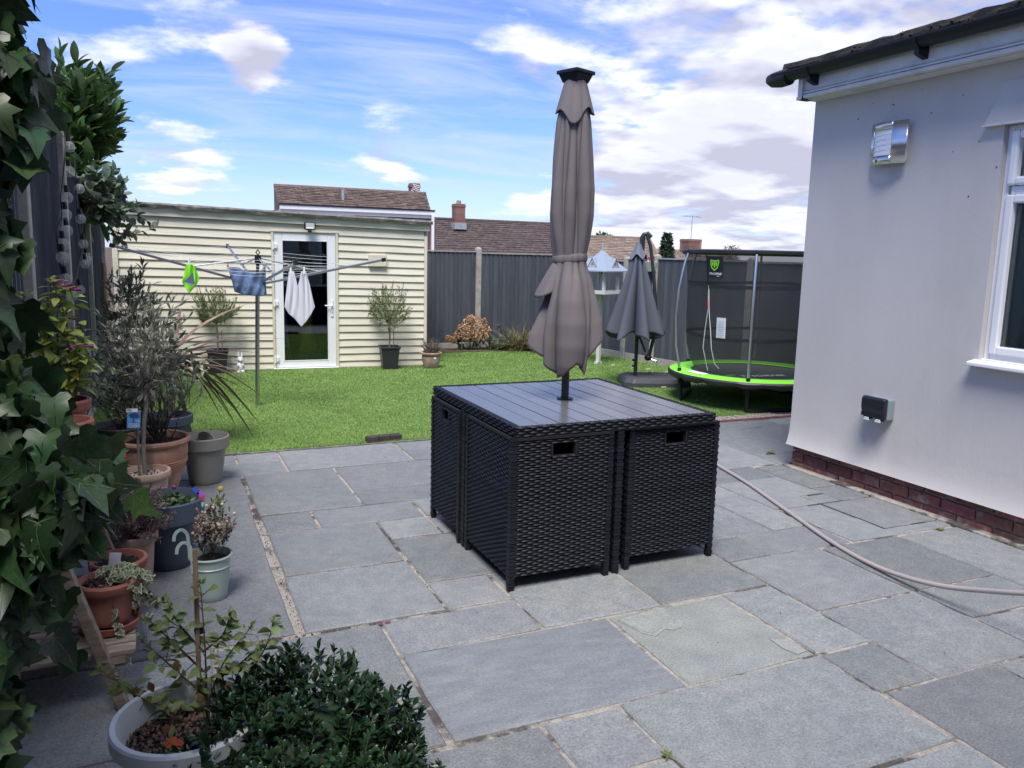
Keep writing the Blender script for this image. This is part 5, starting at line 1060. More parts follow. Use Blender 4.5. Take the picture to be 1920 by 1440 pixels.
# ------------------------------------------------------------------ plant materials
ivyl = mat('ivy_leaf', (.027, .060, .020), .40, .25, 14, rnd=.5, hue=.03, trans=.25, col2=(.05, .09, .03), c2=(.5, .7), c2scale=9, spec=.5)
laurl = mat('laurel_leaf', (.060, .115, .034), .38, .15, 8, rnd=.35, hue=.02, trans=.25)
eucl = mat('grey_green_leaf', (.125, .17, .115), .55, .15, 8, rnd=.35, hue=.03, trans=.25)
olivel = mat('olive_leaf', (.165, .175, .135), .55, .2, 8, rnd=.45, hue=.015, trans=.15)
varl = mat('pale_edged_leaf', (.27, .30, .21), .6, .25, 8, rnd=.45, hue=.02, trans=.2)
limel = mat('yellow_green_leaf', (.33, .39, .095), .55, .15, 10, rnd=.3, hue=.02, trans=.3)
shrubl = mat('fresh_leaf', (.18, .23, .08), .55, .18, 10, rnd=.3, hue=.02, trans=.3)
boxl = mat('box_leaf', (.016, .042, .016), .36, .15, 10, rnd=.5, hue=.02, trans=.12, spec=.5)
willl = mat('willow_leaf', (.17, .20, .095), .6, .15, 8, rnd=.35, hue=.02, trans=.3)
heathl = mat('purple_grey_leaf', (.24, .175, .165), .7, .2, 10, rnd=.45, hue=.03, trans=.1)
cordl = mat('cordyline_leaf', (.21, .135, .12), .5, .2, 4, rnd=.35, hue=.03, trans=.2, col2=(.26, .20, .12), c2=(.5, .7), c2scale=4)
dryl = mat('dry_leaf', (.22, .12, .05), .8, .2, 9, rnd=.3, trans=.2)
dryp = mat('dried_plant', (.17, .12, .09), .85, .2, 9, rnd=.4, hue=.03)
greenl = mat('deep_green_leaf', (.045, .09, .03), .5, .2, 9, rnd=.4, hue=.02, trans=.2)
grassl = mat('tawny_grass', (.16, .145, .06), .7, .15, 6, rnd=.4, hue=.03, trans=.2)
pinel = mat('conifer_leaf', (.035, .065, .03), .7, .2, 4, rnd=.4)
bark = mat('bark', (.12, .10, .085), .9, .25, 30, .003, 80); barkg = mat('grey_bark', (.20, .185, .165), .9, .2, 24, .002, 80, vec=(1, 1, .3)); twig = mat('red_brown_twig', (.085, .05, .035), .8, .2, 20); gstem = mat('green_stem', (.10, .13, .04), .7, .2, 20); darkstem = mat('dark_stem', (.035, .028, .026), .8, .2, 20)
cane_m = mat('bamboo_cane', (.24, .16, .10), .7, .15, 20)
terra = mat('terracotta', (.40, .205, .135), .88, .14, 9, .0012, 60, col2=(.52, .37, .29), c2=(.48, .68), c2scale=5)
terra2 = mat('red_terracotta', (.29, .105, .075), .8, .12, 9, .0008, 60, col2=(.36, .16, .12), c2=(.5, .7), c2scale=6)
terra3 = mat('pale_terracotta', (.50, .37, .295), .9, .12, 9, .001, 60, col2=(.36, .23, .17), c2=(.5, .7), c2scale=4)
greyp = mat('grey_pot_plastic', (.235, .23, .205), .5, .05, 6, .0003, 80); navyp = mat('navy_pot_plastic', (.055, .075, .115), .5, .08, 6, .0003, 80); charp = mat('charcoal_pot', (.045, .048, .055), .5, .1, 8)
mint = mat('mint_tin', (.36, .46, .42), .38, .06, 6); whitepot = mat('white_grey_pot', (.62, .645, .63), .45, .07, 5)
soil = mat('potting_soil', (.030, .022, .018), 1, .4, 40, .012, 90); bark_chip = mat('bark_chips', (.14, .088, .068), .9, .25, 20, rnd=.55, hue=.02); stone_chip = mat('stone_chips', (.46, .38, .33), .9, .2, 20, rnd=.35, hue=.02)
wood = mat('weathered_wood', (.215, .165, .125), .9, .25, 6, .002, 40, col2=(.30, .26, .22), c2=(.45, .7), c2scale=6, vec=(1, 6, 6), rnd=.15)

OV = [leaf_blade([0, .16, .26, .28, .22, .12, 0], f, c) for f, c in ((.2, .2), (.35, .35), (.1, .5))]
LANC = [leaf_blade([.01, .07, .10, .09, .05, 0], f, c) for f, c in ((.25, .1), (.35, .35))]
LAUR = [leaf_blade([.01, .12, .17, .19, .17, .12, 0], f, c) for f, c in ((.3, .15), (.4, .4), (.15, .3))]
ROUND = [leaf_blade([.02, .26, .34, .33, .24, 0], f, c) for f, c in ((.15, .15), (.3, .3))]
IVY = [leaf_ivy(.9, .25, .22, 0), leaf_ivy(.72, .5, .35, .10), leaf_ivy(1.0, .65, .15, -.10), leaf_ivy(.62, .35, .45, .14), leaf_ivy(.85, .10, .40, -.08), leaf_ivy(.66, .8, .3, .05)]

def veined(shape):                                                     # pale veins as slim raised strips on the leaf
    v, f = shape; V = [tuple(p) for p in v]; F = list(f); m = [0] * len(F)
    def zat(x, y): k = min(range(len(v)), key=lambda i: (v[i][0] - x) ** 2 + (v[i][1] - y) ** 2); return v[k][2]
    ctr = v[16]
    for tx_, ty_ in VEINS:
        tip = min(range(16), key=lambda i: (v[i][0] - tx_) ** 2 + (v[i][1] - ty_) ** 2); a = np.array(v[16 if ty_ > .9 else 0]) if ty_ < .9 else np.array(v[0]); pts = [np.array(v[0]), np.array(v[16]) * .0 + np.array(v[tip])] if ty_ < .9 else [np.array(v[0]), np.array(v[16]), np.array(v[17]), np.array(v[8])]
        for p, q in zip(pts, pts[1:]):
            d = q - p; L_ = np.hypot(d[0], d[1]) or 1; s_ = np.array([-d[1], d[0], 0]) / L_ * .013; k = len(V); u = np.array([0, 0, .014])
            V += [tuple(p + s_ + u), tuple(p - s_ + u), tuple(q - s_ * .35 + u), tuple(q + s_ * .35 + u)]; F.append((k, k + 1, k + 2, k + 3)); m.append(1)
    return np.array(V), F, m
IVYV = [veined(q) for q in IVY]
veinm = mat('ivy_vein', (.065, .10, .045), .5, .1, 9)
def pot(name, label, loc, rt, rb, h, m, rim=.02, rimh=.04, soilm=soil, sd=.035, cat='plant pot', group=None, thick=.012, bands=(), n=40):
    t = thing(name, label, cat, loc, 0, group)
    pr = [(rb - .004, 0), (rb, .006)]
    zr = h - rimh; rr = rb + (rt - rim - rb) * zr / h
    for k in range(1, 7): z = zr * k / 6; pr.append((rb + (rr - rb) * k / 6, z))
    pr += [(rr + rim * .9, zr + .003), (rt, zr + .012), (rt + .002, h - .006), (rt - .003, h), (rt - thick, h), (rt - thick - .003, h - .01), (rr - thick * .6, zr), (rb, h * .25)]
    part('pot_body', MB().lathe(pr, n), m, t, smooth=True)
    for z in bands: r = rb + (rt - rim - rb) * z / h; part('band', MB().lathe([(r, z - .004), (r + .004, z), (r, z + .004)], n), m, t, smooth=True)
    if soilm: 
        b = MB(); g = []
        for i in range(6): q = (rt - thick - .004) * i / 5; g.append([(q * math.cos(2 * PI * j / 20), q * math.sin(2 * PI * j / 20), h - sd + random.uniform(-.006, .006)) for j in range(20)])
        part('soil', b.sheet(g, True), soilm, t)
    return t
def bellypot(name, label, loc, prof, m, soilz=None, soilr=0, cat='plant pot', bands=()):
    t = thing(name, label, cat, loc); part('pot_body', MB().lathe(prof, 48), m, t, smooth=True)
    for r, z in bands: part('band', MB().lathe([(r - .002, z - .004), (r + .002, z), (r - .002, z + .004)], 48), m, t, smooth=True)
    if soilz:
        g = [[(soilr * i / 5 * math.cos(2 * PI * j / 20), soilr * i / 5 * math.sin(2 * PI * j / 20), soilz + random.uniform(-.007, .007)) for j in range(20)] for i in range(6)]; part('soil', MB().sheet(g, True), soil, t)
    return t
def chips(parent, r, z, n, m, size=.010, name='chippings', c=(0, 0)):
    def fx():
        q = r * math.sqrt(random.random()); a = random.uniform(0, 6.283); return (c[0] + q * math.cos(a), c[1] + q * math.sin(a), z + random.uniform(0, .008))
    return pebbles(n, fx, size, name, m, parent)
def ell(c, r, shell=.5):
    while True:
        v = Vector((random.uniform(-1, 1), random.uniform(-1, 1), random.uniform(-1, 1)))
        if v.length <= 1: break
    v = v.normalized() * (v.length ** shell); return Vector(c) + Vector((v.x * r[0], v.y * r[1], v.z * r[2]))
def twiggy(parent, base, ends, per, size, shapes, lm_, sm, r0=.004, maxparts=0, start=.1, ang=.9, sag=0., bend=.04, up=.1, name='branches', jit=.5, tri=5, droop=0., rest='foliage', fork=.55, wild=.35, limbs=9):
    """a few limbs from base, a curved twig to every end point, leaves set round each twig"""
    b = MB(); M_ = []
    for n_, e in enumerate(ends):
        e = Vector(e); s0 = Vector(base() if callable(base) else base); L_ = (e - s0).length
        f = s0.lerp(e, random.uniform(fork * .6, fork)) + rv(L_ * .09); mid = f.lerp(e, .5) + rv(L_ * wild * .3)
        if n_ % max(1, len(ends) // limbs) == 0: b.tube(bez(s0, s0.lerp(f, .5) + Vector((0, 0, L_ * .08)), f, 5), [r0 * (1 - .1 * i) for i in range(6)], tri)
        elif random.random() < .5: b.tube(bez(s0, s0.lerp(f, .5) + rv(L_ * .06), f, 4), r0 * .4, 4)
        P = bez(f, mid, e + rv(L_ * wild * .12) - Vector((0, 0, sag)), 6); b.tube(P, [r0 * .42 * (1 - .13 * i) for i in range(7)], 4)
        n = max(1, int(per * random.uniform(.7, 1.3)))
        for k in range(n):
            t = start + (1 - start) * (k + random.random()) / n; i = min(int(t * 6), 5); p = P[i].lerp(P[i + 1], t * 6 - i); d = (P[i + 1] - P[i]).normalized()
            side = rv(1.); side = (side - d * side.dot(d)).normalized(); a = ang * random.uniform(.6, 1.3) * (1.15 - .5 * t)
            ld = d * math.cos(a) + side * math.sin(a) + Vector((0, 0, up - droop)) + rv(jit * .35)
            M_.append(lmat(p, ld, Vector((0, 0, 1)) + rv(jit), size * random.uniform(.65, 1.2), random.uniform(-.5, .5)))
    part(name, b, sm, parent, smooth=True); leafset(parent, shapes, M_, lm_, maxparts, rest=rest)

# ------------------------------------------------------------------ ivy on its post, nearest on the left
random.seed(21)
post = thing('timber_post', 'dark timber post behind the ivy at the left edge', 'post', (-.40, 1.52, 0)); part('post', MB().box(-.04, .04, -.04, .04, 0, 2.4), wood, post, bevel=.004)
for z in (.5, 1.0, 1.5, 2.0): part('trellis_bar', MB().box(-.03, .20, -.055, -.042, z, z + .03), wood, post)
wp_ = pot('wall_pot', 'terracotta pot with dry straw hooked to the post under the ivy', (-.345, 1.37, .64), .085, .055, .13, terra2, .01, .03)
b = MB()
for i in range(90): a = random.uniform(0, 6.28); q = random.uniform(.02, .08); p = Vector((q * math.cos(a), q * math.sin(a), .12)); b.tube(curve(p, p + Vector((random.uniform(-.04, .07), random.uniform(-.05, .05), random.uniform(-.03, .04))), .01, 3), .0012, 3)
o = part('dry_straw', b, mat('straw', (.30, .24, .17), .9, .2, 9, rnd=.3), wp_); o['kind'] = 'stuff'
iv = thing('ivy', 'dense glossy ivy climbing up the left edge, nearest plant to the viewer', 'ivy', (-.36, 1.46, 0))
BL = [(-.255, 1.53, 1.95, .09, 8), (-.225, 1.53, 1.87, .08, 8), (-.20, 1.51, 1.80, .055, 5), (-.245, 1.50, 1.76, .08, 9), (-.245, 1.49, 1.67, .07, 8), (-.192, 1.48, 1.665, .04, 3), (-.255, 1.48, 1.58, .065, 7), (-.222, 1.46, 1.525, .045, 4), (-.275, 1.46, 1.47, .05, 6), (-.27, 1.45, 1.405, .05, 6),
      (-.245, 1.43, 1.335, .06, 8), (-.225, 1.42, 1.26, .07, 10), (-.22, 1.41, 1.195, .08, 12), (-.155, 1.385, 1.195, .055, 7), (-.122, 1.365, 1.155, .042, 6), (-.175, 1.38, 1.12, .075, 11), (-.235, 1.39, 1.09, .08, 9), (-.19, 1.375, 1.06, .055, 7), (-.235, 1.38, 1.0, .065, 9), (-.262, 1.37, .93, .05, 7), (-.275, 1.36, .86, .035, 5), (-.285, 1.355, .79, .04, 6), (-.285, 1.36, .72, .04, 6), (-.24, 1.37, .98, .055, 7), (-.25, 1.37, .905, .045, 6), (-.262, 1.355, .83, .04, 5)]
M_ = []; b = MB(); off = Vector((-.36, 1.46, 0))
for x, y, z, r, wt in BL:
    for _ in range(int(wt * 4.2)):
        v = rv(1).normalized(); v.y -= .35; v.x += .15; v.normalize(); p = Vector((x, y, z)) + v * r * random.uniform(.45, 1.08)
        if p.x > -.150 and p.z > 1.175: p.z -= .05; p.x = -.155 + random.gauss(0, .01)
        d = Vector((v.x * .5, v.y * .35, -.8)) + rv(.45); nrm = Vector((v.x, v.y - .4, .45)) + rv(.6); s_ = random.choice((.022, .030, .038, .046, .054, .062, .070))
        M_.append(lmat(p - off, d, nrm, s_, random.uniform(-.5, .5)))
        if random.random() < .4: b.tube(curve(p - off, Vector((x, y + .05, z - .04)) - off, -.01, 4, .004), .0011, 3)
    for _ in range(int(wt * 3.0)):                                      # inner and far leaves
        p = Vector((x - .05 + random.gauss(0, .055), y + .09 + random.gauss(0, .06), z + random.gauss(0, .05))); M_.append(lmat(p - off, Vector((random.gauss(0, .5), -.3, -.8)) + rv(.3), Vector((.2, -1, .3)) + rv(.5), random.choice((.05, .06, .07)), 0))
for i in range(16):
    z = random.uniform(.7, 1.9); b.tube(curve((-.0 + random.gauss(0, .03), random.gauss(0, .02), z), (.13 + random.gauss(0, .03), random.gauss(-.05, .03), z + random.uniform(-.25, .15)), .03, 9, .002), .0013, 4)
b.tube(curve((.0, 0, .3), (.02, .02, 2.2), 0, 10, .012), .010, 6); part('stems', b, twig, iv, smooth=True); leafset(iv, IVYV, M_, [ivyl, veinm], 300)

# ------------------------------------------------------------------ slatted stand with pots, left
random.seed(5)
st = thing('plant_stand', 'weathered wooden slatted plant stand with slanting legs', 'plant stand', (-.30, 3.05, 0))
def sp_(x, y, z): return (x + .30, y - 3.05, z)
for y in (2.745, 3.62): part('leg', MB().beam(sp_(-.142, y, -.002), sp_(-.50, y, 1.22), .035, .052, (0, 1, 0)), wood, st, bevel=.003); part('back_leg', MB().beam(sp_(-.515, y, 0), sp_(-.515, y, 1.2), .035, .04, (0, 1, 0)), wood, st, bevel=.003)
for z, x0, x1, y0 in ((.195, -.505, -.105, 2.765), (.70, -.515, -.25, 2.765)):
    n = 10 if z < .5 else 14
    for k in range(n): y = y0 + k * .0615; part('slat', MB().box(x0 + .30 + random.uniform(-.004, .004), x1 + .30 + random.uniform(-.006, .006), y - 3.05, y - 3.05 + .052, z - .018, z + random.uniform(-.002, .001)), wood, st, bevel=.003)
    for x in (x0 + .05, x1 - .05): part('batten', MB().box(x + .28, x + .32, y0 - 3.05, y0 - 3.05 + n * .0615, z - .045, z - .019), wood, st)
# variegated ivy in a red pot on the lower shelf
vp = pot('potted_ivy', 'red terracotta pot of cream-edged trailing ivy on the slatted stand', (-.185, 2.955, .222), .098, .066, .155, terra2, .012, .04, soil, .02, 'potted plant'); part('saucer', MB().lathe([(.075, -.022), (.092, -.018), (.098, .006), (.090, .006), (.084, -.012), (0, -.012)], 32), terra2, vp, smooth=True); chips(vp, .085, .135, 130, bark_chip, .009)
cream_edge = mat('cream_leaf_edge', (.42, .43, .30), .6, .1, 9, rnd=.15, trans=.25); M_ = []; b = MB(); ends = []
for i in range(26):
    a = random.uniform(-1.5, 2.0); q = random.uniform(.05, .14); e = Vector((math.cos(a) * q + .035, math.sin(a) * q * .8, random.uniform(.10, .20) - .5 * q)); ends.append(e)
for i in range(10): e = Vector((random.uniform(.09, .17), random.uniform(-.05, .05), random.uniform(-.02, .14))); ends.append(e)
for i in range(3): ends.append(Vector((.03 + .01 * i, -.105, -.02 - .05 * i)))
vm = mat('variegated_leaf', (.13, .19, .10), .55, .15, 9, rnd=.25, hue=.02, trans=.25); M2 = []
for e in ends:
    P = curve((random.uniform(-.04, .05), random.uniform(-.04, .04), .14), e, -.045, 6, .003); b.tube(P, .0013, 4)
    for k in range(8):
        t = .25 + .75 * (k + random.random()) / 8; i = min(int(t * 6), 5); p = P[i].lerp(P[i + 1], t * 6 - i); d = Vector((random.gauss(0, .6), random.gauss(-.3, .6), -.35)); u = Vector((.1, -.45, .8)) + rv(.35); s_ = random.uniform(.018, .031); ro = random.uniform(-.4, .4)
        M2.append(lmat(p, d, u, s_, ro)); mm = lmat(p + u.normalized() * .0013, d, u, s_ * .72, ro); mm.translation += Vector(d).normalized() * s_ * .06; M_.append(mm)
part('stems', b, twig, vp, smooth=True); leafset(vp, IVY[:3], M2, cream_edge, 170, 'leaf'); leafset(vp, IVY[:3], M_, vm, 0, rest='leaf_centres')
# nested pots and the four o'clock plant on the upper shelf
p2_ = pot('terracotta_pot', 'lower of two red terracotta pots on the upper shelf behind the ivy', (-.315, 3.22, .70), .098, .066, .19, terra2, .010, .045, soil, .03, group='red terracotta pots on the stand')
p1_ = pot('potted_flower', 'yellow-green leafy plant with magenta tube flowers in a red terracotta pot', (-.335, 3.40, .70), .100, .066, .235, terra2, .010, .045, soil, .03, 'potted plant')
M_ = []; b = MB(); fm = mat('magenta_flower', (.27, .025, .20), .6, .15, 10, rnd=.2, trans=.2)
for i in range(13):
    e = Vector((random.uniform(-.12, .125), random.uniform(-.1, .08), random.uniform(.40, .68))); P = curve((random.uniform(-.03, .03), random.uniform(-.03, .03), .2), e, 0, 7, .004, (random.uniform(-.03, .05), 0, 0)); b.tube(P, [.0045 * (1 - .08 * k) for k in range(8)], 5)
    for k in range(17):
        t = .30 + .7 * (k / 17) ** .8; j = min(int(t * 7), 6); p = P[j].lerp(P[j + 1], t * 7 - j); a = random.uniform(0, 6.28); s_ = random.uniform(.06, .10) * (1.25 - .7 * t)
        M_.append(lmat(p, Vector((math.cos(a), math.sin(a), random.uniform(-.35, .35))), Vector((0, 0, 1)) + rv(.3), s_, random.uniform(-.3, .3)))
    for k in range(9): a = random.uniform(0, 6.28); M_.append(lmat(P[-1] + rv(.010), Vector((math.cos(a), math.sin(a), .8)), (0, 0, 1), random.uniform(.022, .036)))
    for q in range(random.choice((0, 1, 1, 2))):
        a = random.uniform(-2.4, .8); d = Vector((math.cos(a), math.sin(a), random.uniform(-.3, .4))).normalized(); p = P[-1] + rv(.012); part('flower', MB().tube([p, p + d * .02, p + d * .038, p + d * .046], [.0015, .003, .006, .0085], 7), fm, p1_, smooth=True)
part('stems', b, gstem, p1_, smooth=True); leafset(p1_, OV, M_, limel, 220)
# pots low behind the stand
hp = pot('potted_plant', 'red terracotta pot of bare soil with a plant label, behind the cream-edged ivy', (-.175, 3.46, 0), .108, .075, .262, terra2, .012, .045, soil, .03, 'potted plant'); chips(hp, .09, .228, 160, soil, .011, 'soil_crumbs')
for x, y, h_ in ((-.055, -.04, .075), (-.04, .0, .06)): part('plant_label', MB().box(x - .014, x + .014, y - .001, y + .001, .22, .22 + h_), white, hp, rot=(0, R(8), 0)); 
part('label_print', MB().box(-.066, -.046, -.0422, -.0415, .27, .28), darkm, hp)
hq = pot('heather', 'purple-grey feathery heather spilling over its pot behind the stand', (-.125, 3.83, 0), .10, .07, .235, terra3, .012, .04, soil, .02, 'potted plant')
FE = [leaf_blade([.03, .07, .06, .03, 0], .2, .1)]
b = MB(); M_ = []
for i in range(115):
    e = ell((.0, -.07, .35), (.20, .15, .155)); P = curve((random.uniform(-.03, .03), random.uniform(-.03, .03), .20), e, -.02, 6, .003); b.tube(P, .0016, 4)
    for k in range(44):
        t = .3 + .7 * k / 44; j = min(int(t * 6), 5); p = P[j].lerp(P[j + 1], t * 6 - j); d = (P[j + 1] - P[j]).normalized(); s_ = rv(); s_ = (s_ - d * s_.dot(d)).normalized(); M_.append(lmat(p, d * .7 + s_, rv(), random.uniform(.017, .028)))
part('stems', b, darkstem, hq); leafset(hq, FE, M_, heathl, 0)
ge = thing('geranium', 'red geranium flowers on thin stems beside the purple-grey heather', 'flower', (-.19, 3.95, 0)); b = MB(); rm = mat('red_petal', (.58, .02, .03), .6, .2, 8, rnd=.3, trans=.2)
for x, y, z in ((.035, -.0, .555), (-.06, .0, .56), (-.05, -.22, .37)):
    b.tube(curve((0, 0, .1), (x, y, z), 0, 5, .006), .003, 5); g = MB()
    for k in range(16): p = Vector((x, y, z)) + rv(.011); g.ball(p, .009, 5, 4, (1, 1, .7))
    part('flower_head', g, rm, ge, smooth=True)
part('stem', b, gstem, ge); part('pot', MB().lathe([(.06, 0), (.085, .2), (.09, .2), (.08, .19), (0, .18)], 24), terra3, ge)

# ------------------------------------------------------------------ olive tree in a small terracotta pot
ol = bellypot('olive_tree', 'small olive tree with blue label in a pale terracotta pot', (-.085, 4.93, 0), [(.085, 0), (.10, .02), (.118, .14), (.122, .19), (.135, .197), (.140, .215), (.135, .232), (.12, .232), (.112, .2)], terra3, .196, .115, 'potted tree'); chips(ol, .108, .196, 300, stone_chip, .011, 'stone_mulch')
trunk = [(0, 0, .18), (-.004, 0, .30), (.0, .004, .46), (.018, 0, .60), (.02, 0, .72)]
part('trunk', MB().tube(smoothpath(trunk), .0125, 10), barkg, ol, smooth=True); part('cane', MB().tube([(-.032, -.01, .17), (-.028, -.012, .62)], .007, 7), barkg, ol)
ends = [ell((.03, .05, .98), (.27, .2, .36), .6) for _ in range(74)]
twiggy(ol, lambda: (.02 + random.gauss(0, .02), random.gauss(0, .02), random.uniform(.62, .80)), ends, 15, .066, LANC, olivel, barkg, .006, 0, .25, .75)
tg = part('plant_tag', MB().box(-.034, .034, -.0012, 0, -.05, .05), mat('blue_print', (.10, .30, .62), .45, .2, 20, col2=(.25, .48, .72), c2=(.5, .66), c2scale=30), ol, loc=(-.045, -.055, .545), rot=(0, R(4), R(10)))
q = part('tag_strip', MB().box(-.04, .018, -.003, -.0014, .042, .062), white, tg); b = MB(); [b.box(-.036, -.036 + random.uniform(.015, .04), -.0036, -.003, .058 - i * .005, .060 - i * .005) for i in range(3)]; part('strip_print', b, darkm, tg)
tb = mat('deep_blue_print', (.03, .11, .28), .45, .1, 20); b = MB(); [b.disc(.012, 0, 10, (x, y, 0)) for x, y in ((-.016, .02), (0, .026), (.014, .022), (.02, .012), (-.006, .012), (.006, .012))]; b.box(-.005, .002, -.022, .012, 0, .0002); b.box(-.008, .022, -.026, -.021, 0, .0002); b.xf(Matrix.Translation((0, -.0016, .004)) @ Matrix.Rotation(PI / 2, 4, 'X')); part('tree_picture', b, tb, tg)
def outline(w, h, z): return [(x * w, -.0018, z + y * h) for x, y in ((-1, -.4), (-.85, -1), (.85, -1), (1, -.4), (1, .4), (.85, 1), (-.85, 1), (-1, .4))]
part('tag_border', MB().tube(outline(.028, .0085, -.034), .0008, 4, closed=True), white, tg)
text_mesh('OLEA EUROPAEA', .0095, white, tg, Matrix.Translation((0, -.0018, -.034)) @ Matrix.Rotation(PI / 2, 4, 'X'), sx=.62)

# ------------------------------------------------------------------ large terracotta pot with pale shrub
bt_ = bellypot('potted_shrub', 'large round terracotta pot with a dark-stemmed pale-leaved shrub', (-.035, 5.235, 0), [(.11, 0), (.118, .01), (.15, .10), (.18, .19), (.193, .26), (.192, .30), (.186, .318), (.205, .326), (.214, .338), (.212, .352), (.202, .360), (.188, .356), (.178, .33), (.17, .28)], terra, .318, .178, 'potted shrub', [(.190, .222), (.187, .208), (.183, .192)])
ends = [ell((-.05, .05, .80), (.40, .25, .30), .55) for _ in range(70)]
twiggy(bt_, lambda: (.03 + random.gauss(0, .03), random.gauss(0, .03), .31), ends, 30, .036, [LANC[0], OV[0]], varl, darkstem, .006, 0, .38, .9)
gp = pot('grey_pot', 'tall grey plastic pot holding a smaller grey pot, by the lawn edge', (.262, 5.395, 0), .150, .098, .31, greyp, .008, .085, None, cat='plant pot', thick=.006); part('pot_floor', MB().disc(.11, .10, 24), greyp, gp)
part('pot_sticker', MB().box(-.018, .018, -.0005, .0005, -.035, .03), mat('sticker', (.5, .5, .48), .5), gp, loc=(-.112, -.072, .175), rot=(R(-9), 0, R(-58))); part('barcode', MB().box(-.013, .013, -.0015, -.0006, -.018, -.008), darkm, gp, loc=(-.112, -.072, .175), rot=(R(-9), 0, R(-58)))
c_ = thing('small_grey_pot', 'small grey pot lying tilted inside the tall grey pot', 'plant pot', (.255, 5.40, .265)); part('pot_body', MB().lathe([(.035, -.09), (.055, .04), (.058, .042), (.054, .04), (.034, -.085), (0, -.085)], 28), greyp, c_, smooth=True, rot=(R(35), R(28), 0))

# ------------------------------------------------------------------ further pots with cordyline by the fence
cp = pot('cordyline', 'purple-leaved cordyline with long arching leaves in a dark navy pot', (.07, 6.33, 0), .165, .115, .275, navyp, .010, .075, soil, .03, 'potted plant')
part('trunk', MB().tube([(0.01, 0, .22), (.03, .02, .45), (.02, .0, .66)], [.026, .022, .02], 9), bark, cp, smooth=True); LG = [leaf_blade([.016, .036, .042, .040, .034, .026, .015, 0], .5, .75), leaf_blade([.016, .034, .04, .036, .03, .022, .012, 0], .4, 1.15), leaf_blade([.016, .036, .04, .036, .03, .022, .012, 0], .5, .45)]
M_ = []
for i in range(38):
    a = random.uniform(0, 6.28) if i > 18 else random.uniform(-1.0, .8); el = random.uniform(-.15, 1.1); M_.append(lmat((.02 + random.gauss(0, .01), random.gauss(0, .01), .64 + random.uniform(-.08, .06)), (math.cos(a) * math.cos(el), math.sin(a) * math.cos(el), math.sin(el)), Vector((0, 0, 1)) + rv(.15), random.uniform(.42, .72), 0))
leafset(cp, LG, M_, cordl, 60)
kp = pot('charcoal_pot', 'charcoal pot with a pale-leaved shrub behind the large terracotta pot', (-.22, 5.85, 0), .19, .13, .32, charp, .008, .06, soil, .04, 'potted shrub')
ends = [ell((0, -.1, .66), (.26, .2, .30), .6) for _ in range(40)]; twiggy(kp, lambda: (random.gauss(0, .03), random.gauss(0, .03), .28), ends, 26, .036, [LANC[0], OV[0]], varl, darkstem, .005, 0, .3, .9)
o2 = thing('olive_tree', 'second olive tree with longer leaves, between fence and garden room', 'potted tree', (-.27, 8.3, 0)); part('pot_body', MB().lathe([(.12, 0), (.17, .28), (.18, .28), (.16, .26), (0, .25)], 28), charp, o2, smooth=True)
part('trunk', MB().tube([(0, 0, .25), (.02, 0, .6), (.03, .0, .8)], .014, 8), barkg, o2); ends = [ell((.05, 0, 1.02), (.26, .26, .36), .6) for _ in range(50)]; twiggy(o2, lambda: (.03, 0, random.uniform(.6, .9)), ends, 20, .085, LANC, olivel, barkg, .006, 0, .25, .7)

# ------------------------------------------------------------------ navy pot, mint bucket
nv = pot('potted_plant', 'navy blue plastic pot of low dark green leaves with a butterfly pick', (.022, 4.005, 0), .162, .100, .335, navyp, .010, .11, soil, .05, 'potted plant', thick=.007)
M_ = []
for i in range(330):
    a = random.uniform(0, 6.28); q = .125 * math.sqrt(random.random()); M_.append(lmat((q * math.cos(a) - .02, q * math.sin(a), .285 + random.uniform(0, .055) * (1.2 - q / .13)), Vector((math.cos(a) * .6, math.sin(a) * .6, .5)) + rv(.5), Vector((0, 0, 1)) + rv(.4), random.uniform(.022, .04)))
leafset(nv, OV, M_, greenl, 90); b = MB(); fl2 = mat('plum_flower', (.16, .05, .12), .7, .2, 8)
for x, y in ((-.07, .06), (.03, .09), (-.02, .1)): part('flower', MB().ball((x, y, .355), .012, 7, 5), fl2, nv)
bf = thing('butterfly_pick', 'iridescent blue and pink butterfly pick stuck in the rim of the navy pot', 'garden ornament', (.155, 3.93, .30)); part('stick', MB().tube([(0, 0, -.08), (0, 0, .05)], .0025, 5), pole_m, bf)
for nm_, pts_, cc in (('blue_wing', [(0, .05), (-.028, .085), (-.012, .095), (.004, .06)], (.05, .14, .75)), ('violet_wing', [(0, .05), (-.012, .062), (.012, .072), (.03, .055), (.012, .04)], (.45, .12, .65)), ('red_wing', [(.0, .045), (.024, .04), (.028, .022), (.006, .02)], (.60, .08, .12)), ('aqua_wing', [(.006, .018), (.026, .012), (.018, -.010), (.006, .002)], (.25, .65, .60))): part(nm_, MB().prism(pts_, -.001, .001).xf(Matrix.Rotation(PI / 2, 4, 'X')), mat(nm_, cc, .25, .15, 20), bf)
mb_ = pot('tin_bucket', 'mint green tin bucket of dried flowers with hanging hooks', (.180, 3.545, 0), .090, .064, .20, mint, .004, .012, soil, .03, 'potted plant', thick=.004, bands=(.150,))
ends = [ell((.01, .0, .335), (.095, .08, .10), .6) for _ in range(60)]; twiggy(mb_, lambda: (random.uniform(-.04, .04), random.uniform(-.04, .04), .16), ends, 9, .022, OV, dryp, darkstem, .0016, 60, .35, .9)
gb = MB()
for e in ends[:45]: gb.ball(e + rv(.006), random.uniform(.004, .008), 6, 4)
o = part('seed_heads', gb, mat('cream_seed', (.42, .36, .28), .9, .2, 9, rnd=.3), mb_); o['kind'] = 'stuff'
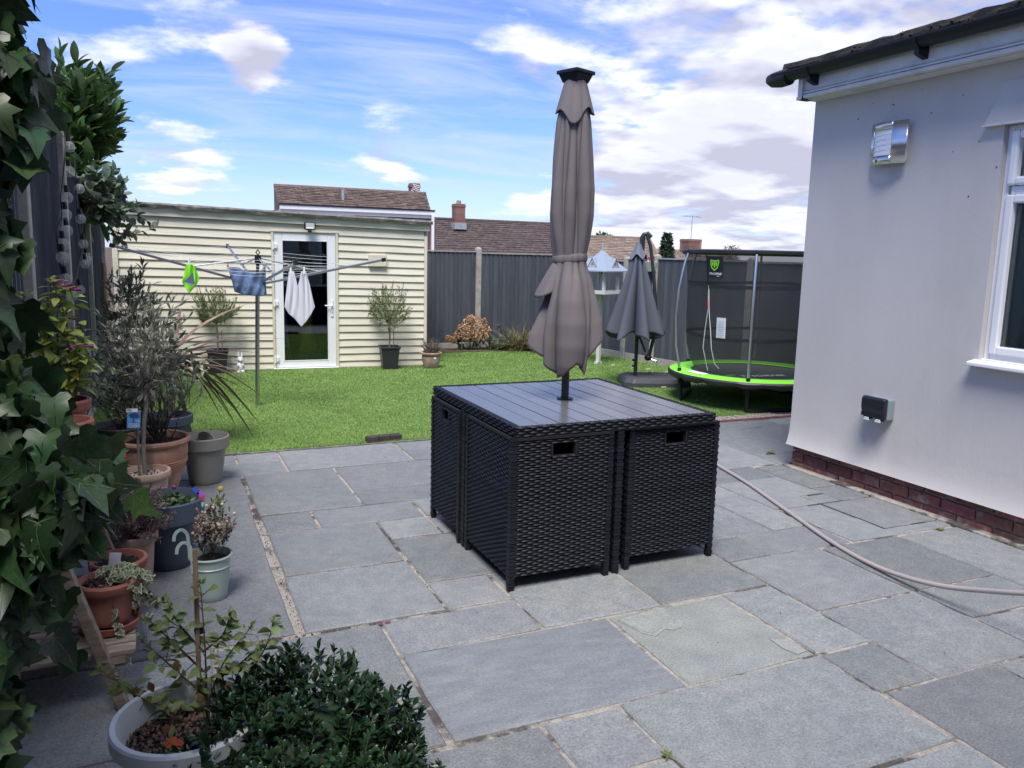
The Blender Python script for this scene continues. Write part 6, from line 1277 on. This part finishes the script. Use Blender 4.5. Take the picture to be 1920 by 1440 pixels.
ends = [Vector((.03 + random.gauss(0, .02), random.gauss(0, .02), random.uniform(.40, .47))) for _ in range(6)]; twiggy(mb_, (.01, 0, .2), ends, 9, .04, [LANC[0]], shrubl, gstem, .002, 40, .4, .8, name='green_stems', rest='green_leaves')
part('yellow_flower', MB().ball((.05, -.0, .485), .013, 8, 5).tube([(.03, 0, .43), (.05, 0, .48)], .002, 4), mat('yellow_head', (.35, .28, .05), .8), mb_)
def hook(o0): return smoothpath([Vector(o0) + Vector(q) for q in ((0, 0, 0), (-.004, 0, .09), (-.010, 0, .125), (-.032, -.004, .146), (-.056, -.008, .130), (-.062, -.01, .10))])
for o0 in ((-.082, .02, .17), (-.074, -.045, .135)): g = MB(); P = hook(o0); [g.beam(P[i], P[i + 1] + (P[i + 1] - P[i]) * .08, .014, .003, (0, 1, 0)) for i in range(len(P) - 1)]; part('bucket_hook', g, mint, mb_, bevel=.001)

# ------------------------------------------------------------------ white pot with sparse shrub, and the clipped box
wpot = pot('potted_shrub', 'wide pale grey pot with a caned sparse shrub and bark chippings, bottom left', (.035, 2.09, 0), .185, .125, .315, whitepot, .016, .055, soil, .075, 'potted shrub', thick=.016)
part('inner_ledge', MB().lathe([(.167, .285), (.158, .280), (.154, .262), (.150, .24)], 40), whitepot, wpot, smooth=True); chips(wpot, .150, .243, 900, bark_chip, .0092)
part('cane', MB().tube([(.035, .10, .22), (.04, .165, .70)], .0065, 8), cane_m, wpot, smooth=True); part('cane_tie', MB().tube([(.03, .14, .47), (.056, .14, .475)], .010, 6), blackp, wpot)
mains = [[(.05, .09, .22), (.055, .12, .40), (.05, .14, .60)], [(.05, .09, .22), (-.06, .14, .30), (-.15, .20, .315), (-.215, .26, .35)], [(.05, .08, .22), (-.03, .07, .27), (-.10, .12, .31), (-.17, .19, .33)], [(.05, .1, .26), (.10, .08, .40), (.165, .06, .49)], [(.05, .1, .25), (.13, .06, .33), (.20, .03, .44), (.225, .02, .52)], [(.05, .12, .36), (-.02, .15, .44), (-.08, .19, .50)], [(.05, .12, .42), (-.01, .15, .50), (-.035, .17, .56)], [(.05, .1, .30), (-.03, .14, .38), (-.10, .2, .44)], [(.05, .12, .42), (.10, .1, .47), (.12, .09, .53)], [(.05, .11, .34), (.12, .09, .37), (.19, .08, .42)]]
b = MB(); M_ = []
for P in mains:
    P = smoothpath(P); n = len(P) - 1; b.tube(P, [.0036 * (1 - .7 * i / n) for i in range(n + 1)], 6)
    for k in range(24):
        t = .25 + .75 * (k + random.random()) / 24; j = min(int(t * n), n - 1); p = P[j]; d = (P[j + 1] - P[j]).normalized(); a = random.uniform(0, 6.28)
        if random.random() < .25:
            e = p + d * .02 + rv(.02); b.tube([p, e], .0012, 4); p = e
        M_.append(lmat(p, d * .5 + Vector((math.cos(a), math.sin(a), random.uniform(-.6, .3))), Vector((0, -.2, 1)) + rv(.4), random.uniform(.024, .046), random.uniform(-.4, .4)))
    for k in range(7): M_.append(lmat(P[-1] + rv(.006), (P[-1] - P[-3]).normalized() + rv(.6), rv(), random.uniform(.014, .026)))
part('branches', b, twig, wpot, smooth=True); leafset(wpot, OV, M_, shrubl, 200); M_ = [lmat((x, y, z), (random.gauss(0, .3), -.2, -1), (0, -1, .3), .034) for x, y, z in ((-.09, .12, .36), (-.05, .0, .30), (.11, .05, .36), (-.02, .1, .42), (.03, .07, .33), (-.12, .15, .34))]; leafset(wpot, OV[:1], M_, dryl, 10, 'dry_leaf')
lf = thing('painted_pick', 'orange and green leaf-shaped plant pick in the pale grey pot', 'plant label', (-.005, 2.02, .25), R(-20)); part('orange_leaf', MB().prism([(-.024, .03), (-.004, .045), (.022, .034), (.034, .015), (.01, .014), (-.016, .018)], -.001, .001).xf(Matrix.Rotation(R(62), 4, 'X')), mat('orange_print', (.55, .12, .045), .4, .3, 40), lf); part('green_leaf', MB().prism([(-.02, .014), (.012, .012), (.034, .008), (.03, -.01), (.01, -.014)], -.001, .001).xf(Matrix.Rotation(R(62), 4, 'X')), mat('green_print', (.22, .5, .06), .4, .3, 40), lf); part('stick', MB().tube([(0, 0, -.03), (0, .0, .02)], .002, 4), pole_m, lf)
bx2 = thing('box_bush', 'round clipped dark green box bush in the bottom left foreground', 'bush', (.302, 1.972, 0))
part('pot_body', MB().lathe([(.12, 0), (.15, .15), (.16, .15), (.14, .14), (0, .13)], 32), whitepot, bx2, smooth=True); part('stem', MB().tube([(0, 0, .1), (0, 0, .25)], .012, 7), bark, bx2)
BX = [leaf_blade([.05, .2, .26, .2, 0], .25, .25), leaf_blade([.05, .18, .23, .17, 0], .4, .1)]
M_ = []; b = MB()
for i in range(1480):
    v = rv().normalized(); 
    if v.z < -.35: continue
    rr_ = (.285 + .03 * math.sin(4 * v.x + 3 * v.y) + .02 * math.sin(9 * v.y + 5 * v.z)) * random.uniform(.80, 1.06); p = Vector((v.x * rr_ * 1.13, v.y * rr_, .165 + v.z * rr_ * .88)); d = (v * .6 + Vector((0, 0, .7)) + rv(.25)).normalized(); L_ = random.uniform(.04, .075)
    s0 = p - d * L_ * .8; b.tube([s0, p], .0012, 3)
    for k in range(9):
        q = s0 + (p - s0) * (k / 8); s_ = rv(); s_ = (s_ - d * s_.dot(d)).normalized(); M_.append(lmat(q, d * (.5 + .09 * k) + s_ * (1.0 - .07 * k), d + s_ * .3, random.uniform(.023, .034) * (1.1 - .03 * k), 0))
part('twigs', b, gstem, bx2); leafset(bx2, BX, M_, boxl, 300)
core = mat('inner_shade_leaf', (.014, .03, .012), .8, .2, 9); g = MB().ball((0, 0, .15), .20, 20, 14, (1.05, 1, .85)); part('shade_core', g, core, bx2)  # solid dark core, its colour stands for the shade between the leaves

# ------------------------------------------------------------------ laurel, eucalyptus over the left fence
lau = thing('laurel_bush', 'glossy laurel bush rising behind the left fence', 'bush', (-.80, 8.3, 0)); part('trunk', MB().tube([(0, 0, 0), (.05, 0, 1.2), (.1, .1, 2.0)], [.05, .04, .03], 8), bark, lau, smooth=True)
ends = [ell((.10, .1, 2.10), (.44, .6, .60), .5) for _ in range(55)] + [ell((.32, .2, 2.72), (.30, .4, .42), .5) for _ in range(55)] + [ell((.10, .2, 2.9), (.3, .4, .3), .5) for _ in range(20)]
ends = [e for e in ends if e.x < .70 - max(0, e.z - 2.7) * .25]
twiggy(lau, lambda: (.1 + random.gauss(0, .08), .1 + random.gauss(0, .1), random.uniform(1.6, 2.4)), ends, 17, .165, LAUR, laurl, gstem, .009, 260, .35, .75, up=.35)
eu = thing('climbing_shrub', 'grey-green round-leaved shrub with trailing sprays, hanging over the left fence', 'shrub', (-.50, 7.75, 0)); part('trunk', MB().tube([(-.12, 0, 0), (-.1, 0, 1.3), (0.0, 0, 1.85)], [.03, .025, .015], 7), bark, eu)
ends = [ell((.11, .1, 1.90), (.24, .35, .26), .6) for _ in range(60)] + [Vector((.30, .05, 1.98)), Vector((.42, .0, 1.80)), Vector((.53, .0, 1.58)), Vector((.50, 0, 1.66)), Vector((.36, 0, 1.62)), Vector((.24, 0, 1.52)), Vector((.30, 0, 1.55)), Vector((.26, .0, 1.47))]
twiggy(eu, lambda: (random.gauss(0, .05), random.gauss(0, .08), random.uniform(1.7, 2.0)), ends, 13, .085, ROUND, eucl, twig, .005, 200, .2, 1.0, sag=-.05)

# ------------------------------------------------------------------ plants by the garden room and the back fence
def squarepot(name, label, loc, h, wt, wb, cat, rz):
    t = thing(name, label, cat, loc, rz, 'willow standards in square black pots'); b = MB()
    def sq(w, z): return [(-w, -w, z), (w, -w, z), (w, w, z), (-w, w, z)]
    for w, z in ((wb, 0), (wt - .012, h - .03), (wt, h - .028), (wt, h), (wt - .014, h), (wt - .018, h - .04)): b.v += sq(w, z)
    for i in range(5): b.f += [(4 * i + j, 4 * i + (j + 1) % 4, 4 * i + 4 + (j + 1) % 4, 4 * i + 4 + j) for j in range(4)]
    part('pot_body', b, mat('anthracite_pot', (.028, .029, .034), .45, .1, 8), t, bevel=.006); part('soil', MB().add(sq(wt - .016, h - .035), [(0, 1, 2, 3)]), soil, t); return t
WL = [leaf_blade([.01, .10, .12, .07, 0], .2, .2)]
def willow(label, loc, h, zc, rx, rz_, rot, trunkz):
    t = squarepot('potted_willow', label, loc, h, .128, .088, 'potted tree', rot); part('trunk', MB().tube(smoothpath([(0, 0, h - .05), (.006, 0, h + .15), (-.004, 0, trunkz)]), .011, 8), barkg, t, smooth=True); part('cane', MB().tube([(.055, 0, h - .04), (.055, 0, h + .22)], .006, 6), cane_m, t)
    ends = [ell((0, 0, zc), (rx, rx, rz_), .45) for _ in range(130)]; twiggy(t, (0, 0, trunkz), ends, 17, .042, WL, willl, gstem, .0028, 0, .3, .6, sag=-.04, bend=.03); return t
willow('left potted willow, with looser crown, beside the rabbit figure', (.675, 10.13, 0), .292, .78, .29, .22, R(-4), .60)
willow('right potted willow, with taller crown, right of the white door', (2.735, 9.93, 0), .300, .78, .31, .30, R(-6), .62)
hg = bellypot('potted_heather', 'weathered terracotta pot of low grey-green heather at the garden room corner', (3.275, 9.86, 0), [(.085, 0), (.092, .01), (.118, .10), (.122, .15), (.118, .178), (.138, .186), (.142, .205), (.134, .214), (.12, .21), (.11, .18)], mat('weathered_terracotta', (.30, .20, .15), .9, .2, 9, .0012, 60, col2=(.42, .35, .29), c2=(.45, .65), c2scale=8), .19, .115, 'potted plant')
part('pot_label', MB().box(-.013, .013, -.001, .001, -.013, .013), white, hg, loc=(.012, -.122, .148), rot=(R(-5), 0, 0)); b = MB(); M_ = []
for i in range(90):
    e = ell((0, 0, .30), (.15, .14, .125), .4)
    if e.z < .2: continue
    P = curve((random.gauss(0, .03), random.gauss(0, .03), .19), e, 0, 4); b.tube(P, .002, 3)
    for k in range(30):
        t = .3 + .7 * k / 30; j = min(int(t * 4), 3); p = P[j].lerp(P[j + 1], t * 4 - j); M_.append(lmat(p, (P[j + 1] - P[j]).normalized() + rv(.7), rv(), random.uniform(.016, .026)))
part('stems', b, mat('wine_stem', (.10, .04, .04), .8), hg); leafset(hg, FE, M_, mat('heather_leaf', (.12, .125, .09), .7, .2, 9, rnd=.5, hue=.04), 0)
hy = thing('hydrangea', 'hydrangea with faded orange-brown flower heads by the back fence', 'shrub', (4.44, 11.46, 0)); hm_ = mat('faded_flower', (.47, .29, .155), .8, .2, 14, rnd=.45, hue=.03, trans=.15)
heads = [(-.05, .02, .42, .085), (.10, .03, .46, .09), (.20, 0, .43, .08), (-.14, -.02, .34, .085), (-.02, -.08, .33, .09), (.12, -.07, .33, .09), (.24, -.04, .31, .08), (-.22, -.03, .25, .075), (.05, -.10, .24, .08), (.17, -.1, .23, .075), (-.1, -.09, .24, .07), (-.28, -.02, .18, .055), (.02, .06, .49, .07), (-.36, 0, .2, .05)]
b = MB()
for x, y, z, r in heads:
    b.tube(curve((x * .3, 0, 0), (x, y, z), 0, 4, .01), .006, 5); M_ = []
    for k in range(150): v = rv().normalized(); M_.append(lmat(Vector((x, y, z)) + v * r * random.uniform(.75, 1), v + rv(.5), v + rv(.3), .030))
    hd_ = thing('x', None, None) if False else None
    Vs = []; Fs = []; k_ = 0; sv = np.array([(-.4, 0, 0), (0, -.4, 0), (.4, 0, 0), (0, .4, 0)])
    for m in M_: A = np.array(m); v = sv[:, [0, 2, 1]] * 0; v = np.stack([sv[:, 0], sv[:, 1], sv[:, 2]], 1) @ A[:3, :3].T + A[:3, 3]; Vs.append(v); Fs.append(np.array([(0, 1, 2, 3)]) + k_); k_ += 4
    np_mesh('flower_head', np.concatenate(Vs), np.concatenate(Fs), hm_, hy, None)
part('stems', b, bark, hy); M_ = [lmat(ell((0, 0, .2), (.3, .12, .2), .6), rv(1) + Vector((0, -.5, -.2)), (0, 0, 1), random.uniform(.06, .1)) for _ in range(70)]; leafset(hy, OV, M_, greenl, 0)
def clump(name, label, cat, loc, n, L0, L1, spread, m, wd=1.0):
    t = thing(name, label, cat, loc); M_ = []
    for i in range(n): a = random.uniform(0, 6.28); el = random.uniform(.5, 1.45); M_.append(lmat((random.gauss(0, spread), random.gauss(0, spread * .6), 0), (math.cos(a) * math.cos(el), math.sin(a) * math.cos(el), math.sin(el)), rv(.3) + Vector((0, 0, 1)), random.uniform(L0, L1)))
    leafset(t, [leaf_blade([.008 * wd, .014 * wd, .014 * wd, .011 * wd, .007 * wd, 0], .4, c) for c in (.5, .9, 1.2)], M_, m, 0); return t
clump('grass_clump', 'tawny arching grass clump at the foot of the back fence', 'grass clump', (5.20, 11.33, 0), 420, .28, .48, .12, grassl); clump('grass_clump', 'greener low grass tuft right of the orange hydrangea', 'grass clump', (5.55, 11.3, 0), 260, .2, .36, .12, mat('green_grass', (.10, .13, .05), .7, .15, 6, rnd=.4, trans=.2))
wd_ = thing('leafy_plant', 'loose pale green leafy plant between the hydrangea and the tawny grass', 'plant', (4.86, 11.36, 0)); ends = [ell((0, 0, .14), (.22, .1, .17), .6) for _ in range(40)] + [Vector((0, 0, .40)), Vector((.03, 0, .36))]; twiggy(wd_, lambda: (random.gauss(0, .08), random.gauss(0, .03), 0), ends, 9, .045, OV, eucl, gstem, .003, 0, .2, .9)
for x, y, h_, lb in ((26.7, 38.3, 2.72, 'dark conical tree beyond the far house roofs'), ):
    t = thing('conifer_tree', lb, 'tree', (x - .05, y, 0)); part('trunk', MB().tube([(0, 0, 0), (0, 0, h_ * .9)], [.1, .03], 6), bark, t); M_ = []
    for i in range(900): z = h_ * random.random() ** .8; q = .62 * (1.02 - z / h_) ** .8 * random.uniform(.4, 1.0) + .03; a = random.uniform(0, 6.28); M_.append(lmat((q * math.cos(a), q * math.sin(a), z), (math.cos(a), math.sin(a), .6), rv(), random.uniform(.16, .28)))
    leafset(t, OV, M_, pinel, 0)
t = thing('far_tree', 'rounded green tree top just above the sandy roof ridge', 'tree', (24.6, 42, 0)); part('trunk', MB().tube([(0, 0, 0), (0, 0, 2.2)], .1, 6), bark, t); leafset(t, OV, [lmat(ell((0, 0, 2.2), (.8, .6, .55), .4), rv(), rv(), random.uniform(.15, .3)) for _ in range(500)], laurl, 0)
t = thing('far_tree', 'bare pale tree top above the trampoline beyond the right fence', 'tree', (32.6, 40, 0)); part('trunk', MB().tube([(0, 0, 0), (0, 0, 1.5)], .1, 6), bark, t); leafset(t, LANC, [lmat(ell((0, 0, 1.75), (.7, .5, .5), .5), rv(), rv(), random.uniform(.15, .3)) for _ in range(260)], dryp, 0)
def weed(x, y, s, lb):
    t = thing('weed', lb, 'weed', (x, y, 0)); leafset(t, LANC, [lmat((random.gauss(0, .012) * s, random.gauss(0, .012) * s, 0), Vector((math.cos(a), math.sin(a), random.uniform(.2, .9))), (0, 0, 1), random.uniform(.04, .08) * s) for a in [random.uniform(0, 6.28) for _ in range(22)]], shrubl, 22)
weed(4.40, 4.76, .8, 'small green weed growing in a paving joint near the house corner'); weed(4.08, 3.02, .6, 'tiny weed in the joint below the inspection cover'); weed(1.39, 1.85, .38, 'small grey-green weed in the joint in the near foreground')
# leaning timber and dark gap between fence and garden room
o = part('timber_pole', MB().tube([(-.46, 9.3, 0), (-.47, 9.7, 1.3)], .022, 8), mat('raw_wood', (.30, .18, .12), .8, .2, 10), None); tag(o, 'round brown timber pole leaning between the left fence and garden room', 'pole')

# ------------------------------------------------------------------ festoon lights down the left fence
fs = thing('festoon_lights', 'string of clear festoon bulbs hanging down the left fence post', 'string lights', (-.505, 6.2, 0)); bulbm = net_mat('bulb_glass', (.85, .86, .88), .17)
P = [(0, .06, 2.30), (.01, .05, 2.19), (.0, -.12, 1.95), (-.0, -.37, 1.80), (0, -.38, 1.68), (0, -.70, 1.58), (0, -.72, 1.48), (0, -.5, 1.30), (0, .2, 1.25), (.0, 1.0, 1.44), (0, 1.25, 1.47), (0, 1.1, 1.52), (0, .82, 1.70), (0, .85, 1.97), (0, .9, 2.2)]
P = smoothpath(P, 6); part('cable', MB().tube(P, .005, 5), blackp, fs, smooth=True)
for i in range(4, len(P) - 3, 5):
    p = P[i] + Vector((.018, 0, -.01)); h_ = part('lamp_holder', MB().tube([p, p + Vector((.004, 0, -.045))], [.013, .015], 8), blackp, fs); c = p + Vector((.004, 0, -.078)); part('bulb', MB().ball(c, .036, 12, 8, (1, 1, 1.05)), bulbm, h_, smooth=True); part('filament', MB().tube([c + Vector((0, 0, .03)), c + Vector((0, 0, -.012))], .004, 5), stone_chip, h_)
bpy.context.view_layer.update()
